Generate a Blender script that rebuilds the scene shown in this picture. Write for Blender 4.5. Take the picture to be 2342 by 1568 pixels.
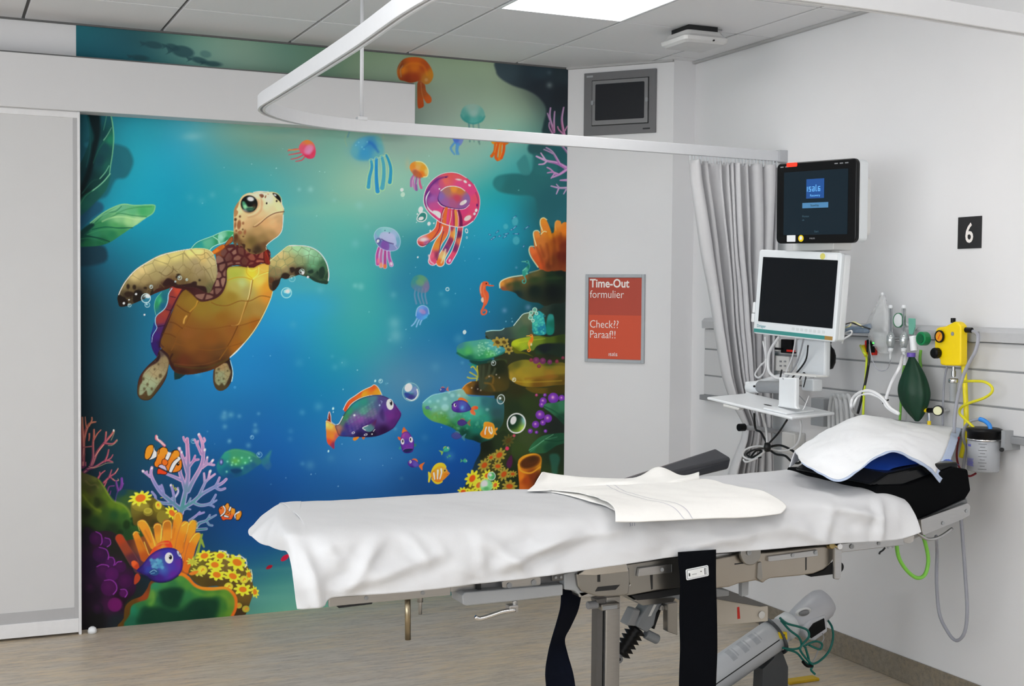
import bpy,math,random
import numpy as np
from mathutils import Vector,Matrix,noise

# ------------------------------------------------------------------ clear
for o in list(bpy.data.objects): bpy.data.objects.remove(o)
SC=bpy.context.scene
COL=SC.collection
# ------------------------------------------------------------------ camera
CAM_P=np.array([-0.6522,-6.1355,1.5501]);YAW,PITCH,ROLL,FPX=0.4221,-0.0367,0.009,2936.6
def cam_axes(y,p,r):
    f=np.array([math.sin(y)*math.cos(p),math.cos(y)*math.cos(p),math.sin(p)])
    rt=np.array([math.cos(y),-math.sin(y),0.]);up=np.cross(rt,f)
    return rt*math.cos(r)+up*math.sin(r),-rt*math.sin(r)+up*math.cos(r),f
RT,UP,FW=cam_axes(YAW,PITCH,ROLL)
cd=bpy.data.cameras.new('camera');cam=bpy.data.objects.new('camera',cd);COL.objects.link(cam)
cd.sensor_width=36;cd.lens=FPX/2342*36;cd.clip_start=.05
M=Matrix(((RT[0],UP[0],-FW[0],CAM_P[0]),(RT[1],UP[1],-FW[1],CAM_P[1]),(RT[2],UP[2],-FW[2],CAM_P[2]),(0,0,0,1)))
cam.matrix_world=M
SC.camera=cam
# ------------------------------------------------------------------ world, view
SC.view_settings.view_transform='Standard';SC.view_settings.look='None'
SC.view_settings.gamma=1;SC.view_settings.use_curve_mapping=False
SC.view_settings.exposure=-0.08
DAYLIGHT=5.6              # overcast daylight for the fill windows added behind and left of the viewer
W=bpy.data.worlds.new('world');SC.world=W;W.use_nodes=True
W.node_tree.nodes['Background'].inputs[0].default_value=(.93,.97,1,1)
W.node_tree.nodes['Background'].inputs[1].default_value=DAYLIGHT
PANEL_POWER=9.0          # emission of the ceiling light panels
MURAL_GAIN=1.30           # printed ink reflectance relative to the photo's display value
ADDED_WIN_L=(-7.9,-2.0,.80,2.45)     # unseen window added in the left wall for side light: y0,y1,z0,z1
ADDED_WIN_F=(-2.7,-1.5,.95,2.3)     # unseen window added behind the viewer for frontal fill: x0,x1,z0,z1
def portal(name,loc,rot,sx,sy):
    l=bpy.data.lights.new(name,'AREA');l.shape='RECTANGLE';l.size=sx;l.size_y=sy;l.cycles.is_portal=True
    o=bpy.data.objects.new(name,l);COL.objects.link(o);o.location=loc;o.rotation_euler=rot
portal('added_window_portal',(-3.41,(ADDED_WIN_L[0]+ADDED_WIN_L[1])/2,(ADDED_WIN_L[2]+ADDED_WIN_L[3])/2),(math.pi/2,0,-math.pi/2),ADDED_WIN_L[1]-ADDED_WIN_L[0],ADDED_WIN_L[3]-ADDED_WIN_L[2])  # samples the daylight through the added left window
portal('added_window_portal',((ADDED_WIN_F[0]+ADDED_WIN_F[1])/2,-8.41,(ADDED_WIN_F[2]+ADDED_WIN_F[3])/2),(math.pi/2,0,0),ADDED_WIN_F[1]-ADDED_WIN_F[0],ADDED_WIN_F[3]-ADDED_WIN_F[2])  # samples the daylight through the added window behind the viewer
# ------------------------------------------------------------------ room measures
H=2.758;XR=2.92;YB=0.0;XL=-3.3;YF=-8.3;T=.6;GX=-.2891;GY=-.5339
C1=(2.414,0.0);C2=(2.79,-.456)
def ray(x,y): return RT*((x-1171)/FPX) - UP*((y-784)/FPX) + FW
def on_plane(x,y,P,n):
    d=ray(x,y);n=np.array(n,float);return CAM_P + d*(np.dot(np.array(P,float)-CAM_P,n)/np.dot(d,n))
def aY(x,y,Y): return Vector(on_plane(x,y,(0,Y,0),(0,1,0)))      # photo reading -> point on the plane y=Y
def aX(x,y,X): return Vector(on_plane(x,y,(X,0,0),(1,0,0)))
def aZ(x,y,Z): return Vector(on_plane(x,y,(0,0,Z),(0,0,1)))
DT=np.array([C2[0]-C1[0],C2[1]-C1[1],0]);DT /= np.linalg.norm(DT);DN=np.array([DT[1],-DT[0],0])
def aD(x,y,off=0.): return Vector(on_plane(x,y,(C1[0]+DN[0]*off,C1[1]+DN[1]*off,0),DN))
# ------------------------------------------------------------------ materials
MATS={}
def srgb(h):
    c=[int(h[i:i+2],16)/255 for i in (1,3,5)]
    return tuple(x/12.92 if x <= .04045 else ((x+.055)/1.055)**2.4 for x in c)+(1,)
def mat(name,col,rough=.5,metal=0,spec=.5,var=.06,scale=30,bump=0,bscale=200,trans=0,emit=None,es=1,ior=1.45,alpha=1,coat=0,stretch=(1,1,1),sheen=0):
    if name in MATS: return MATS[name]
    m=bpy.data.materials.new(name);m.use_nodes=True;nt=m.node_tree;N=nt.nodes;L=nt.links
    b=N['Principled BSDF'];c=srgb(col) if isinstance(col,str) else col
    b.inputs['Roughness'].default_value=rough;b.inputs['Metallic'].default_value=metal
    b.inputs['Specular IOR Level'].default_value=spec;b.inputs['IOR'].default_value=ior
    b.inputs['Transmission Weight'].default_value=trans;b.inputs['Alpha'].default_value=alpha
    b.inputs['Coat Weight'].default_value=coat;b.inputs['Sheen Weight'].default_value=sheen
    tc=N.new('ShaderNodeTexCoord');mp=N.new('ShaderNodeMapping');mp.inputs['Scale'].default_value=stretch
    L.new(tc.outputs['Object'],mp.inputs[0])
    nz=N.new('ShaderNodeTexNoise');nz.inputs['Scale'].default_value=scale;nz.inputs['Detail'].default_value=4
    L.new(mp.outputs[0],nz.inputs[0])
    mx=N.new('ShaderNodeMix');mx.data_type='RGBA'
    mx.inputs[6].default_value=tuple(x*(1-var) for x in c[:3])+(1,);mx.inputs[7].default_value=tuple(min(1,x*(1+var)) for x in c[:3])+(1,)
    L.new(nz.outputs[0],mx.inputs[0]);L.new(mx.outputs[2],b.inputs['Base Color'])
    if bump:
        n2=N.new('ShaderNodeTexNoise');n2.inputs['Scale'].default_value=bscale;L.new(mp.outputs[0],n2.inputs[0])
        bp=N.new('ShaderNodeBump');bp.inputs['Strength'].default_value=bump;bp.inputs['Distance'].default_value=.002
        L.new(n2.outputs[0],bp.inputs['Height']);L.new(bp.outputs[0],b.inputs['Normal'])
    if emit: b.inputs['Emission Color'].default_value=srgb(emit);b.inputs['Emission Strength'].default_value=es
    MATS[name]=m;return m
# ------------------------------------------------------------------ mesh builder
class B:
    def __init__(s): s.v=[];s.f=[];s.m=[]
    def add(s,v,f,mi=0):
        n=len(s.v);s.v += [tuple(p) for p in v];s.f += [tuple(i+n for i in q) for q in f];s.m += [mi]*len(f);return s
    def box(s,a,b,M=None,mi=0):
        x0,y0,z0=a;x1,y1,z1=b
        v=[Vector(p) for p in ((x0,y0,z0),(x1,y0,z0),(x1,y1,z0),(x0,y1,z0),(x0,y0,z1),(x1,y0,z1),(x1,y1,z1),(x0,y1,z1))]
        if M: v=[M@p for p in v]
        return s.add(v,[(0,3,2,1),(4,5,6,7),(0,1,5,4),(1,2,6,5),(2,3,7,6),(3,0,4,7)],mi)
    def hexa(s,v,mi=0):   # 4 bottom + 4 top points
        return s.add(v,[(0,3,2,1),(4,5,6,7),(0,1,5,4),(1,2,6,5),(2,3,7,6),(3,0,4,7)],mi)
    def prism(s,pts,d,mi=0):
        """polygon of 3-D points extruded by vector d"""
        d=Vector(d);n=len(pts);v=[Vector(p) for p in pts];v += [p+d for p in v]
        return s.add(v,[tuple(range(n))[::-1],tuple(range(n,2*n))]+[(i,(i+1) % n,(i+1) % n+n,i+n) for i in range(n)],mi)
    def rrect(s,w,h,d,r,M,k=5,mi=0):
        """rounded rectangle in local xz, front at y=0, depth +y"""
        P=[]
        for cx,cz,a0 in ((w/2-r,h/2-r,0),(-w/2+r,h/2-r,90),(-w/2+r,-h/2+r,180),(w/2-r,-h/2+r,270)):
            for i in range(k+1):
                a=math.radians(a0+90*i/k);P.append(M@Vector((cx+r*math.cos(a),0,cz+r*math.sin(a))))
        D=M.to_3x3()@Vector((0,d,0));return s.prism(P,D,mi)
    def tube(s,pts,r,k=10,r2=None,cap=True,mi=0,smooth=0):
        P=[Vector(p) for p in pts]
        if smooth: P=crv(P,smooth)
        n=len(P);r2=r if r2 is None else r2;rings=[]
        t=(P[1]-P[0]).normalized();u=t.orthogonal().normalized()
        for i in range(n):
            t=((P[min(i+1,n-1)]-P[i-1 if i else 0])).normalized()
            u=(u - t*u.dot(t)).normalized();w=t.cross(u);R=r+(r2-r)*i/(n-1)
            rings.append([P[i]+u*(R*math.cos(2*math.pi*j/k))+w*(R*math.sin(2*math.pi*j/k)) for j in range(k)])
        v=[p for q in rings for p in q];f=[(i*k+j,i*k+(j+1) % k,(i+1)*k+(j+1) % k,(i+1)*k+j) for i in range(n-1) for j in range(k)]
        if cap: f += [tuple(range(k))[::-1],tuple((n-1)*k+j for j in range(k))]
        return s.add(v,f,mi)
    def lathe(s,prof,M,k=24,mi=0,sx=1,sy=1):
        """profile [(r, z)] revolved about local z"""
        v=[];n=len(prof)
        for r,z in prof:
            r=max(r,1e-5);v += [M@Vector((sx*r*math.cos(2*math.pi*j/k),sy*r*math.sin(2*math.pi*j/k),z)) for j in range(k)]
        f=[(i*k+j,i*k+(j+1) % k,(i+1)*k+(j+1) % k,(i+1)*k+j) for i in range(n-1) for j in range(k)]
        if prof[0][0] > 1e-4 and prof[-1][0] > 1e-4: f += [((n-1)*k+j,(n-1)*k+(j+1) % k,(j+1) % k,j) for j in range(k)]
        return s.add(v,f,mi)
    def cyl(s,a,b,r,k=20,mi=0): return s.tube([a,b],r,k,mi=mi)
    def grid(s,rows,mi=0):
        n=len(rows);m=len(rows[0])
        return s.add([p for q in rows for p in q],[(i*m+j,i*m+j+1,(i+1)*m+j+1,(i+1)*m+j) for i in range(n-1) for j in range(m-1)],mi)
def crv(P,k,closed=False):
    P=[Vector(p) for p in P];n=len(P);out=[]
    if n < 3: return P
    for i in range(n if closed else n-1):
        if closed: a,b,c,d=P[i-1],P[i],P[(i+1) % n],P[(i+2) % n]
        else: a,b,c,d=P[max(i-1,0)],P[i],P[i+1],P[min(i+2,n-1)]
        for j in range(k):
            t=j/k;out.append(.5*((2*b)+(c-a)*t+(2*a-5*b+4*c-d)*t*t+(3*b-a-3*c+d)*t**3))
    if not closed: out.append(P[-1])
    return out
def loft(rows,ku,kv):
    R=[crv(r,ku) for r in rows];m=len(R[0])
    cols=[crv([r[j] for r in R],kv) for j in range(m)]
    return [[cols[j][i] for j in range(m)] for i in range(len(cols[0]))]
def obj(name,b,m,parent=None,label=None,smooth=False,bevel=0,seg=2,solid=0,sub=0,ang=35):
    me=bpy.data.meshes.new(name);me.from_pydata([tuple(p) for p in b.v],[],b.f);me.validate()
    ms=m if isinstance(m,(list,tuple)) else [m]
    for q in ms: me.materials.append(q)
    if len(ms) > 1 and len(me.polygons) == len(b.m): me.polygons.foreach_set('material_index',b.m)
    if smooth: me.polygons.foreach_set('use_smooth',[True]*len(me.polygons))
    me.update()
    o=bpy.data.objects.new(name,me);COL.objects.link(o)
    if solid: q=o.modifiers.new('solidify','SOLIDIFY');q.thickness=solid;q.offset=0
    if bevel: q=o.modifiers.new('bevel','BEVEL');q.width=bevel;q.segments=seg;q.limit_method='ANGLE';q.angle_limit=math.radians(ang)
    if sub: q=o.modifiers.new('sub','SUBSURF');q.levels=sub;q.render_levels=sub
    if parent: o.parent=parent
    if label: o['label']=label
    return o
def fixn(o):
    """consistent outward normals"""
    import bmesh
    bm=bmesh.new();bm.from_mesh(o.data);bmesh.ops.recalc_face_normals(bm,faces=bm.faces);bm.to_mesh(o.data);bm.free();return o
def thing(name,label,cat,group=None):
    o=bpy.data.objects.new(name,None);COL.objects.link(o);o.empty_display_size=.05
    o['label']=label;o['category']=cat
    if group: o['group']=group
    return o
def tag(o,label,cat,group=None):
    o['label']=label;o['category']=cat
    if group: o['group']=group
    return o
def struct(name,b,m,parent=None,label=None,**k):
    o=obj(name,b,m,parent,**k)
    if not parent: o['kind']='structure'
    if label: o['label']=label
    return o
def frame(P,yaw=0,pitch=0,roll=0):
    return Matrix.Translation(Vector(P))@Matrix.Rotation(yaw,4,'Z')@Matrix.Rotation(pitch,4,'X')@Matrix.Rotation(roll,4,'Y')
def text(name,s,size,M,m,parent=None,bold=0.,depth=.0004,align='LEFT',label=None,sx=1.):
    """lettering in local xz plane facing local -y"""
    cu=bpy.data.curves.new(name,'FONT');cu.body=s;cu.size=size;cu.extrude=depth;cu.offset=bold;cu.align_x=align;cu.resolution_u=3
    t=bpy.data.objects.new(name+'_curve',cu);COL.objects.link(t)
    dg=bpy.context.evaluated_depsgraph_get();me=bpy.data.meshes.new_from_object(t.evaluated_get(dg));bpy.data.objects.remove(t)
    me.transform(M@Matrix.Rotation(math.pi/2,4,'X')@Matrix.Diagonal((sx,1,1,1)))
    me.name=name;me.materials.clear();me.materials.append(m)
    o=bpy.data.objects.new(name,me);COL.objects.link(o)
    if parent: o.parent=parent
    if label: o['label']=label
    return o
# ------------------------------------------------------------------ painter of the printed mural (wall metres <-> tracing units of the artwork)
M_INV=np.array([[533.80016172,-2.7977860795,212.89116901],[50.859188427,-500.79689316,1437.3988666],[.069189385908,-.0062009604247,1.]])
M_FWD=np.linalg.inv(M_INV);M_FWD=M_FWD/M_FWD[2,2]
# ---- PAINT-BEGIN
class Canvas:
    """Print of the wall mural: colour per point of a fine grid lying on the wall."""
    def __init__(s,nx,nz,x0,x1,z0,z1):
        s.nx,s.nz=nx,nz;s.b=(x0,x1,z0,z1)
        gx=np.linspace(x0,x1,nx);gz=np.linspace(z0,z1,nz)
        GX,GZ=np.meshgrid(gx,gz)
        w=M_INV[2,0]*GX + M_INV[2,1]*GZ + M_INV[2,2]
        s.PX=(M_INV[0,0]*GX + M_INV[0,1]*GZ + M_INV[0,2])/w
        s.PY=(M_INV[1,0]*GX + M_INV[1,1]*GZ + M_INV[1,2])/w
        s.col=np.zeros((nz,nx,3),np.float32);s.pid=np.zeros((nz,nx),np.int16)
        s.parts=[];s.cur=0;s.o=(0.,0.,1.);s.mask=None
    def view(s,x,y,k): s.o=(x,y,k)
    def T(s,p):
        p=np.asarray(p,float).reshape(-1,2);return p/s.o[2] + [s.o[0],s.o[1]]
    def part(s,name,label=None):
        s.parts.append((name,label));s.cur=len(s.parts);s.mask=None
    def bgpart(s): s.cur=0;s.mask=None
    def win(s,lo,hi,pad):
        x0,x1,z0,z1=s.b
        q=[]
        for x in (lo[0]-pad,hi[0]+pad):
            for y in (lo[1]-pad,hi[1]+pad):
                w=M_FWD[2,0]*x+M_FWD[2,1]*y+M_FWD[2,2]
                q.append(((M_FWD[0,0]*x+M_FWD[0,1]*y+M_FWD[0,2])/w,(M_FWD[1,0]*x+M_FWD[1,1]*y+M_FWD[1,2])/w))
        q=np.array(q)
        i0=int((q[:,0].min()-x0)/(x1-x0)*(s.nx-1));i1=int((q[:,0].max()-x0)/(x1-x0)*(s.nx-1))+2
        j0=int((q[:,1].min()-z0)/(z1-z0)*(s.nz-1));j1=int((q[:,1].max()-z0)/(z1-z0)*(s.nz-1))+2
        i0,j0=max(i0,0),max(j0,0);i1,j1=min(i1,s.nx),min(j1,s.nz)
        if i0 >= i1 or j0 >= j1: return None
        return (slice(j0,j1),slice(i0,i1))
    def put(s,W,cov,col,a,mark=True):
        cov=cov*a
        if s.mask is not None: cov=cov*s.mask[W]
        C=s.col[W]
        s.col[W]=C + (col - C)*cov[...,None]
        if mark and s.cur:
            P=s.pid[W];P[cov > .45]=s.cur
        elif mark and not s.cur:
            P=s.pid[W];P[cov > .8]=0
    def color(s,c,X,Y):
        if isinstance(c,str): return hx(c)
        pts=s.T([(q[0],q[1]) for q in c]);cols=np.array([hx(q[2]) for q in c])
        e=(0.03*np.ptp(pts,0).max())**2+1
        W=np.stack([1/((X-x)**2+(Y-y)**2+e)**1.6 for x,y in pts],-1)
        W /= W.sum(-1,keepdims=True)
        return (W@cols).astype(np.float32)
    def sd(s,P,X,Y):
        d=np.full(X.shape,1e9);ins=np.zeros(X.shape,bool)
        n=len(P)
        for i in range(n):
            ax,ay=P[i];bx,by=P[(i+1) % n]
            ex,ey=bx-ax,by-ay;L=ex*ex+ey*ey+1e-9
            t=np.clip(((X-ax)*ex+(Y-ay)*ey)/L,0,1)
            d=np.minimum(d,(X-ax-t*ex)**2+(Y-ay-t*ey)**2)
            if ay != by:
                ins ^= ((ay > Y) != (by > Y)) & (X < (bx-ax)*(Y-ay)/(by-ay)+ax)
        d=np.sqrt(d)
        return np.where(ins,-d,d)
    def fill(s,pts,c,soft=1.2,a=1,sm=True,rim=None,mark=True):
        P=s.T(pts)
        if sm: P=spline(P,True,4)
        W=s.win(P.min(0),P.max(0),soft+2)
        if W is None: return
        X,Y=s.PX[W],s.PY[W];D=s.sd(P,X,Y)
        cov=np.clip(.5-D/soft,0,1);cov=cov*cov*(3-2*cov)
        col=s.color(c,X,Y)
        if rim:   # (colour,width px,strength): inner border tint of the print
            for rc,rw,ra in (rim if isinstance(rim,list) else [rim]):
                k=np.clip(1+D/rw,0,1)[...,None]*ra
                col=col*(1-k)+hx(rc)*k
        s.put(W,cov,col,a,mark)
    def clip(s,pts=None,sm=True,soft=1.2):
        if pts is None: s.mask=None;return
        P=s.T(pts)
        if sm: P=spline(P,True,4)
        m=np.zeros(s.PX.shape,np.float32)
        W=s.win(P.min(0),P.max(0),soft+2)
        if W is not None: m[W]=np.clip(.5-s.sd(P,s.PX[W],s.PY[W])/soft,0,1)
        s.mask=m
    def line(s,pts,c,w=3,w2=None,soft=1.0,a=1,sm=True,closed=False,mark=True):
        """w, w2: full widths (view units) at start and end"""
        P=s.T(pts);k=s.o[2]
        if sm and len(P) > 2: P=spline(P,closed,5)
        elif closed: P=np.vstack([P,P[:1]])
        if sm and closed and len(P) > 2: P=np.vstack([P,P[:1]])
        w2=w if w2 is None else w2
        R=np.linspace(w,w2,len(P))/2/k
        W=s.win(P.min(0),P.max(0),R.max()+soft+2)
        if W is None: return
        X,Y=s.PX[W],s.PY[W];d=np.full(X.shape,1e9)
        for i in range(len(P)-1):
            ax,ay=P[i];ex,ey=P[i+1]-P[i];L=ex*ex+ey*ey+1e-9
            t=np.clip(((X-ax)*ex+(Y-ay)*ey)/L,0,1)
            d=np.minimum(d,np.hypot(X-ax-t*ex,Y-ay-t*ey)-(R[i]+(R[i+1]-R[i])*t))
        s.put(W,np.clip(.5-d/soft,0,1),s.color(c,X,Y),a,mark)
    def dot(s,x,y,rx,c,ry=None,rot=0,soft=1.0,a=1,mark=True,ring=None):
        """ellipse; ring = line width (view units) draws only its outline"""
        (px,py),= s.T([(x,y)]);k=s.o[2];rx=rx/k;ry=rx if ry is None else ry/k
        m=max(rx,ry)+soft+2
        W=s.win(np.array([px,py]),np.array([px,py]),m)
        if W is None: return
        X,Y=s.PX[W],s.PY[W];ca,sa=math.cos(rot),math.sin(rot)
        u=((X-px)*ca+(Y-py)*sa)/rx;v=(-(X-px)*sa+(Y-py)*ca)/ry
        D=(np.hypot(u,v)-1)*min(rx,ry)
        if ring: D=np.abs(D+ring/2/k)-ring/2/k
        s.put(W,np.clip(.5-D/soft,0,1),s.color(c,X,Y),a,mark)
    def glow(s,x,y,rx,c,ry=None,rot=0,a=1,mark=False,p=1.):
        (px,py),= s.T([(x,y)]);k=s.o[2];rx=rx/k;ry=rx if ry is None else ry/k
        W=s.win(np.array([px,py]),np.array([px,py]),max(rx,ry)*2.2)
        if W is None: return
        X,Y=s.PX[W],s.PY[W];ca,sa=math.cos(rot),math.sin(rot)
        u=((X-px)*ca+(Y-py)*sa)/rx;v=(-(X-px)*sa+(Y-py)*ca)/ry
        s.put(W,np.exp(-(u*u+v*v)**p*1.2),s.color(c,X,Y),a,mark)
    def cells(s,pts,n,seed,c,w=1.2,a=.7,jit=None,spots=None):
        """irregular scale pattern (cell borders) inside a shape"""
        P=s.T(pts);P=spline(P,True,4)
        W=s.win(P.min(0),P.max(0),2)
        if W is None: return
        X,Y=s.PX[W],s.PY[W];rg=np.random.RandomState(seed)
        lo,hi=P.min(0),P.max(0);ar=(hi[0]-lo[0])*(hi[1]-lo[1]);r=math.sqrt(ar/n)*.72
        S=[]
        for _ in range(n*30):
            q=lo+(hi-lo)*rg.rand(2)
            if all(math.hypot(*(q-t)) > r for t in S): S.append(q)
            if len(S) >= n: break
        d=np.stack([np.hypot(X-x,Y-y) for x,y in S],-1);k=np.argsort(d,-1)[...,0];d.sort(-1)
        e=d[...,1]-d[...,0]
        m=np.clip(.5-s.sd(P,X,Y)/1.2,0,1)
        if spots is None:
            s.put(W,np.clip(1.3-e/w,0,1)*m,hx(c),a,False)
        else:  # rounded pale scales on dark ground
            tone=rg.rand(len(S))[k]
            s.put(W,np.clip(e/w-.8,0,1)*m,s.color(c,X,Y),a,False)
            s.put(W,np.clip(e/w-1.6,0,1)*m*tone,s.color(spots,X,Y),a*.8,False)
    def bubble(s,x,y,r,c='#e8fbff',w=None,ry=None,rot=0,inner=True,a=1.):
        w=w or max(r*.16,1.3*s.o[2]*.8)
        s.dot(x,y,r,c,ry,rot,a=.12*a,mark=False)
        s.dot(x,y,r,c,ry,rot,ring=w,a=.9*a,mark=False)
        if inner: s.dot(x-.2*r,y-.25*r,r*.32,c,a=.9*a,mark=False)
def hx(h):
    return np.array([int(h[i:i+2],16)/255 for i in (1,3,5)],np.float32)
def spline(P,closed,k):
    n=len(P)
    if n < 3: return P
    out=[]
    rng_=range(n) if closed else range(n-1)
    for i in rng_:
        if closed: p0,p1,p2,p3=P[i-1],P[i],P[(i+1) % n],P[(i+2) % n]
        else: p0,p1,p2,p3=P[max(i-1,0)],P[i],P[i+1],P[min(i+2,n-1)]
        for j in range(k):
            t=j/k
            out.append(.5*((2*p1)+(-p0+p2)*t+(2*p0-5*p1+4*p2-p3)*t*t+(-p0+3*p1-3*p2+p3)*t**3))
    if not closed: out.append(P[-1])
    return np.array(out)
def tps(pts,X,Y):
    p=np.array([(a,b) for a,b,_ in pts],float)/1000;v=np.array([hx(c) for *_,c in pts])
    n=len(p)
    def U(r2): return r2*np.log(r2+1e-12)
    K=U(((p[:,None]-p[None])**2).sum(-1))+np.eye(n)*1e-3
    A=np.zeros((n+3,n+3));A[:n,:n]=K;A[:n,n]=1;A[:n,n+1:]=p;A[n,:n]=1;A[n+1:,:n]=p.T
    w=np.linalg.solve(A,np.vstack([v,np.zeros((3,3))]))
    X=X/1000;Y=Y/1000;out=w[n]+X[...,None]*w[n+1]+Y[...,None]*w[n+2]
    for i in range(n): out=out+U((X-p[i,0])**2+(Y-p[i,1])**2)[...,None]*w[i]
    return np.clip(out,0,1).astype(np.float32)
def paint_water(c):
    bg=[(180,70,'#21626e'),(250,95,'#255c68'),(330,100,'#2e5c62'),(440,90,'#6b9486'),(550,110,'#809e8c'),(650,125,'#688c7c'),(750,140,'#66856f'),(820,160,'#80977e'),(900,160,'#869c84'),(1000,170,'#8a9f87'),(1100,190,'#8a9f88'),(1130,150,'#94a88c'),(1010,260,'#8a9d90'),(1200,260,'#86a28e'),
    (200,280,'#1c5663'),(260,285,'#217f90'),(300,300,'#2294a8'),(360,300,'#2a98ac'),(300,350,'#239cb0'),(400,320,'#319fba'),(440,310,'#46a4b6'),(500,320,'#5ba0a0'),(600,330,'#6d9c8c'),(700,310,'#7a9f90'),(760,340,'#74ac9b'),(900,330,'#8aa79b'),(880,380,'#93bda8'),(830,430,'#8fbfa7'),(1000,350,'#8fb9a6'),(1100,380,'#75b5a9'),(1180,370,'#4da7a5'),(1240,380,'#37807f'),
    (200,400,'#1d6270'),(250,480,'#1a8fa8'),(400,430,'#1899b6'),(500,450,'#2b9fae'),(600,400,'#4aa6a8'),(700,430,'#66aea6'),(780,450,'#80b9a4'),(900,450,'#7bb9a9'),(950,490,'#66b2a7'),(850,490,'#70b7a8'),(700,500,'#60b0a8'),
    (220,620,'#154c62'),(300,560,'#147f98'),(400,520,'#1592ae'),(700,530,'#60b0a8'),(780,510,'#60b5a8'),(850,580,'#45a3a3'),(950,560,'#2f8a9a'),(1120,440,'#2aa0a4'),(1150,500,'#1f9cb4'),(1100,560,'#1f8cb0'),(1130,610,'#1784a6'),(1220,480,'#226a72'),
    (200,700,'#12313c'),(260,720,'#144456'),(320,760,'#155e7a'),(690,600,'#55a8a9'),(700,700,'#2b9cc0'),(760,650,'#43a3ab'),(800,700,'#3ea2a6'),(850,650,'#3aa3a4'),(900,650,'#2f86a0'),(1000,700,'#1f7fa0'),(1080,720,'#1a75a0'),(650,740,'#2594c4'),
    (200,830,'#0f2c38'),(270,850,'#14485c'),(400,900,'#1a6a9a'),(560,850,'#1b7cb8'),(640,800,'#1e80ba'),(700,780,'#2490b8'),(800,790,'#2e9aa6'),(860,760,'#339ca6'),(950,800,'#2f7da6'),(1040,780,'#186fa0'),
    (200,930,'#0a222c'),(290,950,'#123c4c'),(350,950,'#195a72'),(420,960,'#1a6696'),(520,930,'#1a6ca4'),(600,900,'#1a70ac'),(700,860,'#1580b0'),(800,870,'#2288ac'),(900,860,'#4a88a8'),(960,880,'#4884a8'),(1060,880,'#3a7cae'),
    (240,1030,'#0c2c38'),(330,1010,'#15485e'),(480,1000,'#1763a0'),(600,1000,'#1660a4'),(720,960,'#1872ac'),(720,1050,'#1c64a2'),(850,1060,'#2a70b0'),(950,1000,'#1a66a2'),(1000,940,'#1a6aa8'),
    (330,1130,'#0e3858'),(540,1080,'#0f5088'),(650,1060,'#1259a0'),(800,1110,'#1c5c9c'),(950,1100,'#154c88'),(1050,1080,'#0e4a94'),(1090,1040,'#0c4890'),
    (480,1140,'#0e3f6e'),(600,1150,'#0f4480'),(560,1200,'#0e4684'),(600,1240,'#124d84'),(620,1285,'#236480'),(640,1320,'#3a8080'),(600,1380,'#4f8f84'),(670,1360,'#55988c'),(740,1395,'#6aa08a'),
    (300,1350,'#151c1c'),(900,1250,'#14507c'),(1000,1380,'#3a7a70'),(1250,1150,'#1c2a1c'),(1250,1350,'#142a24'),(1250,800,'#1a3530'),(1250,200,'#2b3338')]
    st=8
    X,Y=c.PX[::st,::st],c.PY[::st,::st]
    B=tps(bg,X,Y)
    ji=np.arange(c.nz)/st;ii=np.arange(c.nx)/st
    j0=np.minimum(ji.astype(int),B.shape[0]-2);i0=np.minimum(ii.astype(int),B.shape[1]-2)
    fj=np.clip(ji-j0,0,1.3)[:,None,None];fi=np.clip(ii-i0,0,1.3)[None,:,None]
    g=lambda a,b: B[a][:,b]
    c.col[:]=np.clip((g(j0,i0)*(1-fi)+g(j0,i0+1)*fi)*(1-fj)+(g(j0+1,i0)*(1-fi)+g(j0+1,i0+1)*fi)*fj,0,1)
    c.bgpart();c.view(0,0,1)
    # soft rays, drifting light, specks
    rg=np.random.RandomState(4)
    for x,y,rx,ry,col,a in [(600,300,150,26,'#8ab09c',.35),(1010,330,170,18,'#a0b8a4',.25),(880,420,90,30,'#9ac6ac',.35),(730,480,120,16,'#7cc0a8',.3),(800,620,90,30,'#52b4ac',.3),(840,700,70,40,'#44aaa8',.3),(1130,540,90,30,'#28a6ba',.35),(600,200,200,20,'#9ab09a',.2),(720,700,60,30,'#2f9fcc',.4),(850,1040,130,30,'#3478b4',.35),(640,300,60,8,'#3d8f95',.2),(440,312,26,10,'#8cc4c8',.5),(560,860,120,50,'#1f80c0',.3),(950,1010,80,24,'#14609a',.3),(560,1370,180,12,'#6aa896',.3),(700,1340,150,9,'#58988c',.4),(650,1300,90,6,'#4a9088',.3),(1000,840,60,40,'#3a80a8',.3),(700,660,70,12,'#4fb0b4',.25)]:
        c.glow(x,y,rx,col,ry,-.05,a)
    for _ in range(46):
        x,y=430+rg.rand()*640,380+rg.rand()*720
        c.glow(x,y,4+rg.rand()*8,'#9fd8e0',a=.10+.14*rg.rand())
    for _ in range(70):
        x,y=400+rg.rand()*760,330+rg.rand()*860
        c.dot(x,y,.6+rg.rand()*1.0,'#d8f4f4',a=.25+.3*rg.rand(),mark=False)
    for x,y,r in [(684,433,4),(710,433,6),(512,953,7),(584,985,6),(514,975,5),(528,948,6),(524,1009,4),(568,1018,5),(825,655,7),(812,653,5),(902,738,13),(905,767,14)]:
        c.glow(x,y,r*1.2,'#b8e8e4',a=.3)
    # far silhouettes of reef
    c.part('painted_distant_reef','dark blurred reef silhouette painted in the upper right of the mural')
    c.view(880,110,3.6465)
    c.fill([(945,105),(925,190),(960,250),(1060,310),(1180,350),(1270,400),(1330,470),(1345,540),(1320,640),(1330,720),(1560,730),(1560,140),(1300,130)],[(980,150,'#3a4a52'),(1300,190,'#2c3b44'),(1300,330,'#252d34'),(1480,400,'#22282e'),(1400,700,'#243c40'),(1500,200,'#2a363c')],soft=7)
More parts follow.
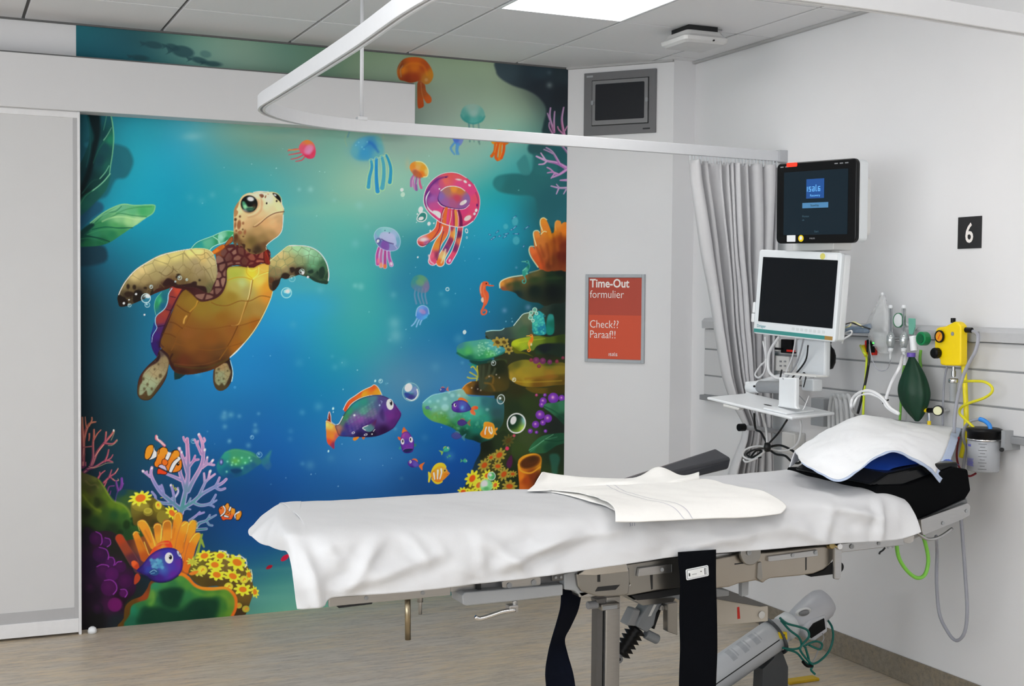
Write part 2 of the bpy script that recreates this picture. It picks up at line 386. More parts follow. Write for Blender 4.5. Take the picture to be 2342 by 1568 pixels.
    c.fill([(1190,830),(1220,790),(1330,780),(1560,790),(1560,1500),(1300,1430),(1270,1340),(1240,1240),(1100,1225),(960,1200),(905,1150),(905,1100),(950,1062),(1060,1045),(1200,1045),(1240,980),(1240,900),(1200,870)],[(930,1120,'#2a7a7c'),(1050,1160,'#25696c'),(1300,1000,'#28696c'),(1400,900,'#22585e'),(1400,1300,'#235e66'),(1480,1400,'#24606a'),(1300,830,'#2a5458')],soft=8)
    c.fill([(1100,970),(1120,930),(1170,890),(1200,960),(1210,1050),(1140,1050)],'#3a8484',soft=7,a=.85)
    c.fill([(1235,890),(1300,890),(1420,900),(1420,1050),(1250,1040)],'#2a6e70',soft=8,a=.6)
    c.glow(1372,310,26,'#a8b8b8',a=.45);c.glow(1370,205,20,'#66777c',a=.35);c.dot(1115,1185,6,'#6fb0ac',a=.7,mark=False)
    c.view(0,0,1)
    # distant fish of the top strip
    c.part('painted_distant_fish','dark blurred fish shapes painted in the top strip of the mural')
    for x,y,L,H,r in [(352,103,22,8,.15),(395,108,16,7,.3),(418,118,26,13,.2),(456,138,20,7,.25),(320,132,20,6,.1),(487,146,20,6,.1)]:
        c.dot(x,y,L,'#27484f',H,r,soft=4,a=.75)
        c.fill([(x-L*.8,y-3),(x-L*1.5,y-H*1.1),(x-L*1.3,y),(x-L*1.5,y+H*.5)],'#27484f',soft=3,a=.7)
    c.dot(470,124,13,'#3c6466',8,.2,soft=4,a=.5)
    # far plants at left
    c.part('painted_distant_plant','dark blurred leaf silhouettes painted behind the tall leaf')
    c.view(165,240,4.357)
    c.fill([(400,380),(480,400),(560,440),(610,560),(570,680),(520,730),(430,750),(350,900),(240,960),(150,1100),(60,1150),(60,380),(120,380),(200,300)],[(560,560,'#1f6570'),(450,600,'#1c5f6c'),(300,800,'#19606c'),(100,500,'#1a4e5e'),(120,1050,'#164458')],soft=10,a=.92)
    c.fill([(60,1000),(150,960),(260,960),(310,1000),(300,1060),(200,1130),(50,1250)],'#1c4a66',soft=9,a=.8)
    c.fill([(40,1390),(250,1390),(340,1440),(320,1568),(30,1600)],'#14303f',soft=10,a=.85)
    c.fill([(120,380),(170,370),(170,420),(130,420)],'#2a7a8c',soft=8,a=.5)
    # bare dark left side
def paint_leaves(c):
    c.part('painted_leaf','tall dark green leaf painted at the upper left edge of the mural')
    c.view(165,240,4.357)
    c.fill([(130,40),(370,40),(400,180),(412,330),(400,480),(380,600),(368,690),(300,780),(200,870),(110,960),(50,1040),(40,700),(120,500),(170,350),(160,180)],[(150,80,'#0f5560'),(220,120,'#0e4450'),(330,90,'#1a5560'),(300,300,'#0d3a40'),(330,420,'#15454c'),(280,560,'#133c46'),(150,700,'#0b2e34'),(100,900,'#06201e'),(380,350,'#1f7a5c'),(350,600,'#1a5a50'),(250,780,'#0e3a38')],soft=3)
    c.fill([(45,960),(60,870),(130,700),(170,560),(195,400),(215,300),(150,60),(260,60),(280,200),(270,330),(230,500),(190,680),(130,820),(60,960)],'#04161a',soft=9,a=.9)
    c.fill([(60,1110),(60,990),(120,900),(200,850),(300,770),(375,690),(370,760),(330,860),(240,960),(140,1060)],[(100,1000,'#1a5a4a'),(300,820,'#1c5a4c'),(200,900,'#195048'),(100,1080,'#17504c')],soft=6,a=.9)
    c.line([(372,50),(398,160),(414,320),(402,480),(385,590),(372,680)],'#6fb98c',12,8,soft=1.6)
    c.line([(352,50),(332,160),(312,250)],'#4f9478',9,3,soft=2)
    c.line([(392,225),(350,300),(315,350)],'#6aa88c',5,12,soft=2)
    c.line([(395,260),(330,350),(260,450),(210,580)],'#1f6a50',10,4,soft=3,a=.8)
    c.line([(368,605),(330,670),(275,735)],'#6fb592',8,10,soft=2)
    c.line([(378,685),(320,755),(260,810),(200,855)],'#7cc29c',11,11,soft=2)
    c.line([(200,855),(130,910),(70,1010)],'#2f7a5c',8,6,soft=2.5)
    c.line([(165,120),(178,300),(175,460),(140,620)],'#1f5c5c',8,4,soft=3,a=.8)
    c.line([(100,880),(200,760),(280,740)],'#1a4a44',10,5,soft=3)
    c.part('painted_leaf','light green leaf painted above the turtle flipper')
    leaf=[(55,1330),(110,1260),(190,1170),(330,1060),(420,1010),(500,985),(600,995),(720,1000),(800,990),(828,1015),(810,1070),(740,1120),(660,1180),(590,1225),(480,1300),(380,1365),(280,1400),(160,1410),(60,1405)]
    c.fill(leaf,[(780,1020,'#52b26e'),(700,1060,'#45a866'),(600,1060,'#5cb07a'),(500,1020,'#66b088'),(560,1150,'#9cd08c'),(650,1150,'#a8d498'),(450,1140,'#84c084'),(430,1200,'#4a9a5c'),(300,1100,'#56a070'),(300,1200,'#2f8050'),(220,1280,'#2a7c58'),(400,1290,'#22744c'),(500,1250,'#3a8a50'),(120,1260,'#0f4a40'),(90,1320,'#0a3a34'),(150,1380,'#1a6240'),(300,1370,'#18603e')],soft=1.6)
    c.line([(180,1175),(330,1060),(500,990),(620,1000),(800,995),(825,1020),(800,1080),(720,1130),(640,1190)],'#8cca90',9,9,soft=2)
    c.line([(230,1170),(330,1080),(430,1060),(490,1010)],'#1f6a4c',8,5,soft=2.5)
    c.line([(120,1270),(230,1190),(330,1150),(400,1110),(480,1080),(600,1100),(740,1112)],'#2a7a4c',10,5,soft=3)
    c.line([(300,1160),(400,1120),(520,1115),(640,1140),(720,1128)],'#b6dca0',10,14,soft=4,a=.8)
    c.line([(440,1080),(540,1040),(650,1020),(790,1012)],'#3c9058',7,5,soft=3)
    c.line([(200,1180),(280,1110),(400,1050),(470,1010)],'#90cc9c',8,6,soft=3,a=.8)
    c.line([(200,1240),(330,1215),(460,1225),(600,1222)],'#0c5540',10,9,soft=2)
    c.line([(90,1300),(180,1310),(280,1330),(370,1360)],'#0a3c34',12,9,soft=2)
    c.line([(60,1340),(160,1325),(240,1340),(320,1370)],'#2a7c50',8,4,soft=2,a=.8)
    c.line([(150,1290),(280,1245),(420,1240),(560,1240)],'#3f9464',7,4,soft=3,a=.8)
    c.fill([(50,1300),(110,1230),(190,1180),(220,1200),(140,1270),(60,1340)],'#0a3634',soft=5)
def paint_turtle(c):
    c.part('painted_turtle','big painted sea turtle with wide eyes and a golden belly shell')
    # carapace rim seen behind neck and left
    c.view(250,520,5.6)
    c.fill([(1045,275),(1130,190),(1300,115),(1440,60),(1568,45),(1568,160),(1400,210),(1290,290),(1200,300)],[(1150,230,'#2a9a90'),(1250,190,'#5cb492'),(1450,110,'#58b488'),(1520,110,'#2f9a68'),(1420,180,'#2a8a5c')],rim=('#1a7a70',6,.4))
    c.line([(1045,272),(1130,185),(1320,110),(1440,58),(1568,42)],'#a8e8c8',8)
    c.line([(1330,118),(1385,155),(1412,195)],'#a8e8c8',9,14)
    c.line([(1285,290),(1330,245),(1420,205),(1510,180),(1568,130)],'#a8e0dc',10)
    c.view(500,420,5.6)
    c.fill([(0,640),(80,605),(160,600),(200,615),(190,680),(120,730),(0,780)],[(60,670,'#7ac8a0'),(40,680,'#9ad8c0'),(150,640,'#3aa46c'),(100,710,'#2a8a5c')])
    c.line([(0,636),(60,610),(120,602),(195,610)],'#98dcb8',7);c.line([(0,775),(80,748),(140,700),(180,655)],'#a8e0dc',9);c.line([(0,725),(15,765)],'#b0e8d0',8)
    c.view(300,580,4.3556)
    # left shell scutes (green, blue, purple)
    c.fill([(380,345),(300,385),(250,440),(228,520),(232,600),(222,700),(195,820),(200,920),(235,1000),(275,1030),(300,900),(330,700),(400,500)],[(270,450,'#2f9a70'),(260,500,'#2a8a5c'),(330,430,'#1a6478'),(310,520,'#165a80'),(230,640,'#1a6a8c'),(215,720,'#1c3a80'),(210,850,'#241c6c'),(240,960,'#2a1a5c')])
    c.line([(300,385),(245,450),(230,530),(245,610)],'#6cb8a0',5,6);c.dot(285,470,10,'#4ac07c',26,.35,soft=4,a=.7)
    c.fill([(400,330),(520,325),(500,400),(470,470),(410,560),(380,640),(330,760),(300,880),(275,1000),(235,1000),(205,900),(215,820),(255,740),(240,660),(270,600),(340,540),(370,460),(375,400)],[(460,370,'#b8432c'),(400,390,'#8c3430'),(400,480,'#8a3430'),(370,520,'#6a2838'),(340,600,'#93382c'),(290,660,'#8c3434'),(300,740,'#45205a'),(260,820,'#3a1c6a'),(240,920,'#2c1860'),(290,900,'#281040')])
    c.line([(405,345),(372,400),(362,480),(330,550),(250,620),(240,690),(255,740),(215,810),(205,880)],'#a4cdea',9,5)
    for q in ([(390,425),(440,435)],[(345,555),(400,565)],[(262,725),(330,715)]): c.line(q,'#2a1024',7,sm=False)
    c.line([(520,335),(455,450),(400,560),(340,700),(305,800),(280,930)],'#2a0c20',12,10,soft=3)
    c.fill([(520,335),(640,400),(700,440),(960,270),(960,130),(1370,90),(1380,300),(1300,600),(1000,1000),(500,1180),(300,950),(310,780)],[(400,700,'#3a1c18'),(1200,120,'#4a1a1c'),(950,200,'#401c20'),(800,900,'#4a2c14')],sm=False)
    # back flippers
    fl=[(250,1035),(160,1120),(85,1220),(60,1330),(65,1410),(110,1455),(180,1455),(230,1410),(300,1320),(350,1230),(370,1130),(390,1040),(380,960),(300,950),(270,980)]
    c.fill(fl,[(120,1200,'#4a2418'),(90,1400,'#4e3a20'),(180,1430,'#4a3a1c'),(330,1250,'#4a3420'),(360,1100,'#3a2418'),(270,1020,'#2a1418')],rim=('#1c0c0c',3,.5))
    c.fill([(280,960),(340,1010),(375,1080),(350,1180),(300,1260),(250,1330),(200,1400),(165,1410),(150,1360),(110,1400),(80,1400),(85,1320),(110,1270),(120,1200),(180,1130),(260,1080),(290,1020)],[(330,1060,'#8c7a56'),(240,1190,'#a0906a'),(190,1280,'#9aa480'),(120,1350,'#8c9878'),(220,1380,'#7c8c70'),(290,990,'#50403c')],soft=4)
    for x,y,r in [(290,1215,17),(162,1300,12),(205,1345,12),(120,1245,14),(232,1150,9),(270,1100,8),(130,1345,12),(250,1240,8)]: c.dot(x,y,r,'#4a3e26',r*1.2,soft=3,a=.8)
    c.cells([(280,1000),(370,1080),(330,1230),(200,1390),(90,1390),(110,1240),(190,1130)],34,7,'#6a5a3c',1.1,.5)
    fr=[(830,1130),(815,1200),(820,1290),(850,1350),(900,1365),(960,1330),(1000,1260),(1012,1180),(990,1100),(975,1040),(880,1060)]
    c.fill(fr,[(840,1200,'#4a3424'),(900,1340,'#4a3c22'),(980,1240,'#3a2a1c'),(960,1080,'#2a1812')])
    c.fill([(840,1140),(880,1100),(950,1090),(975,1140),(990,1180),(965,1250),(930,1310),(905,1290),(870,1310),(835,1270),(835,1200)],[(900,1130,'#a08458'),(900,1200,'#8e9470'),(880,1290,'#8c9470'),(960,1200,'#9a8e64')],soft=4)
    for x,y,r in [(870,1150,12),(850,1185,10),(920,1245,9),(870,1260,9),(900,1300,13),(960,1165,9)]: c.dot(x,y,r,'#4a4228',soft=3,a=.8)
    c.cells([(840,1140),(950,1090),(985,1180),(930,1320),(835,1270)],20,9,'#6a5a3c',1.1,.5)
    c.line([(985,1060),(1005,1130),(1012,1200),(1000,1270)],'#b8dcf0',5,10)
    # tail
    c.fill([(425,1165),(430,1255),(480,1245),(545,1200)],'#16302e',sm=False)
    # belly shell (plastron)
    belly=[(950,150),(1060,125),(1200,140),(1300,100),(1375,110),(1385,200),(1408,320),(1400,420),(1340,570),(1250,740),(1130,890),(985,1030),(960,1060),(840,1140),(720,1180),(560,1205),(440,1180),(380,1100),(375,1010),(300,940),(290,880),(330,780),(380,660),(450,480),(520,370),(600,360),(700,450),(800,460),(900,400),(950,280)]
    c.fill(belly,[(1040,200,'#a8b040'),(1050,170,'#b4b848'),(1200,210,'#e6d038'),(1320,150,'#eab44a'),(1100,290,'#b8c47c'),(1040,330,'#b0a450'),(1150,380,'#a89a58'),(1280,270,'#e2cc58'),(1350,330,'#d8962c'),(1370,420,'#d28a30'),(1000,430,'#947828'),(850,520,'#8a7428'),(700,530,'#8c7024'),(600,450,'#8c6c22'),(560,390,'#7c5c1c'),(900,640,'#8a5e1c'),(1150,560,'#9a7a34'),(1260,560,'#a4823c'),(1240,700,'#a05e18'),(1150,800,'#9a6a20'),(1000,760,'#8a5420'),(800,830,'#804c1a'),(560,800,'#855020'),(500,640,'#86581a'),(440,740,'#825018'),(380,720,'#6a4424'),(360,850,'#6e4818'),(420,900,'#70461a'),(600,900,'#7c4c1a'),(700,1040,'#6a3c18'),(900,980,'#64401c'),(1050,930,'#9a5c18'),(520,1080,'#5e2c14'),(700,1150,'#3a2010'),(900,1060,'#4a2c14'),(420,1140,'#3c1c10'),(400,1000,'#50300e'),(500,1180,'#30180e')],rim=('#6a3c10',5,.25))
    # seams of belly scutes
    dk,lt='#7a4a18','#e0c060'
    c.line([(1210,260),(1180,420),(1130,560),(1060,720),(980,900),(880,1050)],'#8c5c1c',8,8,soft=2)
    c.line([(1198,265),(1175,400),(1160,455)],'#e8d890',9,7,soft=2);c.line([(1145,470),(1110,590),(1075,690),(1040,715),(1000,715)],'#c89c50',8,8,soft=2)
    c.line([(960,265),(1040,238),(1130,235),(1210,255),(1290,205),(1390,170)],'#c0901e',6,6,soft=2);c.line([(1215,255),(1290,210),(1388,178)],'#f4e470',8,soft=2)
    c.line([(1210,250),(1155,200),(1145,150)],'#c8a020',5,soft=2);c.line([(1210,250),(1265,200),(1270,130)],'#f4e470',7,soft=2)
    c.line([(1160,130),(1180,165),(1215,170),(1250,150)],'#f8e45c',12,6,soft=3,a=.7)
    c.line([(1275,140),(1320,170),(1380,165)],'#f6c85c',6,soft=2,a=.7)
    c.line([(800,485),(860,510),(960,515),(1080,470),(1180,470),(1290,420),(1390,435)],dk,7,6,soft=2)
    c.line([(545,720),(640,745),(800,750),(960,720),(1080,715),(1200,680),(1300,650)],dk,7,6,soft=2)
    c.line([(440,895),(600,935),(760,960),(900,945),(1010,915),(1120,885)],dk,7,6,soft=2)
    c.line([(670,480),(590,590),(540,700),(470,780),(440,880),(400,960)],dk,8,7,soft=2)
    c.line([(660,470),(640,520),(585,575)],'#c89830',10,6,soft=3);c.line([(550,620),(530,650),(522,690)],'#d8a850',14,12,soft=3)
    for q in ([(455,510),(520,560),(580,590)],[(385,680),(440,695),(510,745)],[(315,795),(380,800),(440,830)],[(1060,720),(1010,830),(960,920)]): c.line(q,'#5c3010',8,6,soft=2)
    c.line([(430,1110),(600,1135),(760,1130),(900,1080),(960,1050)],'#4a4418',9,12,soft=4,a=.7);c.line([(430,1095),(600,1110),(760,1095),(880,1050)],'#7c4c20',6,soft=3,a=.6)
    c.line([(410,1000),(385,1060),(430,1150)],'#2a1010',12,16,soft=4)
    c.line([(1408,380),(1380,470),(1310,620),(1220,770),(1120,895),(985,1030)],'#e6f4b0',6,9);c.line([(1120,895),(1050,975),(985,1030)],'#f4ffff',8,8)
    c.line([(320,930),(290,890),(300,800)],'#3a1c24',8,soft=3)
    # neck and shoulders: dark red with pale pebble scales
    neck=[(840,-20),(900,-60),(1000,-95),(1160,-70),(1370,-40),(1378,60),(1370,100),(1290,95),(1220,140),(1170,125),(1060,115),(960,145),(950,270),(900,390),(820,455),(700,470),(640,430),(560,360),(440,340),(420,300),(700,250),(840,150)]
    c.fill(neck,[(1000,0,'#4a1c20'),(1300,50,'#5a1a1c'),(900,80,'#3a1a1e'),(900,300,'#401c20'),(750,430,'#44201f'),(500,330,'#341414'),(870,-10,'#8a4a24')])
    c.cells([(850,20),(1000,-60),(1360,-20),(1370,80),(1280,80),(1170,110),(1050,100),(950,130),(935,270),(890,370),(800,440),(700,455),(640,410),(790,380),(850,250)],66,3,[(900,0,'#6c4640'),(1300,50,'#7e3a30'),(1050,90,'#5c3228'),(900,300,'#745044'),(750,430,'#6c483e')],2.6,.9,spots=[(900,0,'#a07868'),(1300,50,'#b86a50'),(900,300,'#ac8470')])
    c.view(250,520,5.6)
    c.fill([(1300,320),(1400,240),(1470,215),(1480,250),(1420,300),(1330,350)],'#dc7a22',rim=('#8c3c10',3,.6));c.fill([(1480,210),(1568,110),(1580,180),(1490,240)],'#9c5828',rim=('#3a1810',2,.8))
    c.fill([(1390,260),(1460,225),(1440,280),(1400,285)],'#a8541a',soft=5,a=.6)
    # left front flipper
    fp=[(105,890),(140,790),(210,670),(330,540),(480,440),(650,350),(850,300),(1040,272),(1180,270),(1290,295),(1350,380),(1378,520),(1375,640),(1330,740),(1290,830),(1230,830),(1110,770),(980,760),(850,740),(760,780),(620,830),(530,870),(430,920),(330,965),(240,1000),(140,1015),(112,960)]
    c.fill(fp,[(1150,310,'#eedc88'),(1050,320,'#e8dc84'),(850,360,'#d8cc7c'),(680,420,'#dccc80'),(500,480,'#cabc7c'),(420,540,'#dcc484'),(320,620,'#d4bf80'),(200,720,'#8c7c50'),(280,800,'#6c5c3a'),(450,680,'#a08c5c'),(600,620,'#a0905e'),(700,560,'#a8986a'),(900,520,'#a89868'),(1000,600,'#8c7a4c'),(1100,450,'#a4926a'),(1150,560,'#9a8862'),(1300,420,'#c8b880'),(1200,390,'#d4b870'),(1340,600,'#a89a6c'),(1200,700,'#7c6a44'),(1280,780,'#5c5a38'),(800,680,'#6a5030'),(500,780,'#54422a'),(380,850,'#2a2018'),(150,950,'#241a12'),(250,860,'#3a3020'),(700,760,'#3c2218'),(950,700,'#604a2c')],rim=('#5c4c2c',3,.35))
    c.cells(fp,64,5,'#7c6c40',1.5,.55)
    c.clip(fp)
    for p,col in [([(690,740),(740,650),(830,680),(880,730),(1000,720),(1110,700),(1120,740),(1230,760),(1240,860),(1100,800),(860,770)],'#2c1614'),([(520,880),(600,790),(700,770),(760,740),(800,760),(700,840),(560,900)],'#3c1c14'),([(100,870),(190,890),(230,940),(250,1020),(110,1040),(90,950)],'#1c120c'),([(190,850),(230,820),(300,830),(310,870),(230,890)],'#2a1c12'),([(320,820),(380,800),(430,850),(420,930),(330,970),(300,920)],'#1c140e'),([(540,800),(560,790),(560,860),(520,870)],'#2c2014'),([(1060,700),(1115,695),(1110,760),(1050,760)],'#2c1814')]:
        c.fill(p,col,soft=4)
    for x,y,rx,ry in [(240,755,22,32),(320,765,24,30),(460,775,20,14),(885,605,24,14),(870,635,22,20),(1155,675,14,14),(270,900,14,10)]: c.dot(x,y,rx,'#2a1e12',ry,soft=3)
    c.line([(640,570),(720,620),(790,580),(820,540),(810,500)],'#5c4a2c',6,soft=2);c.line([(820,530),(870,570)],'#5c4a2c',6,soft=2);c.line([(1200,500),(1270,590),(1330,720)],'#6a5a3a',6,soft=2);c.line([(1110,520),(1060,640),(1000,560),(960,470)],'#8a7a50',5,soft=2)
    c.line([(1100,350),(1190,350),(1240,320),(1300,380),(1350,420)],'#8c7038',5,soft=2)
    c.clip()
    c.line([(120,860),(150,790),(215,680),(330,550),(480,450),(650,362),(850,308),(1040,274)],'#e8faf0',10,8);c.line([(1040,274),(1180,268),(1280,292),(1330,340)],'#f6f0a0',8,8);c.line([(1330,340),(1372,470),(1378,600)],'#c8d4b0',5,4)
    c.line([(960,770),(1060,850),(1160,940),(1260,935)],'#341014',10,8,soft=3)
    # right flipper
    c.view(500,420,5.6)
    rf=[(650,990),(700,940),(800,860),(880,800),(940,786),(1060,795),(1180,815),(1290,890),(1370,1010),(1405,1130),(1400,1270),(1340,1280),(1230,1250),(1150,1200),(1080,1180),(1030,1165),(960,1190),(860,1220),(800,1210),(770,1290),(700,1370),(640,1300)]
    c.fill(rf,[(800,900,'#d4c080'),(700,1000,'#c0b070'),(880,830,'#b4c88c'),(1000,820,'#a4d4a0'),(1150,880,'#a4d8ac'),(1250,930,'#84bc90'),(1330,1040,'#3c6a4a'),(1200,1040,'#6aa478'),(1050,1000,'#8c9c6c'),(900,980,'#b4a86c'),(820,1040,'#c8b874'),(700,1130,'#8c7c50'),(780,1140,'#8c7c54'),(870,1100,'#94845c'),(940,1120,'#5c4830'),(1060,1110,'#3a3424'),(1180,1120,'#3c5c44'),(1260,1180,'#2c4434'),(1370,1200,'#2a4834'),(740,1290,'#2c1410'),(660,1250,'#5c3820'),(850,1190,'#3a2414')],rim=('#4c5c3c',3,.3))
    c.cells(rf,58,12,'#5c7450',1.4,.55)
    c.clip(rf)
    for p in ([(810,1160),(860,1140),(910,1170),(880,1230),(800,1230)],[(980,1090),(1030,1070),(1060,1090),(1080,1180),(980,1170)],[(910,1080),(960,1070),(980,1110),(930,1140)],[(1290,1090),(1340,1060),(1360,1130),(1320,1220),(1280,1180)],[(1140,1120),(1200,1100),(1210,1140),(1160,1150)],[(1110,1170),(1200,1190),(1300,1240),(1400,1250),(1380,1300),(1200,1280)],[(690,1260),(760,1230),(800,1210),(740,1400),(690,1390)]): c.fill(p,'#2c2018' if p[0][0] < 1050 else '#20362a',soft=4)
    for x,y in [(1265,1140),(1330,1190)]: c.dot(x,y,14,'#1c3426',24,soft=3)
    c.clip()
    c.line([(660,985),(800,865),(885,800),(960,788),(1080,797)],'#e8ecb0',8,8);c.line([(900,796),(1060,793),(1190,818),(1300,890),(1380,1010),(1410,1150),(1402,1240)],'#eefcf4',8,13)
    # front of shell edge
    c.fill([(600,830),(640,870),(652,960),(655,1030),(590,1020),(570,900)],'#7c2418',rim=('#34100e',3,.8));c.line([(598,870),(640,960),(648,1040)],'#b83420',6,soft=2)
    # head
    hd=[(190,740),(192,640),(190,520),(192,400),(212,310),(250,240),(300,160),(370,120),(440,115),(520,100),(600,108),(690,104),(760,140),(800,200),(808,250),(835,320),(825,400),(825,480),(812,590),(770,660),(690,720),(612,790),(608,850),(500,900),(400,890),(320,820),(250,760)]
    c.fill(hd,[(420,130,'#fae8c0'),(540,130,'#fdf2d0'),(640,150,'#f8f0c0'),(640,200,'#fdf4c4'),(760,200,'#e8d49c'),(600,300,'#f0d8a8'),(780,300,'#f4e6a8'),(700,340,'#eccf9c'),(550,360,'#e4c08c'),(520,250,'#d8b080'),(280,200,'#f4dca0'),(300,450,'#e4c48c'),(240,330,'#f4e4ac'),(350,520,'#d4ac78'),(500,600,'#b8925e'),(600,500,'#d8a870'),(760,450,'#c8a070'),(700,520,'#e0b078'),(780,580,'#d4a470'),(680,650,'#b08c58'),(560,700,'#947848'),(420,740,'#705c30'),(500,840,'#3c2c1c'),(360,800,'#8a703c'),(300,680,'#b09058'),(230,560,'#e8d098'),(260,740,'#6a4c2c'),(590,790,'#6a4a2c'),(220,700,'#5c3c20')],rim=[('#a07440',4,.35)])
    c.line([(505,130),(550,220),(545,330),(480,400),(380,430)],'#b8885c',9,14,soft=5,a=.55)
    c.line([(490,125),(530,210),(520,310),(460,380),(380,410)],'#fbe6bc',10,soft=4,a=.6)
    c.fill([(200,420),(195,340),(225,270),(260,230),(250,290),(230,330),(250,360),(230,410)],'#b48454',soft=3)
    # eye
    c.dot(388,262,112,'#7a5c3c',118,.1,soft=3,a=.5);c.dot(390,258,107,'#080c0c',108,.1,soft=1.5)
    c.clip([(320,180),(380,152),(450,170),(492,230),(488,300),(440,350),(370,360),(305,330),(285,270)])
    c.fill([(300,240),(330,230),(380,300),(440,290),(470,300),(440,340),(380,350),(320,320)],[(340,290,'#8cd4a0'),(330,250,'#4c9c74'),(430,320,'#2c6450'),(380,330,'#2c5c4c')],soft=5)
    c.fill([(290,330),(340,335),(390,360),(440,352),(400,390),(320,370)],'#b8b0b4',soft=5,a=.8);c.glow(455,290,32,'#5c3420',40,a=.6)
    c.line([(370,300),(400,300),(430,300)],'#bcd8a8',6,soft=2,a=.7)
    c.clip()
    c.dot(408,196,40,'#ffffff',26,.15,soft=2.5);c.dot(408,196,44,'#d0dce4',30,.15,soft=5,a=.4)
    c.fill([(688,125),(720,122),(770,150),(798,200),(795,240),(770,215),(730,180)],'#0a0806',soft=2);c.dot(722,145,17,'#ffffff',10,.6,soft=2);c.line([(690,108),(750,125),(795,180),(808,240)],'#ecd490',6,soft=2)
    c.dot(742,222,11,'#1a0c08',14);c.dot(614,250,11,'#1a0c08',14)
    for p in ([(520,140),(560,132),(580,160),(550,182)],[(588,170),(605,145),(608,170),(595,185)],[(618,130),(640,128),(645,140),(630,142)]): c.fill(p,'#84543c' if p[0][0] < 600 else '#c0a488',soft=2)
    for x,y,rx,ry in [(215,458,16,20),(260,525,26,60),(212,530,14,46),(225,602,16,16),(270,625,26,24),(335,620,16,30),(312,505,14,18),(222,680,20,36),(272,420,12,14),(205,740,18,18),(285,770,12,12),(308,585,9,9),(315,675,10,8)]:
        c.dot(x,y,rx,'#9c6440' if 500 < y < 640 and rx > 12 else '#5c3820',ry,.1,soft=2.5)
    # mouth
    c.line([(440,550),(480,545),(540,500),(620,430),(700,385),(770,365),(838,358)],'#5c2c1c',5,11,soft=1.5)
    c.line([(460,535),(540,480),(620,415),(700,368),(780,350)],'#fae4b8',6,6,soft=3,a=.6)
    c.glow(700,480,90,'#e8bc84',26,-.5,a=.5)
    c.line([(825,400),(822,500),(808,600),(760,670),(690,720),(615,785),(612,840)],'#f4fcf0',9,7);c.line([(445,110),(520,98),(640,104)],'#fffff0',7,soft=1.5);c.line([(800,210),(812,270),(836,325)],'#fffce8',6)
    c.line([(608,800),(640,900),(650,980)],'#1c0c14',6)
    # collar teeth
    for x,y,h in [(210,760,70),(260,770,60),(320,790,70),(390,850,40),(470,880,30)]: c.fill([(x-26,y-20),(x+20,y-10),(x+10,y+h*.7),(x-10,y+h*.3)],'#6c4c30' if x < 300 else '#40281c',soft=3)
    # bubbles near turtle
    c.part('painted_bubbles','white painted bubbles scattered around the turtle')
    c.view(250,520,5.6)
    for x,y,r in [(468,905,62),(486,990,34),(258,995,24),(900,645,28),(535,758,24),(992,668,16),(250,925,8),(845,692,12)]: c.bubble(x,y,r,'#cfeef4')
    c.dot(490,880,34,'#e4f8fa',24,.4,soft=2,a=.9);c.dot(450,900,14,'#101818',20,.4,soft=3,a=.7)
    for x,y,r in [(186,970,15),(342,853,14),(449,1117,12),(252,925,9)]: c.dot(x,y,r,'#f4ffff')
    c.view(500,420,5.6)
    for x,y,r in [(868,1396,70),(1065,1125,36),(940,1215,42)]: c.bubble(x,y,r,'#a8e4f4' if x < 1000 and r > 50 else '#cfeee8',a=1 if r != 42 else .55)
    c.dot(885,1376,30,'#e8fbff',28,soft=4);c.dot(1142,1194,15,'#ffffff');c.dot(1078,1140,17,'#f4f4f4',24)
    c.view(300,580,4.3556);c.bubble(1032,1330,12,'#5aa8d8',a=.8)
def flower(c,x,y,r,rot=0,sq=.85,pet='#f0dc28',cen='#ee6a1c',n=9,edge='#fbf070',seed=0,a=1.):
    rg=np.random.RandomState(int(x+y+seed));P=[]
    for i in range(n):
        t=i*6.2832/n;q=1.6/n;k=1+.1*rg.rand()
        for dt,f in ((-q,.93),(-q*.4,1.04),(q*.4,1.04),(q,.93),(3.1416/n,.70)):
            P.append((r*f*k*math.cos(t+dt),r*f*k*math.sin(t+dt)*sq))
    ca,sa=math.cos(rot),math.sin(rot)
    Q=[(x+u*ca-v*sa,y+u*sa+v*ca) for u,v in P]
    c.fill(Q,pet,a=a)
    for i in range(1,len(Q),5): c.line([Q[i],(x*.5+Q[i][0]*.5,y*.5+Q[i][1]*.5)],edge,r*.16,r*.05,soft=2,a=.5*a,mark=False)
    c.dot(x,y,r*.46,cen,r*.33,rot,a=a);c.dot(x,y,r*.50,cen,r*.36,rot,soft=3,a=.4*a)
def twig(c,pts,w,w2,base,lit):
    c.line(pts,base,w,w2,soft=1.3)
    P=np.array(pts,float);P[:,0] += w*.16;P[:,1] -= w*.10
    c.line(P,lit,w*.34,w2*.4,soft=1.6,a=.55,mark=False)
def smallfish(c,x,y,L,rot,body,fin,fy=1,eye=True,a=1.):
    """little fish, length L, nose towards rot"""
    ca,sa=math.cos(rot),math.sin(rot)
    f=lambda p: [(x+L*(u*ca-v*fy*sa),y+L*(u*sa+v*fy*ca)) for u,v in p]
    c.fill(f([(-.3,-.02),(-.62,-.3),(-.55,-.02),(-.6,.28),(-.3,.06)]),fin,a=a);c.fill(f([(-.15,-.2),(0,-.38),(.22,-.33),(.3,-.14)]),fin,a=a)
    c.fill(f([(.5,0),(.42,-.16),(.2,-.27),(-.05,-.24),(-.3,-.05),(-.32,.03),(-.05,.22),(.2,.26),(.42,.16)]),body,a=a,rim=('#20104c',2,.3))
    if eye:
        (ex,ey),= f([(.34,-.08)]);c.dot(ex,ey,L*.075,'#ffffff',L*.1,a=a);c.dot(ex+L*.02*ca,ey,L*.035,'#100818',L*.05,a=a)
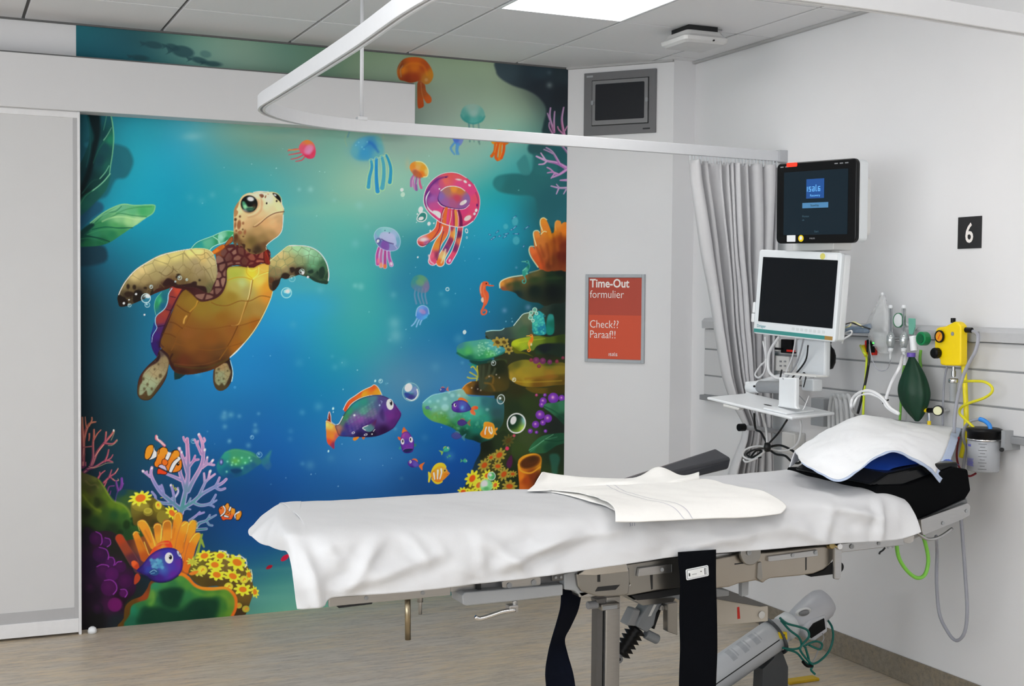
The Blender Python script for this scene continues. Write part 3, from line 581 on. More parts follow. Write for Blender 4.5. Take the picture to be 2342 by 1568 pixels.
def clown(c,x,y,k,f=1):
    """orange fish with white bands; local art box 480 wide, nose right (f=1)"""
    t=lambda p: [(x+f*k*u,y+k*v) for u,v in p]
    K='#140c0c'
    def o(p,col,w=9):
        c.fill(t(p),col);c.line(t(p),K,w*k,closed=True)
    o([(15,130),(30,70),(60,35),(100,25),(125,45),(125,90),(105,140),(80,185),(45,210),(15,190)],[(60,60,'#f0a028')] and '#ee8f22')
    o([(125,45),(140,90),(170,125),(165,170),(120,200),(60,215),(90,180),(118,110)],'#dce4ec',7)
    body=[(165,170),(170,110),(200,70),(240,60),(290,80),(300,110),(340,120),(380,95),(430,110),(440,170),(470,220),(475,290),(455,340),(410,365),(350,370),(290,350),(230,320),(150,300),(130,260),(150,215)]
    o(body,'#f07c1c')
    bb=t(body);c.clip(bb)
    c.glow(*t([(220,120)])[0],70*k,'#f49a28',a=.7);c.glow(*t([(240,280)])[0],60*k,'#d8481a',30*k,a=.7);c.glow(*t([(380,150)])[0],50*k,'#f4982a',a=.7)
    for p in ([(300,105),(345,125),(320,190),(300,220),(265,205),(280,150)],[(440,180),(465,200),(410,260),(370,330),(345,375),(310,370),(330,300),(370,230)],[(210,270),(260,280),(290,340),(270,350),(200,310),(180,295)]):
        c.fill(t(p),'#e6ecf0' if p[0][0] > 250 else '#c4b8d4');c.line(t(p),K,9*k,closed=True)
    c.clip()
    c.line(t([(430,180),(445,200),(400,250)]),'#e6ecf0',20*k)
    o([(235,210),(270,205),(300,235),(290,275),(255,285),(225,255)],'#ee6a1c',7)
    o([(180,320),(240,340),(290,370),(270,395),(210,390),(170,385)],'#d8401a',7)
    o([(250,60),(225,75),(175,150),(150,240),(170,250),(230,190),(275,110),(280,80)],'#f0901e',7) if False else None
    e=t([(428,262)])[0];c.dot(e[0],e[1],17*k,'#0c0404',24*k,.2*f);c.dot(e[0]+f*5*k,e[1]-6*k,5*k,'#f8e0c0')
def paint_jellies(c):
    c.part('painted_jellyfish','dark orange painted jellyfish at the top, partly behind the door rail cover')
    c.view(880,110,3.6465)
    c.fill([(275,280),(330,300),(345,360),(385,410),(385,450),(350,460),(320,420),(325,480),(300,500),(275,495),(270,400)],[(300,320,'#9a4a24'),(300,480,'#b84c1c'),(360,440,'#c0581e'),(320,360,'#a85424')],soft=2)
    c.line([(300,290),(310,380),(330,440)],'#c48c5c',5,soft=2,a=.6)
    c.fill([(100,200),(115,140),(160,90),(240,75),(320,90),(370,140),(400,200),(400,250),(370,295),(330,300),(290,275),(220,290),(160,275),(120,260)],[(240,90,'#c0581c'),(150,180,'#c86c1a'),(250,160,'#c4661a'),(330,160,'#a8481c'),(380,220,'#b87820'),(250,250,'#963a18'),(130,150,'#7c3c20'),(190,250,'#8c3418'),(350,270,'#b0742c')],soft=2.5)
    c.line([(108,240),(105,190),(135,120)],'#b8884c',5,soft=2,a=.7);c.line([(148,150),(130,180),(135,240)],'#9c9478',6,soft=3,a=.7);c.dot(345,265,14,'#c49868',a=.6,soft=3);c.line([(150,205),(170,150),(240,125),(320,150),(350,220)],'#d87c1c',14,soft=6,a=.5)
    c.part('painted_jellyfish','pale teal painted jellyfish above the curtain rail')
    for x in (700,735,780,700): c.line([(x,630),(x+6,700),(x+8,780)],'#4c7c80',12,8,soft=3,a=.6)
    c.line([(770,700),(780,770),(790,800)],'#3c5c60',14,8,soft=4,a=.6)
    c.fill([(630,560),(650,500),(700,470),(760,470),(810,500),(835,560),(815,610),(750,635),(690,625),(645,595)],[(730,490,'#8aaca0'),(740,540,'#8cb4ac'),(680,590,'#2f8a84'),(640,560,'#4a9890'),(800,590,'#3a9890'),(740,610,'#48a49c'),(820,550,'#60a49a')],soft=4,a=.85)
    c.line([(635,560),(660,600),(730,630),(800,610),(832,570)],'#2a807c',8,soft=4,a=.6)
    c.part('painted_jellyfish','small blue painted jellyfish just under the curtain rail')
    c.fill([(555,735),(560,690),(600,670),(640,700),(655,760),(630,810),(590,800)],[(600,760,'#4468cc'),(640,780,'#7484cc'),(580,720,'#4c7cd0')],soft=3,a=.9)
    for q in ([(580,790),(550,830),(560,860),(580,885)],[(600,800),(595,850),(600,885)],[(615,800),(605,850),(615,885)]): c.line(q,'#4a90cc',18,12,soft=3,a=.85)
    c.part('painted_jellyfish','orange painted jellyfish under the rail near the dark reef')
    c.fill([(880,760),(890,700),(960,680),(1030,710),(1040,780),(1000,810),(940,800),(900,800)],[(900,770,'#e49a28'),(950,780,'#d8641c'),(1020,790,'#cc7424'),(960,700,'#e08a24')],soft=2.5)
    for i,q in enumerate([[(920,800),(915,860),(890,900)],[(945,800),(930,870),(925,910),(940,930)],[(965,800),(960,870),(955,925)],[(995,800),(990,860),(970,915)]]): c.line(q,['#d8641c','#dc5c18','#e07820','#dc5a1a'][i],20,26,soft=2)
    for q in ([(932,800),(915,870)],[(958,800),(948,870),(945,900)],[(980,800),(975,870),(960,910)]): c.line(q,'#f4a84c',4,soft=2,a=.8)
    c.view(780,280,4.6118)
    c.part('painted_jellyfish','large pale blue painted jellyfish with four long tentacles')
    c.glow(240,300,150,'#4a9cc4',110,.2,a=.75,mark=True);c.fill([(100,320),(130,230),(200,165),(300,140),(400,150),(440,230),(450,320),(400,370),(280,400),(160,390)],[(200,200,'#4aa0c8'),(320,230,'#2a80c0'),(250,330,'#3090c4'),(420,180,'#5aaab0'),(130,300,'#5aa8b8'),(410,330,'#5aaab4')],soft=9,a=.75)
    c.line([(300,210),(340,240),(390,310)],'#2468b8',26,16,soft=7,a=.85);c.line([(240,270),(290,230),(330,220)],'#2a78bc',12,soft=5,a=.6)
    c.line([(60,250),(40,170),(90,90),(200,30)],'#a8b070',5,soft=4,a=.4);c.line([(70,150),(90,90),(130,60)],'#3c78b0',8,soft=5,a=.6);c.line([(400,90),(440,120),(450,160)],'#b4b478',6,soft=4,a=.4)
    T=[([(315,400),(325,470),(300,570),(290,660),(288,680)],28,46),([(372,385),(370,480),(372,600),(380,700),(384,725)],32,50),([(430,365),(448,450),(450,560),(440,650),(432,690)],32,52),([(475,345),(500,400),(522,480),(520,570),(512,630)],24,44)]
    for q,a,b in T: c.line(q,'#b4dc9c',a+14,b+16,soft=2,a=.75)
    for i,(q,a,b) in enumerate(T): c.line(q,['#3a9cbc','#2a90c8','#4aa4b8','#2a94bc'][i],a,b-4,soft=1.6)
    for q in ([(320,440),(315,540),(290,650)],[(372,460),(375,600),(384,700)]): c.line(q,'#1c78b4',8,6,soft=4,a=.5)
    c.line([(295,402),(360,385),(420,365),(470,345)],'#b8d8c8',4,soft=1.5,a=.8)
    for x,y in [(185,210),(155,240),(275,205),(240,280),(220,260)]: c.dot(x,y,6,'#a0dce0',a=.6,mark=False,soft=3)
    c.part('painted_jellyfish','small orange painted jellyfish with pink tentacles left of the big pink one')
    c.glow(700,440,26,'#b8b48c',60,a=.5)
    for q,col in [([(770,550),(740,600),(738,670)],'#a86ca4'),([(770,560),(760,630),(780,700)],'#b87cae'),([(800,570),(790,640),(795,710)],'#8c5c9c'),([(825,580),(830,640),(845,690)],'#c85c88')]: c.line(q,col,18,26,soft=1.6)
    for q in ([(775,560),(752,620),(750,680)],[(805,580),(795,650)],[(822,590),(815,650),(830,700)]): c.line(q,'#e0a8c4',5,soft=1.6,a=.8)
    c.fill([(722,480),(735,435),(780,410),(840,412),(890,450),(920,510),(905,570),(860,580),(800,570),(750,535)],[(820,430,'#f4b048'),(810,470,'#f8a85c'),(760,460,'#f0882c'),(860,480,'#f49a2c'),(770,520,'#b87858'),(850,540,'#e47820'),(730,480,'#e88c34'),(905,520,'#f4c068')],soft=1.5)
    c.line([(790,412),(850,418),(895,455),(918,510),(908,565),(870,575)],'#fae8a8',7,9,soft=1.6)
    c.fill([(760,520),(790,500),(850,545),(840,590),(770,570)],'#a84c34',soft=5,a=.6)
    c.dot(640,710,18,'#d4ecd8',20,.3);c.dot(650,760,22,'#bcdcc8',26,.3);c.dot(655,800,7,'#8cc4b0',soft=3)
    c.view(0,0,1);c.part('painted_jellyfish','small red painted jellyfish swimming sideways at upper left')
    for q in ([(692,342),(675,341),(658,345)],[(692,348),(672,352),(660,354)],[(694,354),(680,361),(665,364)],[(697,358),(690,366),(676,369)]): c.line(q,'#d84858',3.4,2,soft=1.5,a=.9)
    c.line([(690,340),(672,343),(660,342)],'#e88848',2.5,soft=1.5)
    c.fill([(683,340),(690,325),(704,320),(717,328),(722,345),(718,360),(706,363),(696,357)],[(704,323,'#e8803c'),(700,340,'#e05070'),(706,345,'#dc78a8'),(715,350,'#d83c5c'),(702,358,'#d43058')],soft=1.5)
    c.dot(706,342,9,'#e290b8',12,.6,soft=5,a=.7)
    c.view(780,280,4.6118)
    c.part('painted_jellyfish','big pink painted jellyfish with orange tentacles')
    # tentacles below bell
    T=[([(1040,1040),(1020,1130),(950,1200),(880,1235),(855,1255)],56,100),([(1110,1060),(1090,1170),(1020,1280),(980,1400),(965,1460)],60,84),([(1175,1080),(1170,1200),(1110,1330),(1060,1420),(1045,1475)],44,80),([(1260,1080),(1240,1220),(1200,1350),(1150,1440),(1135,1465)],50,52)]
    for q,a,b in T: c.line(q,'#fbeef0',a+12,b+14)
    cols=[[(1030,1100,'#e8583c'),(950,1200,'#e87030'),(860,1230,'#e89a98'),(840,1270,'#c84c50'),(900,1260,'#a85c8c')],[(1100,1100,'#e85c48'),(1040,1230,'#ee7a34'),(1000,1300,'#f08c34'),(960,1400,'#e0607c'),(970,1470,'#d84c74'),(1010,1400,'#8c3458')],[(1170,1100,'#a03860'),(1190,1180,'#f09440'),(1150,1250,'#8c3058'),(1100,1330,'#743070'),(1060,1380,'#f0b070'),(1040,1470,'#e8702c'),(1080,1420,'#f4c078')],[(1255,1100,'#d05a60'),(1240,1180,'#6c2450'),(1260,1250,'#e07850'),(1190,1320,'#7c2860'),(1170,1400,'#e84c6c'),(1140,1460,'#c03c78')]]
    for (q,a,b),col in zip(T,cols): c.line(q,col,a,b)
    c.line([(1040,1060),(1030,1130),(970,1220),(890,1290),(830,1290)],'#7c2448',8,soft=2);c.line([(1080,1150),(1050,1260),(1030,1380),(1010,1450)],'#6c2450',8,soft=2);c.line([(925,1400),(940,1460),(975,1490)],'#f4c4cc',16,10,soft=3);c.line([(1100,1340),(1080,1420),(1055,1480)],'#fbe0b0',14,8,soft=4);c.line([(1190,1120),(1190,1240)],'#f8b058',10,soft=3);c.dot(870,1235,46,'#f4dcdc',18,-.1,soft=4,a=.8);c.dot(1145,1455,12,'#f0b8d0',18,.3,soft=2)
    bell=[(870,790),(900,690),(960,610),(1040,550),(1130,528),(1230,540),(1330,590),(1410,670),(1455,770),(1462,870),(1440,960),(1390,1040),(1310,1090),(1220,1100),(1120,1080),(1020,1030),(930,950),(880,870)]
    c.fill(bell,[(1150,550,'#e85858'),(1100,620,'#e8685c'),(1250,570,'#e85c60'),(1000,620,'#8a3c88'),(920,760,'#6c3484'),(960,720,'#a84c90'),(1000,680,'#b0549c'),(980,880,'#c0508c'),(960,800,'#9c5ca8'),(1250,640,'#d84c84'),(1380,720,'#d44480'),(1430,800,'#e05068'),(1400,900,'#d84874'),(1300,950,'#d03c74'),(1350,1000,'#d8506c'),(1100,960,'#e0487c'),(1000,960,'#dc4480'),(1250,1000,'#c83868'),(1060,640,'#c85478')],rim=[('#c02858',4,.6)])
    c.clip(bell)
    c.line([(905,880),(890,800),(930,690),(1020,600),(1120,570)],'#5c2478',26,12,soft=4,a=.85);c.line([(1420,740),(1445,830),(1430,930),(1370,1030),(1290,1080)],'#8c2464',12,10,soft=3,a=.6)
    c.fill([(935,720),(905,790),(900,850),(930,910),(1000,960),(1090,1020),(1080,1030),(1000,980),(930,930),(900,870),(890,800),(910,750)],'#fbf0f4',soft=2);c.fill([(970,930),(1020,935),(1050,960),(1040,1010),(990,970)],'#fbf0f4',soft=2)
    c.clip()
    # inner bell
    inn=[(1030,760),(1060,710),(1120,680),(1190,672),(1260,690),(1330,740),(1360,800),(1350,860),(1300,900),(1220,905),(1130,890),(1060,860),(1025,810)]
    c.fill([(x-6,y+10) for x,y in inn],'#3c1464');c.line([(1020,840),(1060,880),(1140,905),(1230,915),(1300,910),(1350,870)],'#fbe0f0',6)
    c.fill(inn,[(1190,700,'#e09038'),(1250,720,'#c87838'),(1120,720,'#a87068'),(1050,780,'#8464ac'),(1100,850,'#9c5c9c'),(1220,800,'#c4445c'),(1330,800,'#8a64a0'),(1280,870,'#8c5898'),(1180,840,'#a85884')],soft=2)
    c.line([(1050,720),(1110,680),(1190,672),(1260,690),(1305,722)],'#fff4f0',8,6);c.line([(1040,720),(1030,760),(1030,800)],'#7c4c9c',5,soft=2)
    c.dot(1288,845,42,'#f4d0cc',20,-.55);c.dot(1308,832,12,'#ffffff',16);c.dot(1240,603,32,'#fbd0d0',9,.15,soft=2);c.dot(1308,624,20,'#fdd8d8',12,.6);c.dot(1354,662,16,'#fbc8d8',11,.7);c.dot(1334,1008,42,'#f8ccc8',24,-.55);c.dot(1424,926,13,'#ffffff',18,.2);c.dot(1406,963,12,'#ffffff',14,.2);c.dot(1036,700,8,'#ffffff');c.dot(1105,578,10,'#3c1464',6);c.dot(1433,872,8,'#5c1464',16)
    # upper tentacles inside bell
    for q,col,w in [([(1085,905),(1065,970),(1050,1060)],'#a02c50',26),([(1110,905),(1095,980),(1085,1080)],'#ee6a30',44),([(1150,915),(1145,1000),(1150,1080)],'#dc4c50',24),([(1190,925),(1195,1000),(1205,1085)],'#a83458',40),([(1205,930),(1215,1010),(1215,1085)],'#f09440',34),([(1240,930),(1262,1010),(1265,1085)],'#6c1c50',34)]: c.line(q,col,w*.7,w,soft=1.6)
    for q in ([(1090,910),(1065,980),(1055,1060)],[(1165,930),(1160,1000),(1140,1080)],[(1225,940),(1235,1010),(1232,1090)]): c.line(q,'#fbdcc0',5)
    c.line([(1040,1050),(1110,1078),(1220,1102),(1310,1092),(1390,1040)],'#fbeef0',8);c.line([(1400,650),(1455,770),(1462,870),(1440,960),(1400,1030)],'#f4c4d4',5);c.line([(1040,1050),(940,970),(880,880),(870,790),(900,690),(960,610),(1050,548),(1150,527),(1240,540),(1320,585)],'#fbe4ec',7,5)
    c.part('painted_bubbles','white painted bubbles beside the big pink jellyfish')
    c.dot(838,920,24,'#ffffff',34,.2);c.fill([(800,1010),(830,960),(870,945),(900,965),(895,1020),(860,1045),(815,1040)],'#2f8078');c.line([(800,1010),(830,960),(870,945),(900,970),(893,1020),(855,1045),(812,1038)],'#ffffff',9,closed=True);c.dot(842,1012,28,'#ffffff',18,-.3)
    for x,y,r in [(803,965,7),(926,1067,17),(978,1062,7),(940,1143,9),(808,1420,8),(795,1052,4)]: c.dot(x,y,r,'#ffffff',r*1.2,.2)
    c.dot(1322,1143,16,'#ffffff',26,-.2,ring=6);c.dot(1325,1213,9,'#ffffff',12,ring=4,a=.8)
    c.part('painted_jellyfish','lilac painted jellyfish below left of the big pink one')
    jl=[([(400,1320),(380,1400),(385,1490)],'#b04c98'),([(430,1330),(418,1420),(420,1510)],'#b8609c'),([(465,1340),(462,1430),(462,1520)],'#a84088'),([(500,1330),(505,1420),(530,1500)],'#a858a4')]
    for q,col in jl: c.line(q,'#e8c8e8',34,46,soft=1.5,a=.85)
    for q,col in jl: c.line(q,col,22,34,soft=1.5)
    c.dot(420,1505,16,'#f49a70',26,soft=3);c.dot(460,1515,16,'#f07c34',22,soft=3);c.dot(390,1460,10,'#f07888',26,soft=3);c.dot(528,1490,13,'#fbd0dc',20,-.3,soft=2)
    jb=[(350,1220),(355,1160),(400,1115),(470,1105),(550,1125),(605,1180),(625,1260),(600,1330),(540,1355),(460,1345),(390,1300)]
    c.fill(jb,[(470,1130,'#8cc8cc'),(400,1170,'#78bcc4'),(380,1260,'#5c6cac'),(440,1300,'#7a58a8'),(540,1200,'#a8b8dc'),(590,1250,'#70a8c4'),(540,1320,'#8c8cc4'),(360,1210,'#8ca8d0')],a=.9)
    c.fill([(400,1220),(420,1165),(480,1155),(550,1180),(580,1240),(580,1290),(540,1285),(470,1250),(420,1240)],'#b4b8dc',soft=3,a=.85);c.line([(425,1230),(480,1260),(550,1280)],'#3c2c70',9,soft=2);c.fill([(430,1250),(500,1270),(500,1340),(430,1330)],'#7c4ca4',soft=4,a=.8)
    c.dot(392,1250,28,'#545c98',34,.4,soft=2);c.dot(388,1250,13,'#ffffff',18,.4,soft=2);c.line(jb,'#c4dcec',5,closed=True,a=.8);c.line([(560,1290),(590,1330)],'#c8b8e0',5)
    c.dot(462,1138,6,'#304c78');c.dot(508,1164,6,'#304c78')
    c.view(0,0,1)
    c.part('painted_jellyfish','faint grey green painted jellyfish above the small blue one')
    for x,dx in ((950,2),(958,4),(966,3),(974,2)): c.line([(x,660),(x-2,675),(x+dx,694)],'#8a90b0',3,4,soft=2,a=.6)
    c.fill([(940,655),(944,635),(960,628),(976,636),(982,655),(976,668),(958,668)],[(950,640,'#3f8c84'),(962,640,'#6a9c60'),(975,655,'#8c6c90'),(955,660,'#5a7c98')],soft=3,a=.75)
    c.dot(960,646,10,'#6c9870',7,.4,soft=3,a=.6)
    c.part('painted_jellyfish','small bright blue painted jellyfish under the faint grey one')
    for q in ([(955,725),(948,738),(941,745)],[(960,728),(955,738),(952,747)],[(966,728),(962,736),(960,742)]): c.line(q,'#7cb4dc',4,3,soft=1.5)
    c.fill([(950,722),(954,705),(966,698),(978,704),(980,718),(972,729),(960,731)],[(960,708,'#6a9cdc'),(970,715,'#5c78c8'),(975,725,'#4aa8dc'),(955,722,'#4c88d4')],soft=1.5);c.dot(966,712,8,'#b08cc0',5,.5,soft=2,a=.7);c.line([(951,722),(954,705),(966,698),(978,704),(981,718)],'#a8d4f4',1.6,a=.8)
def seahorse(c,x,y,k,base,lit,dk,a=1.):
    t=lambda p: [(x+u*k,y+v*k) for u,v in p]
    c.line(t([(62,40),(100,52),(148,55)]),base,22*k,12*k,a=a);c.dot(*t([(60,32)])[0],34*k,base,28*k,a=a)
    c.line(t([(40,25),(15,60),(15,120),(40,190),(50,230)]),base,40*k,60*k,a=a);c.fill(t([(30,40),(5,100),(15,170),(30,240),(40,290),(70,270),(95,200),(90,140),(60,100),(60,60)]),base,a=a)
    c.line(t([(50,250),(30,310),(10,350),(20,385),(55,380),(70,350),(50,330),(36,350)]),base,26*k,12*k,a=a)
    c.line(t([(40,60),(30,120),(55,200),(50,260)]),lit,16*k,10*k,soft=3,a=.6*a);c.dot(*t([(66,30)])[0],8*k,dk)
    c.line(t([(20,50),(2,100),(12,170)]),lit,5*k,soft=1.5,a=.6*a)
def paint_reef(c):
    # right reef
    c.part('painted_reef','dark green reef ledges painted along the right edge of the mural')
    c.view(1010,700,3.6467)
    c.fill([(440,760),(440,500),(430,400),(400,300),(370,240),(560,190),(700,60),(830,20),(1060,-40),(1060,1600),(240,1600),(260,1350),(330,1200),(330,1130),(440,1000)],[(700,100,'#4c5c44'),(620,180,'#46604c'),(850,30,'#2c3c34'),(950,60,'#14241f'),(800,380,'#2c3418'),(880,340,'#12181c'),(600,560,'#30301a'),(640,700,'#2c2c14'),(700,800,'#2c3c1c'),(620,850,'#20301c'),(560,1060,'#26381c'),(700,1100,'#3c4c28'),(640,1180,'#35481f'),(400,1200,'#2a3418'),(300,1260,'#142c38'),(290,1330,'#1c3440'),(700,1350,'#222c18'),(850,1400,'#2c3c1c'),(950,1250,'#1c2c1c'),(950,1000,'#1c2420'),(980,500,'#2c3014'),(500,300,'#2a2c1c')],soft=3)
    c.fill([(360,230),(385,205),(480,200),(530,180),(600,165),(640,110),(680,65),(740,50),(800,60),(830,240),(700,260),(560,275),(430,300),(380,250)],[(400,220,'#3c5048'),(500,230,'#384c48'),(640,150,'#4c6450'),(700,110,'#5c6c50'),(680,200,'#3c6044'),(760,200,'#44503c'),(500,260,'#2c3c3c')],soft=2)
    c.line([(372,210),(420,202),(490,200),(520,184)],'#a8e0d8',8,6);c.line([(600,160),(640,110),(680,65),(740,52)],'#c8ecd8',7,6)
    c.view(1080,480,4.9)
    c.fill([(305,830),(330,790),(420,760),(560,740),(700,690),(800,660),(1060,630),(1060,1000),(900,1050),(810,1075),(740,1040),(650,1030),(530,980),(480,930),(400,905),(330,895)],[(330,830,'#d89038'),(400,790,'#b87c34'),(560,760,'#8c6430'),(700,720,'#5a5630'),(400,850,'#5c4c28'),(500,850,'#34442c'),(700,780,'#2c3c20'),(700,900,'#12201c'),(900,750,'#182c1c'),(900,900,'#0c1414'),(340,885,'#8c4c34'),(500,940,'#182c2c'),(980,680,'#101c18')],soft=2)
    c.line([(308,870),(308,820),(340,785),(430,752),(560,732)],'#f4f0c0',12,9,soft=2);c.line([(640,700),(720,680),(760,665)],'#b89c6c',6,soft=3)
    c.line([(420,830),(600,800),(800,770),(1000,760)],'#2c4424',24,soft=8,a=.6)
    c.part('painted_coral','orange finger coral painted at the right edge, above the dark ledge')
    F=[([(960,150),(970,300),(980,500)],70,170),([(795,120),(820,230),(850,420),(900,560)],68,200),([(800,270),(830,400),(850,600)],60,180),([(720,270),(745,400),(800,560)],70,140),([(1040,180),(1040,420),(1050,600)],90,180),([(665,440),(700,520),(780,630)],56,80)]
    oc=[(800,110,'#e88a28'),(820,200,'#d8802c'),(720,260,'#e08838'),(760,360,'#c87430'),(960,150,'#dc8c38'),(1040,220,'#d87820'),(880,260,'#d08018'),(900,400,'#9c5018'),(960,350,'#8c3c14'),(900,560,'#6c3414'),(1000,520,'#5c1c10'),(820,520,'#a45424'),(670,450,'#dc6c34'),(720,540,'#c85828'),(780,620,'#c85424'),(1020,400,'#702814'),(850,620,'#6c3418')]
    for q,a,b in F[:5]: c.line(q,oc,a,b,soft=1.8)
    c.fill([(700,400),(800,300),(1060,250),(1060,640),(760,650)],oc,soft=4);c.line(F[5][0],oc,56,80)
    for q in ([(900,260),(920,400),(910,620)],[(830,380),(860,500),(860,640)],[(990,260),(1000,450),(990,640)],[(760,400),(800,520)],[(720,420),(770,540),(800,640)]): c.line(q,'#6c2c14',14,26,soft=7,a=.45)
    for q in ([(830,250),(870,400),(880,600)],[(940,300),(960,450)]): c.line(q,'#b86420',18,12,soft=8,a=.5)
    for q in ([(785,230),(760,160),(765,105),(800,88),(835,110)],[(715,400),(685,290),(690,240),(730,230),(755,250)],[(735,640),(660,530),(635,460),(645,410),(690,408)],[(770,270),(800,240),(830,245)]): c.line(q,'#f8f0b8',10,7,soft=2)
    c.line([(935,230),(925,150),(950,115)],'#e8c480',8,soft=3,a=.5)
    c.view(1010,700,3.6467)
    c.part('painted_coral','teal bubbly coral painted near the right edge')
    c.fill([(760,90),(800,40),(840,60),(860,130),(870,230),(780,235),(755,190)],[(800,80,'#2aa4a8'),(790,140,'#3cb0a0'),(830,180,'#1c7c9c'),(800,220,'#1c8c8c')],soft=3)
    rg=np.random.RandomState(8)
    for _ in range(60):
        x,y=760+rg.rand()*100,60+rg.rand()*170;c.dot(x,y,5+rg.rand()*7,['#4cc4b8','#2ca0a8','#58ccb0','#1c7c98'][rg.randint(4)],soft=1.5,a=.7)
    for x,y,r in [(775,30,20),(745,55,17),(740,95,19),(760,120,14),(790,60,14),(735,75,10)]: c.dot(x,y,r,'#6cb8a0',a=.9);c.dot(x,y,r,'#d8f4dc',ring=4)
    c.fill([(885,80),(910,65),(935,90),(935,220),(880,235),(870,160)],[(905,80,'#2c8c84'),(900,200,'#127c6c'),(930,150,'#146858')],soft=4)
    c.part('painted_reef','yellow green and brown shelf corals painted on the reef')
    c.fill([(580,315),(600,285),(680,262),(800,248),(900,255),(1040,235),(1040,330),(900,310),(800,330),(760,370),(700,360),(640,380),(590,360)],[(620,310,'#b4c424'),(700,280,'#a0b028'),(680,330,'#9cb428'),(620,365,'#6c7818'),(800,280,'#6c8424'),(900,285,'#465c18'),(1000,280,'#2c3c14'),(750,350,'#5c7828')],soft=2.5)
    c.fill([(580,330),(640,370),(700,385),(760,420),(690,395),(610,390)],'#5c6010',soft=3)
    c.line([(640,305),(740,285),(860,270)],'#c4d030',8,3,soft=3,a=.6)
    c.fill([(800,330),(900,310),(1040,320),(1040,440),(900,400),(780,400)],[(850,350,'#141c20'),(900,420,'#1c2c20'),(800,410,'#243c20')],soft=7)
    shelf=[(528,545),(550,500),(600,465),(700,445),(850,470),(1040,480),(1040,640),(940,660),(800,675),(700,670),(620,645),(560,600)]
    c.fill(shelf,[(560,510,'#6c6420'),(620,480,'#5c5c20'),(650,560,'#a08c24'),(700,520,'#8c8428'),(800,530,'#8c7c24'),(700,600,'#a48c24'),(560,580,'#a88c2c'),(640,630,'#8c6c18'),(800,650,'#6c4c14'),(900,560,'#8c6020'),(980,530,'#6c6020'),(1000,620,'#5c4814'),(900,490,'#3c4c1c')],soft=2)
    c.fill([(660,510),(800,500),(1040,500),(1040,560),(900,570),(760,600),(680,620),(600,600),(620,560)],'#9a8226',soft=6,a=.5);c.line([(548,575),(600,620),(700,632),(850,628),(1000,620)],'#b89c2c',10,6,soft=3,a=.7);c.line([(700,605),(820,595),(960,585)],'#8c5c1c',16,soft=6,a=.6)
    c.fill([(700,675),(850,680),(1040,655),(1040,720),(900,730),(760,720)],[(800,690,'#5c4c14'),(950,700,'#3c3410')],soft=3)
    c.part('painted_coral','purple berry coral clusters painted on the right reef')
    for x,y,r in [(787,452,28),(842,456,26),(900,465,20),(745,448,16),(810,500,16),(960,460,16),(1010,430,14)]: c.dot(x,y,r,'#6c2c5c' if r > 18 else '#7c2c40',a=.9);c.glow(x,y-r*.2,r*.5,'#a04c70',a=.6)
    for x,y,r in [(930,765,44),(845,790,30),(835,820,24),(820,905,38),(885,935,34),(783,985,30),(843,970,24),(738,1040,20),(790,1050,14),(865,1040,14),(860,740,14),(790,740,12),(1000,765,26)]:
        c.dot(x,y,r,'#6c2ca0' if x > 700 and r > 13 else '#a02c50');c.glow(x-r*.1,y-r*.1,r*.6,'#a060c8',a=.7);c.glow(x-r*.1,y-r*.15,r*.28,'#f0b8c8',a=.8)
    for x,y in [(905,1040),(740,1055)]: pass
    c.part('painted_leaf','two dark green leaves painted at the lower right edge')
    c.fill([(848,840),(870,810),(940,805),(1040,795),(1040,990),(960,930),(900,880)],[(870,830,'#3c7854'),(950,850,'#2a6444'),(1000,830,'#347454'),(1000,940,'#183c2c')],soft=2);c.line([(855,835),(930,870),(1030,940)],'#184c34',8,soft=3)
    c.fill([(725,1200),(760,1140),(830,1085),(930,1062),(1040,1060),(1040,1130),(960,1160),(900,1200),(850,1225),(760,1220)],[(760,1190,'#2a6c44'),(850,1110,'#2a6440'),(950,1090,'#1c4c34'),(900,1170,'#184430'),(800,1200,'#2c5c38')],soft=2)
    c.line([(728,1200),(790,1160),(860,1110),(930,1068)],'#8cc49c',5,3,soft=2,a=.8);c.line([(735,1215),(800,1160),(850,1120),(960,1090)],'#5ca47c',6,3,soft=3,a=.6);c.line([(860,1115),(960,1125),(1030,1110)],'#123c28',8,soft=3)
    c.fill([(900,1240),(960,1230),(985,1270),(970,1340),(960,1400),(920,1390),(910,1320)],'#2a6c5c',soft=7,a=.6)
    # left-of-reef ledges
    c.part('painted_coral','green plate coral painted with a cluster of yellow sprigs under it')
    c.fill([(125,370),(130,330),(180,300),(280,285),(400,275),(480,330),(530,350),(520,390),(440,420),(330,455),(230,445),(150,415)],[(150,330,'#3a8090'),(280,305,'#4aa090'),(220,380,'#50b060'),(300,360,'#5cb088'),(160,380,'#3c9c64'),(420,330,'#4ca8a8'),(400,400,'#4cac60'),(500,360,'#3c9098'),(330,430,'#2c8c5c'),(230,430,'#186450')],soft=2.5)
    c.line([(130,390),(220,435),(330,445),(450,420),(525,380)],'#145c48',14,8,soft=4);c.fill([(230,450),(330,455),(420,440),(380,490),(280,490)],'#124038',soft=4);c.dot(260,490,30,'#1c9070',8,.2,soft=3)
    rg=np.random.RandomState(2)
    for _ in range(70):
        x,y=300+rg.rand()*200,300+rg.rand()*110;c.dot(x,y,3+rg.rand()*6,'#a8dcc0',a=.45,soft=2)
    c.fill([(380,460),(470,440),(540,450),(530,490),(460,505),(400,490)],[(450,460,'#2c4c3c'),(500,470,'#3c4820')],soft=3)
    for x,y,r in [(465,300,42),(520,300,38),(558,362,34)]: flower(c,x,y,r,.4,1,'#a08c3c','#54441c',6,'#c4b05c')
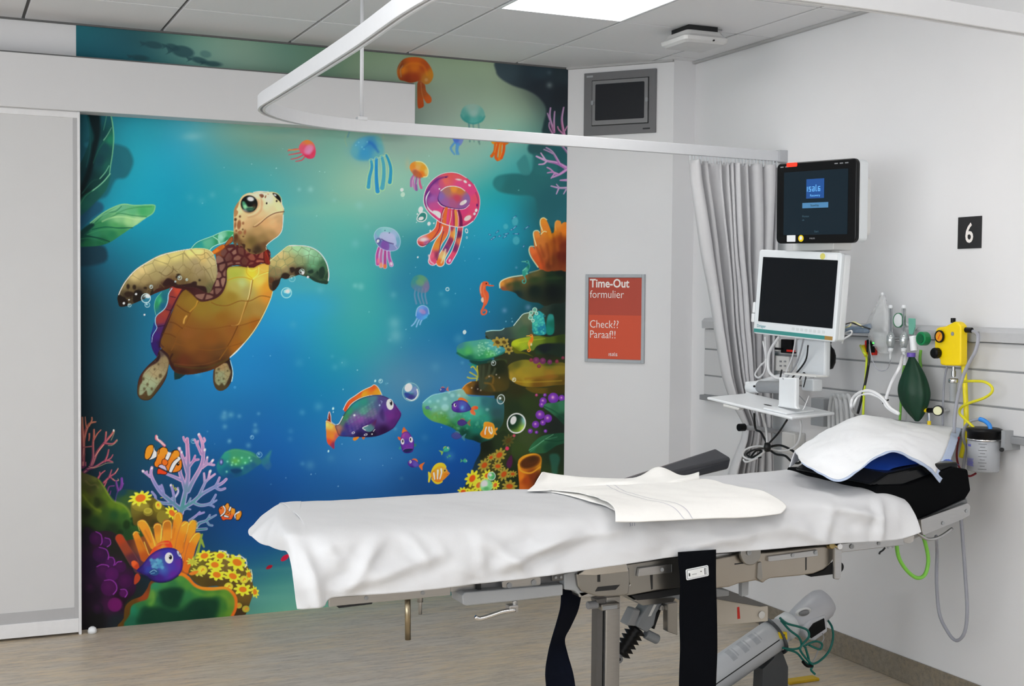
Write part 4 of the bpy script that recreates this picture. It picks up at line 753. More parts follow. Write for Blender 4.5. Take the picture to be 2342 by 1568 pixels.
    c.fill([(165,700),(190,665),(240,630),(300,620),(400,600),(500,640),(560,700),(520,735),(400,745),(280,740),(200,730)],[(190,690,'#b07020'),(240,650,'#70501c'),(300,680,'#241c14'),(400,640,'#4c3c18'),(350,700,'#3c3014'),(480,720,'#242c18')],soft=3)
    c.fill([(290,500),(400,470),(520,450),(560,560),(540,700),(330,700),(310,600)],[(330,560,'#2c3424'),(450,520,'#1c2414'),(450,650,'#4c4018'),(350,620,'#3c3c24')],soft=6)
    for q in ([(290,620),(300,560),(265,505),(245,510)],[(300,590),(260,565),(235,550)],[(290,600),(240,600),(215,592)],[(310,590),(295,520),(297,500)]): c.line(q,'#b4b43c',10,12,soft=1.6)
    for q in ([(330,680),(315,580),(320,500)],[(335,680),(345,570),(350,500)],[(345,680),(390,560),(400,490)],[(360,660),(430,560),(445,520)]): c.line(q,'#3c4430',24,16,soft=4);
    c.line([(165,695),(200,655),(245,630)],'#e89c3c',6,soft=2)
    for q in ([(370,600),(400,580),(430,590),(425,640)],[(360,640),(410,650),(440,700)]): c.line(q,'#7c5c20',14,soft=4,a=.8)
    for x,y in [(300,690),(325,700),(250,680),(480,595),(455,570),(395,585)]: c.dot(x,y,6,'#d8c8b8',a=.7,soft=2)
    c.part('painted_reef','big pale turquoise dotted reef head painted behind the small purple fish')
    c.view(720,840,5.4075)
    head=[(1335,430),(1440,345),(1560,320),(1700,290),(1820,265),(1900,350),(2100,360),(2250,390),(2330,430),(2340,560),(2320,700),(2240,800),(2180,900),(2060,935),(1960,900),(1850,870),(1720,760),(1580,700),(1450,660),(1370,600),(1335,540)]
    c.fill(head,[(1400,400,'#68b8b8'),(1500,370,'#6cb4b8'),(1600,450,'#78b8b8'),(1700,350,'#6cacb0'),(1480,500,'#70b4a4'),(1380,560,'#4c9c54'),(1500,600,'#6aa050'),(1600,640,'#54943c'),(1750,650,'#3c9060'),(1900,600,'#3cac90'),(2000,560,'#40a890'),(2000,420,'#4c9c98'),(2100,420,'#2c6870'),(2250,450,'#2a5c64'),(2250,560,'#2c5054'),(1700,580,'#64a898'),(1700,730,'#1c5c3c'),(1850,800,'#0f4034'),(2000,750,'#187060'),(2100,640,'#2c8c78'),(2150,800,'#1c5c4c'),(2000,900,'#0c2c24'),(2250,700,'#24443c'),(1880,700,'#1c8060'),(1820,300,'#88b8a8')],soft=2)
    c.clip(head)
    for x,y,rx in [(1610,385,26),(1700,345,26),(1520,415,20),(1490,490,18),(1610,495,46),(1420,420,18),(1780,345,20),(1660,310,14),(2130,520,20),(1950,560,26),(1560,560,14)]: c.dot(x,y,rx,'#b8e4e0',rx*.9,soft=4,a=.45)
    rg=np.random.RandomState(3)
    for _ in range(90):
        x,y=1450+rg.rand()*650,560+rg.rand()*220;c.dot(x,y,5+rg.rand()*12,['#7cd0b0','#3c9c6c','#2a8458','#58b888'][rg.randint(4)],soft=3,a=.3)
    c.line([(1350,560),(1430,610),(1560,650),(1680,700),(1760,760)],'#5ca43c',22,14,soft=8,a=.6)
    c.clip()
    c.line([(1335,435),(1445,345),(1560,318),(1700,288),(1810,268)],'#a8dce4',7,5,soft=2)
    c.fill([(2060,930),(2200,880),(2330,780),(2420,900),(2400,1200),(2200,1200),(2050,1160),(2050,1000)],[(2100,980,'#141c10'),(2300,950,'#24341c'),(2100,1120,'#1c2414'),(2350,1100,'#2c381c')],soft=4)
    c.part('painted_coral','purple twig coral painted along the upper right edge')
    c.view(880,110,3.6465)
    tw=[([(1410,700),(1375,580),(1380,500)],22,14),([(1410,690),(1410,600),(1415,530)],20,12),([(1375,600),(1355,545)],14,10),([(1495,720),(1475,600),(1490,495)],24,12),([(1490,720),(1450,680),(1440,655)],14,10),([(1500,690),(1520,650)],12,8),([(1400,720),(1370,660),(1370,620)],14,9),
          ([(1530,1010),(1440,960),(1350,940),(1262,902)],34,12),([(1350,940),(1325,965),(1283,970)],18,10),([(1340,935),(1300,875)],16,10),([(1460,970),(1400,870),(1345,830)],22,12),([(1400,880),(1360,860),(1325,845)],14,9),([(1530,880),(1480,820),(1440,790)],20,14),([(1540,850),(1500,790)],18,14),([(1530,1000),(1460,1050),(1390,1080)],28,12),([(1440,1050),(1400,1035),(1355,1040)],18,10),([(1420,1050),(1380,1010),(1352,995)],16,10),([(1410,1050),(1385,1085)],12,9),([(1520,1100),(1460,1102)],22,10),([(1520,1165),(1450,1165),(1385,1150)],22,10),([(1450,1165),(1430,1215)],16,10),([(1510,1180),(1490,1215)],14,10),([(1450,1160),(1430,1135)],12,8)]
    for q,a,b in tw: twig(c,q,a,b,[(1400,550,'#8c6c94'),(1480,700,'#9c5c84'),(1300,920,'#c49cc8'),(1450,980,'#a468a8'),(1500,1050,'#b478b8'),(1400,1180,'#a488b4'),(1380,870,'#8c749c'),(1500,1200,'#9484a8'),(1500,830,'#84648c')],'#e4c4dc')
    # bottom right flowers
    c.part('painted_coral','yellow flower coral painted at the lower right, behind the table sheet')
    c.view(1010,700,3.6467)
    c.fill([(300,1400),(330,1290),(420,1220),(520,1190),(600,1260),(640,1400),(640,1600),(160,1600),(220,1500)],[(400,1300,'#3c3c1c'),(500,1450,'#2c3418'),(300,1500,'#6c5c1c'),(600,1400,'#1c2814')],soft=5)
    for x,y,r,rot,a in [(480,1240,58,-.7,'d'),(410,1260,34,-.6,'d'),(355,1325,56,-.8,'d'),(468,1333,46,0,'d'),(518,1400,56,-.9,'d'),(592,1398,34,0,'d'),(565,1500,58,0,'d'),(555,1120,52,-.9,'dd'),(255,1435,66,-1,'l'),(310,1490,56,-.9,'l'),(380,1410,50,-.6,'l'),(445,1490,40,-1,'l'),(180,1545,44,0,'l'),(250,1560,50,0,'l')]:
        flower(c,x,y,r,rot,.8,{'d':'#9c8c34','dd':'#4c4c20','l':'#f0d428'}[a],{'d':'#c05018','dd':'#54401c','l':'#ec5418'}[a],9,{'d':'#c8b44c','dd':'#6c6430','l':'#fbf05c'}[a])
    c.fill([(545,1290),(580,1240),(590,1300),(570,1350),(540,1330)],'#4c1c44',soft=4);c.dot(545,1185,16,'#d83c60',soft=2);c.dot(603,1078,12,'#c04c60',soft=2)
    c.part('painted_coral','orange tube sponge painted at the lower right edge')
    c.fill([(635,1310),(660,1260),(720,1232),(790,1228),(830,1260),(830,1330),(820,1400),(800,1600),(660,1600),(645,1480)],[(650,1300,'#e89420'),(660,1420,'#e07c1c'),(700,1450,'#a84414'),(760,1420,'#7c3414'),(820,1300,'#c8841c'),(810,1450,'#3c2010'),(655,1520,'#cc6420'),(720,1240,'#f0a024')],soft=2)
    c.dot(738,1300,88,'#8a4c14',52,-.35,soft=3);c.dot(735,1298,80,'#542c10',44,-.35,soft=4);c.dot(765,1270,40,'#3c240c',20,-.3,soft=8,a=.7);c.line([(640,1320),(660,1370),(740,1390),(820,1340)],'#f0a82c',14,10,soft=3)
    c.part('painted_bubbles','glowing green painted bubbles over the lower right flower coral')
    c.glow(370,1490,70,'#a8f4a0',a=.6,mark=True);c.dot(372,1495,52,'#8ce0a0',a=.85,soft=3);c.dot(355,1480,26,'#f0fff0',30,.4,soft=5);c.dot(415,1415,34,'#58c488',36,a=.8);c.dot(415,1415,34,'#d8ffe0',36,ring=5);c.dot(405,1405,12,'#f4fff4',soft=2);c.dot(370,1520,26,'#3c9c50',18,.3,soft=5,a=.6)
    c.part('painted_bubble','large clear painted bubble on the right reef')
    c.dot(622,975,78,'#10281c',84,.2);c.clip([(545,975),(570,910),(622,890),(675,905),(700,960),(690,1020),(640,1060),(580,1045)]);c.glow(680,1020,70,'#c8e850',60,a=.95);c.glow(600,1050,60,'#8cb83c',30,a=.6);c.glow(690,950,30,'#a8e8f0',50,a=.8);c.glow(610,980,50,'#0c3020',a=.8);c.clip()
    c.dot(622,975,80,'#e8f4ec',86,.2,ring=10);c.dot(597,950,24,'#fbfffb',36,.35,soft=2)
    for x,y,rx,ry in [(493,775,33,42),(432,474,20,22),(603,612,16,18),(190,216,13,18)]: c.bubble(x,y,rx,'#e0f0f0',ry=ry,rot=.2)
    c.dot(190,216,10,'#b8dcec',14,soft=2)
def paint_fishes(c):
    c.view(720,840,5.4075)
    c.part('painted_fish','big purple painted fish with an orange back fin')
    c.fill([(355,520),(410,420),(500,350),(600,280),(690,240),(735,212),(780,250),(820,330),(700,345),(560,380),(450,450),(390,540)],[(380,500,'#d84c24'),(450,420,'#e05a24'),(600,330,'#f0a024'),(560,310,'#d85424'),(720,250,'#e85c20'),(760,300,'#f09420'),(800,330,'#f0a828')])
    c.line([(350,520),(405,415),(500,345),(600,278),(690,238),(735,212),(785,250),(828,340)],'#fbe8d4',8,6);c.line([(390,540),(450,450),(560,380),(700,342),(830,345)],'#fbf0d8',9,5)
    c.fill([(300,850),(250,720),(205,680),(190,560),(175,545),(160,620),(135,680),(140,800),(150,920),(200,980),(240,1005),(245,920),(290,850)],[(180,580,'#8c3c2c'),(180,640,'#7c1c10'),(150,700,'#f4d068'),(200,720,'#f4c054'),(260,740,'#e89440'),(160,820,'#ec7c2c'),(210,850,'#f0842c'),(170,920,'#dc4c2c'),(230,960,'#8c2c54'),(270,860,'#c45c54')])
    c.line([(165,640),(160,610),(175,548),(195,590),(203,670),(260,712)],'#f4e0e0',7,6);c.line([(135,670),(150,660),(205,690)],'#f8e8c0',6)
    bd=[(250,720),(300,690),(345,600),(390,530),(470,440),(580,375),(720,340),(830,345),(930,390),(990,450),(1030,510),(1065,560),(1060,610),(1020,680),(970,750),(870,810),(760,850),(640,862),(500,860),(400,855),(300,845),(270,790)]
    c.fill(bd,[(290,740,'#a87464'),(280,800,'#b8643c'),(330,680,'#4c7464'),(350,820,'#2c3484'),(380,620,'#3c8a54'),(420,540,'#2c9468'),(500,450,'#24908c'),(600,420,'#2c8c7c'),(720,380,'#4c7c8c'),(600,540,'#4c8c7c'),(500,620,'#7c4c94'),(440,660,'#6c4494'),(560,640,'#7c4c98'),(700,560,'#5c6c7c'),(760,480,'#4c5c84'),(820,400,'#4c4480'),(870,500,'#54388c'),(930,600,'#6c2c80'),(1030,570,'#5c2474'),(900,560,'#642c84'),(980,680,'#50206c'),(830,620,'#5c4488'),(700,680,'#4c2470'),(600,740,'#34246c'),(450,770,'#34307c'),(400,720,'#3c2c80'),(700,830,'#180c2c'),(550,840,'#1c1448'),(850,780,'#280c3c')],rim=('#240c44',4,.5))
    rg=np.random.RandomState(5)
    c.clip(bd)
    for i in range(9):
        for j in range(7):
            x,y=400+i*38+j*8,700-i*26+j*28-60;c.dot(x+rg.rand()*8,y,15,['#8c5cac','#7cc4b0','#a880c0','#5ca898'][(1 if j < 3 else 0)+2*(rg.rand() > .6)],11,-.5,soft=4,a=.35)
    c.fill([(800,560),(840,510),(860,600),(850,660),(810,620)],'#34245c',soft=8,a=.6)
    c.clip()
    c.glow(488,590,14,'#e8fffa',a=1);c.dot(488,590,9,'#f4ffff');c.line([(270,705),(300,690),(345,605)],'#f4ffff',8,10)
    c.fill([(760,640),(700,690),(640,720),(590,745),(620,780),(680,795),(730,760),(750,700)],[(740,680,'#54285c'),(680,750,'#4c7c84'),(620,750,'#5c8c94')],soft=2);c.line([(655,715),(590,745),(625,775)],'#ffffff',8)
    c.dot(928,455,44,'#ffffff',68,-.12);c.dot(942,437,16,'#0c0410',32,-.1,soft=1.5);c.dot(934,420,7,'#ffffff',9)
    c.fill([(480,865),(545,858),(520,890),(490,905),(470,890)],'#e08420');c.fill([(580,862),(620,862),(600,890)],'#c06c2c')
    c.line([(1000,470),(1035,515),(1062,560)],'#8c4ca8',5,soft=2)
    for x,y,rx,ry in [(474,806,19,13),(628,830,22,12)]: c.dot(x,y,rx,'#ffffff',ry,-.3,ring=5)
    c.line([(722,790),(742,765)],'#ffffff',6);c.dot(706,823,8,'#ffffff');c.dot(800,466,10,'#a8b4dc',12);c.line([(812,412),(830,420),(822,440)],'#a8b4dc',5)
    c.part('painted_bubbles','small painted bubbles around the big purple fish')
    for x,y,r in [(225,507,13),(227,550,6),(745,165,12),(167,1034,11),(560,1135,4)]: c.dot(x,y,r,'#b4e8f4',r*1.35,.2)
    c.bubble(812,167,26,'#c8f0f0');c.glow(880,200,14,'#6cb4c8',a=.5)
    c.part('painted_bubble','large painted bubble in front of the purple fish, with a reflection')
    c.dot(1186,303,104,'#6a9cb8',112,a=.5);c.fill([(1110,310),(1200,320),(1250,280),(1260,330),(1230,380),(1170,390),(1120,360)],[(1140,330,'#2c4494'),(1200,290,'#3c8c70'),(1240,300,'#6c78b8'),(1190,370,'#3c3480')],soft=3);c.fill([(1180,270),(1220,240),(1255,240),(1250,290),(1200,310)],'#7c8cbc',soft=4,a=.8)
    c.dot(1186,303,108,'#a4d0c8',116,ring=7,a=.85);c.dot(1156,248,44,'#ffffff',54,.5);c.line([(1262,270),(1272,330),(1240,385),(1190,405),(1130,380)],'#f4ffff',16,8)
    c.part('painted_fish','purple painted fish facing the viewer with two white eyes')
    c.fill([(1075,810),(1085,760),(1100,735),(1120,760),(1150,800),(1120,830)],'#e8782c',rim=('#a83c2c',3,.5));c.fill([(1060,900),(1035,890),(1025,855),(1065,870)],'#e0602c');c.fill([(1070,960),(1040,990),(1040,1010),(1075,1000)],'#2c8c8c');c.fill([(1215,940),(1250,945),(1250,970),(1220,980)],'#2c7c6c')
    c.fill([(1060,960),(1060,880),(1075,820),(1120,790),(1160,800),(1195,850),(1222,900),(1225,980),(1205,1040),(1140,1060),(1090,1040)],[(1080,830,'#a8449c'),(1140,850,'#7c3ca0'),(1130,920,'#4c3ca0'),(1200,950,'#6c34a0'),(1080,950,'#64309c'),(1140,970,'#703498'),(1140,1050,'#34186c')],rim=('#34186c',4,.5))
    c.fill([(1090,1030),(1120,1008),(1190,1002),(1210,1012),(1180,1035),(1130,1045)],'#1c2450');c.line([(1085,1025),(1120,1000),(1200,995)],'#8c4cb0',5,soft=2)
    c.dot(1083,915,21,'#ffffff',36,-.1);c.dot(1188,892,22,'#ffffff',35,-.1);c.dot(1086,910,9,'#100818',18);c.dot(1182,888,9,'#100818',18)
    c.part('painted_fish','small purple painted fish with an orange tail at lower centre')
    smallfish(c,1235,1195,180,3.4,[(1170,1190,'#5c2c98'),(1240,1200,'#5c50b0'),(1200,1240,'#3c2080')],'#dc6c2c',-1)
    c.part('painted_fish','tiny blue painted fish with an orange fin above the turquoise reef head')
    smallfish(c,1590,275,105,3.0,'#34509c','#c86c5c',-1)
    c.part('painted_fish','purple painted fish with a red tail swimming over the turquoise reef head')
    c.fill([(1930,500),(1970,475),(2015,485),(2010,515),(1965,525),(1985,560),(1980,590),(1940,575),(1920,545)],[(1950,500,'#e86c34'),(2000,490,'#f0542c'),(1970,580,'#f07048')]);c.fill([(1770,405),(1800,370),(1860,390),(1888,430)],'#f07c24',rim=('#c84c18',3,.5))
    c.fill([(1690,490),(1700,440),(1750,410),(1830,405),(1890,440),(1930,500),(1925,525),(1860,550),(1780,558),(1720,545),(1695,520)],[(1710,480,'#6c3ca4'),(1750,440,'#5c3ca0'),(1830,440,'#4c58b0'),(1820,490,'#4c6cc0'),(1760,530,'#442c8c'),(1900,500,'#3c4494'),(1740,500,'#6434a0')],rim=('#241464',4,.5))
    c.dot(1732,466,16,'#e8e0f4',22,-.3);c.dot(1738,463,8,'#180c30',14);c.dot(1698,455,8,'#180c50');c.dot(1822,495,14,'#5ca0d4',20,.4,soft=3)
    c.part('painted_fish','dim purple painted fish under the red tailed one')
    smallfish(c,1835,683,150,3.14,'#43347c','#84704c',-1,False)
    c.part('painted_fish','faint violet painted fish below the reef head')
    smallfish(c,1765,848,160,3.3,'#4c4488','#4c8494',-1,False,.8);c.part('painted_fish','tiny faint blue painted fish at the left tip of the reef head');smallfish(c,1400,502,75,3.5,'#5068ac','#5c7cac',-1,False,.8)
    for n,x,y,L,r in [('green',1615,1020,120,-.5),('tiny green',1660,1098,50,-.4),('green',1848,1155,80,.1)]:
        c.part('painted_fish',{1615:'small green painted fish with a yellow outline',1660:'tiniest green painted fish, under the yellow outlined one',1848:'small green painted fish nearest the dark reef foot'}[x])
        smallfish(c,x,y,L,r,[(x,y-10,'#3cb08c'),(x,y+20,'#2c9890')],'#8cb850' if L > 100 else '#58a870',1,L > 60)
    c.part('painted_fish','yellow and orange painted angel fish with white stripes, right of centre bottom')
    c.fill([(1400,1290),(1425,1300),(1440,1330),(1430,1370),(1415,1420),(1400,1410),(1403,1350)],'#e4cc2c');c.fill([(1440,1310),(1455,1240),(1500,1190),(1550,1175),(1600,1190),(1625,1240),(1560,1260)],'#e8c428');c.fill([(1440,1370),(1480,1430),(1530,1440),(1580,1410),(1540,1380)],'#e8c428')
    af=[(1430,1320),(1465,1270),(1530,1220),(1580,1225),(1625,1250),(1650,1290),(1668,1305),(1650,1330),(1600,1380),(1550,1415),(1500,1415),(1455,1380)]
    c.fill(af,[(1450,1320,'#f09428'),(1540,1250,'#f0a830'),(1620,1320,'#e8801c'),(1520,1390,'#ec8420'),(1660,1305,'#e89048'),(1600,1270,'#f4b040')])
    for q in ([(1470,1305),(1480,1380)],[(1520,1270),(1515,1375)],[(1560,1255),(1565,1300),(1545,1375)]): c.line(q,'#fdf4ec',20,14)
    c.dot(1606,1270,9,'#1c1008',14);c.dot(1606,1262,4,'#ffffff');c.line([(1635,1325),(1655,1310)],'#8c4c2c',5)
    c.view(1010,700,3.6467)
    c.part('painted_fish','orange painted angel fish with white stripes beside the large clear bubble')
    c.fill([(435,1030),(462,1010),(466,1025),(450,1045),(460,1070),(440,1065)],'#e88c24')
    c.fill([(320,1060),(345,1020),(350,975),(370,962),(420,972),(440,1000),(442,1050),(430,1090),(390,1106),(345,1095),(330,1085)],[(360,980,'#e89424'),(400,990,'#e88820'),(340,1060,'#e07c18'),(400,1090,'#e08c20'),(430,1040,'#e89c2c')],rim=('#e8b838',4,.5))
    c.line([(372,1008),(362,1040),(362,1066)],'#fdf0e4',10);c.line([(395,1008),(395,1036),(412,1062)],'#fdf0e4',11);c.line([(412,1008),(420,1040),(418,1060)],'#fdf0e4',8)
    c.part('painted_seahorse','orange red painted seahorse left of the dark ledge')
    c.view(1080,480,4.9);seahorse(c,92,795,.97,'#dc5c34','#f08c5c','#1c0c08');c.fill([(100,990),(120,980),(128,1020),(115,1035),(98,1015)],'#f0c4b0',soft=2);c.line([(105,820),(92,870),(95,930)],'#f4b090',8,soft=2)
    c.part('painted_seahorse','teal painted seahorse standing on the dark ledge');
    c.line([(555,578),(600,578)],'#5cb4a0',9,14);c.dot(618,582,18,'#3c9c90');c.line([(630,590),(640,630),(625,670),(595,700),(580,730),(590,760),(600,790),(590,818),(565,815),(560,790),(578,782)],'#3c9c90',14,10);c.fill([(635,610),(600,640),(565,670),(558,710),(575,745),(600,730),(615,700),(635,660)],[(600,660,'#4cac94'),(570,700,'#2c9484'),(630,640,'#1c7468')]);c.line([(565,680),(600,650)],'#7cd0b8',6,soft=2);c.dot(612,580,6,'#0c2c2c');c.dot(612,712,12,'#5cb8a0',12)
    c.part('painted_seahorse','small orange painted seahorse on the yellow green shelf')
    c.line([(608,1410),(640,1408)],'#f0b440',9,12);c.dot(660,1408,18,'#f08c2c');c.line([(672,1415),(672,1450),(650,1480),(635,1510),(640,1540),(650,1570),(630,1585),(618,1570),(632,1560)],'#f09430',18,9);c.fill([(680,1420),(645,1450),(625,1480),(622,1510),(640,1530),(665,1500),(680,1460)],[(660,1450,'#ec7420'),(635,1500,'#f4a838')]);c.dot(656,1402,6,'#3c1408');c.dot(660,1506,9,'#f4d8b0',14,soft=2)
    c.part('painted_fish','school of tiny dark painted fish above the orange finger coral')
    for x,y,r,L in [(465,85,-.6,50),(275,248,-.7,40),(192,275,.4,24),(232,315,-.6,52),(300,295,-.5,28),(375,268,-.2,50),(360,302,-.6,44),(465,203,-.7,62),(485,267,0,60),(605,200,-.6,60),(435,222,-.3,30),(212,330,-.3,24),(572,410,-.9,28)]:
        dx,dy=math.cos(r)*L/2,math.sin(r)*L/2;c.line([(x-dx,y-dy),(x+dx*.2,y+dy*.2),(x+dx,y+dy)],'#2c4c84',6,16,soft=2,a=.85);c.line([(x-dx*.2,y-dy*.2),(x+dx*.7,y+dy*.7)],'#a8e0f0',6,soft=1.5,a=.9)
    for x,y,rx,ry in [(478,127,34,50),(373,185,27,30),(490,342,38,46)]: c.dot(x,y,rx,'#5cb8c4',ry,soft=3,a=.6)
    for x,y,r in [(360,1125,30),(625,1090,32),(492,645,14)]: c.glow(x,y,r,'#8ca8d0',a=.5)
    for x,y,r in [(376,1248,7),(447,1250,8),(441,1215,5),(76,546,6),(24,288,5)]: c.dot(x,y,r,'#8cc8e0',a=.7,soft=2)
    c.view(0,0,1)
    for x,y,r in [(1023,661,4.5),(1062,759,4)]: c.bubble(x,y,r,'#d8f4f4',w=1.6,inner=False);
def paint_leftreef(c):
    c.view(180,930,5.2044)
    c.part('painted_fish','blurred green painted fish right of the lilac twig coral')
    gf=[(1640,690),(1680,620),(1740,540),(1840,500),(1960,510),(2080,545),(2160,620),(2170,670),(2100,720),(2000,790),(1900,830),(1800,850),(1700,820),(1650,760)]
    c.fill([(2160,640),(2220,590),(2290,520),(2270,620),(2290,700),(2250,750),(2190,700)],[(2200,640,'#2c7884'),(2260,560,'#3c8c84'),(2250,720,'#2c6490')],soft=8,a=.8)
    c.fill(gf,[(1740,560,'#2c9480'),(1850,530,'#3c946c'),(2000,560,'#3c9470'),(2120,640,'#2c7474'),(1700,680,'#1c7c84'),(1880,650,'#3c9c64'),(1980,650,'#3ca470'),(1760,760,'#146080'),(1880,770,'#0f4c74'),(2000,720,'#1c6080'),(2080,700,'#1c5c80'),(1800,830,'#124a7c')],soft=5)
    c.fill([(1810,745),(1900,740),(1940,760),(1880,790),(1830,780)],'#0c3c64',soft=5);c.line([(1740,545),(1860,515),(2000,540),(2120,600)],'#54a87c',10,soft=4,a=.6)
    c.dot(1697,655,24,'#34407c',38,.1,soft=3);c.dot(1695,655,12,'#a8a8e0',20,soft=3)
    for x,y in [(1848,605),(1940,605),(2030,605),(1770,650),(1820,690),(1900,640),(1980,665),(1830,660),(1945,725),(1760,770),(2050,640),(1870,680)]: c.glow(x,y,14,'#98ecc8',a=.75)
    for _ in range(1): c.glow(1860,640,60,'#7cb840',40,a=.45)
    for x,y,r in [(2062,360,24),(2150,568,34),(1365,405,32)]: c.bubble(x,y,r,'#a8d8e4',a=.8)
    for x,y,r in [(1735,70,30),(2100,215,26),(1795,400,22),(1532,292,10),(2287,920,8),(2140,80,22),(1910,110,26)]: c.glow(x,y,r,'#6ca8c8',a=.55)
    c.part('painted_coral','red twig coral painted at the lower left edge of the mural')
    R=[([(60,780),(150,700),(220,540),(330,400),(390,330),(415,285)],44,20),([(310,430),(320,360),(325,300)],22,20),([(300,430),(400,440),(450,395)],24,16),([(140,700),(170,600),(170,440),(180,350),(180,270)],34,18),([(175,400),(220,320),(262,275)],20,12),([(40,500),(80,300),(130,200),(200,180)],50,16),([(120,230),(155,160),(155,125)],20,14),([(90,250),(80,180),(75,120)],20,12),([(40,700),(50,450),(40,300),(35,130)],70,30),([(120,400),(125,360),(125,320)],16,22),([(60,480),(150,470)],14,16),([(100,740),(200,710),(320,640),(400,655)],36,16),([(310,650),(340,580),(355,510)],26,16),([(330,640),(380,610),(405,570)],20,12),([(80,700),(80,660)],24,18),([(50,640),(70,560)],20,12),
         ([(300,900),(370,830),(430,790),(462,740)],30,14),([(360,840),(390,750)],24,14),([(380,840),(430,880),(470,870)],18,10),([(230,850),(260,800),(310,760)],26,14),([(250,800),(248,775)],16,12),([(300,950),(330,890)],20,14)]
    rc=[(60,300,'#7c3838'),(150,180,'#8c503c'),(400,300,'#9c4c4c'),(300,430,'#84304c'),(60,560,'#5c2838'),(200,650,'#6c2c4c'),(350,620,'#8c3450'),(150,740,'#4c1c44'),(180,300,'#94483c'),(400,800,'#7c2c50'),(260,820,'#8c3450'),(40,150,'#6c3c30')]
    for q,a,b in R: twig(c,q,a,b,rc,'#dc9c84')
    for q in ([(385,395),(415,330),(425,285),(412,270)],[(350,460),(400,455),(455,410),(455,388)],[(190,590),(250,510),(300,450)],[(405,855),(440,880),(475,875),(465,855)],[(430,790),(468,740),(465,728)],[(120,710),(180,725),(260,700),(330,670),(410,665)]): c.line(q,'#e8c088',5,soft=1.5,a=.8)
    c.dot(415,280,9,'#f8e4dc',14)
    c.part('painted_coral','violet twig painted behind the green rock')
    for q,a,b in [([(450,1130),(470,1030),(510,930),(510,850)],46,26),([(470,1000),(450,920),(445,880)],28,20),([(340,1010),(360,950),(420,940)],24,14),([(510,960),(530,910)],20,14),([(370,1040),(380,1000)],16,12)]: twig(c,q,a,b,[(510,870,'#6c3490'),(460,1100,'#4c3484'),(450,900,'#5c2c6c'),(350,960,'#4c1c44')],'#8c5cb4')
    # rock
    c.part('painted_reef','mossy green rock painted in the lower left of the mural')
    c.fill([(480,1000),(600,985),(720,1010),(800,1060),(900,1200),(900,1500),(480,1500),(440,1150)],[(520,1010,'#143c48'),(640,1010,'#2c4c34'),(560,1100,'#345428'),(640,1200,'#3c5024'),(700,1400,'#3c4418'),(850,1300,'#5c5420')],soft=4)
    rock=[(0,830),(60,790),(160,820),(240,860),(290,930),(340,1000),(400,1110),(480,1150),(560,1190),(600,1270),(640,1330),(700,1340),(720,1700),(0,1800)]
    c.fill(rock,[(90,830,'#4a4828'),(200,850,'#525824'),(250,880,'#3c4414'),(180,940,'#2c3414'),(260,960,'#4c5c20'),(120,1000,'#383818'),(330,1060,'#4c6418'),(400,1150,'#547018'),(500,1180,'#5c7c1c'),(560,1230,'#4c7420'),(600,1300,'#3c6424'),(80,1050,'#4a5414'),(150,1170,'#3c4c14'),(240,1240,'#4c6018'),(250,1150,'#2c3810'),(300,1250,'#2c4818'),(100,1250,'#141c0c'),(200,1350,'#1c3414'),(420,1280,'#1c4420'),(550,1300,'#2c5420'),(400,1450,'#182c14'),(560,1500,'#1c3c1c'),(100,1500,'#0c100c'),(660,1400,'#244c20'),(300,1600,'#0c1c10')],soft=2.5)
    c.line([(240,870),(300,950),(350,1040),(420,1120),(520,1160),(590,1230),(620,1310)],'#8ca430',10,22,soft=5,a=.7);c.line([(50,1050),(110,1130),(180,1200),(260,1240)],'#6c7c20',12,20,soft=6,a=.7);c.line([(80,880),(140,930),(200,925),(230,960)],'#6c6034',8,soft=5,a=.7)
    c.fill([(190,1080),(240,1090),(260,1160),(220,1200),(180,1160)],'#1c280c',soft=8,a=.7)
    for x,y,rx,ry in [(570,1400,42,54),(490,1500,36,40),(340,1485,36,36),(650,1385,22,26),(630,1330,16,16)]: c.dot(x,y,rx,'#12280f',ry,soft=5,a=.8)
    c.part('painted_coral','lilac twig coral painted above the yellow sponge cluster')
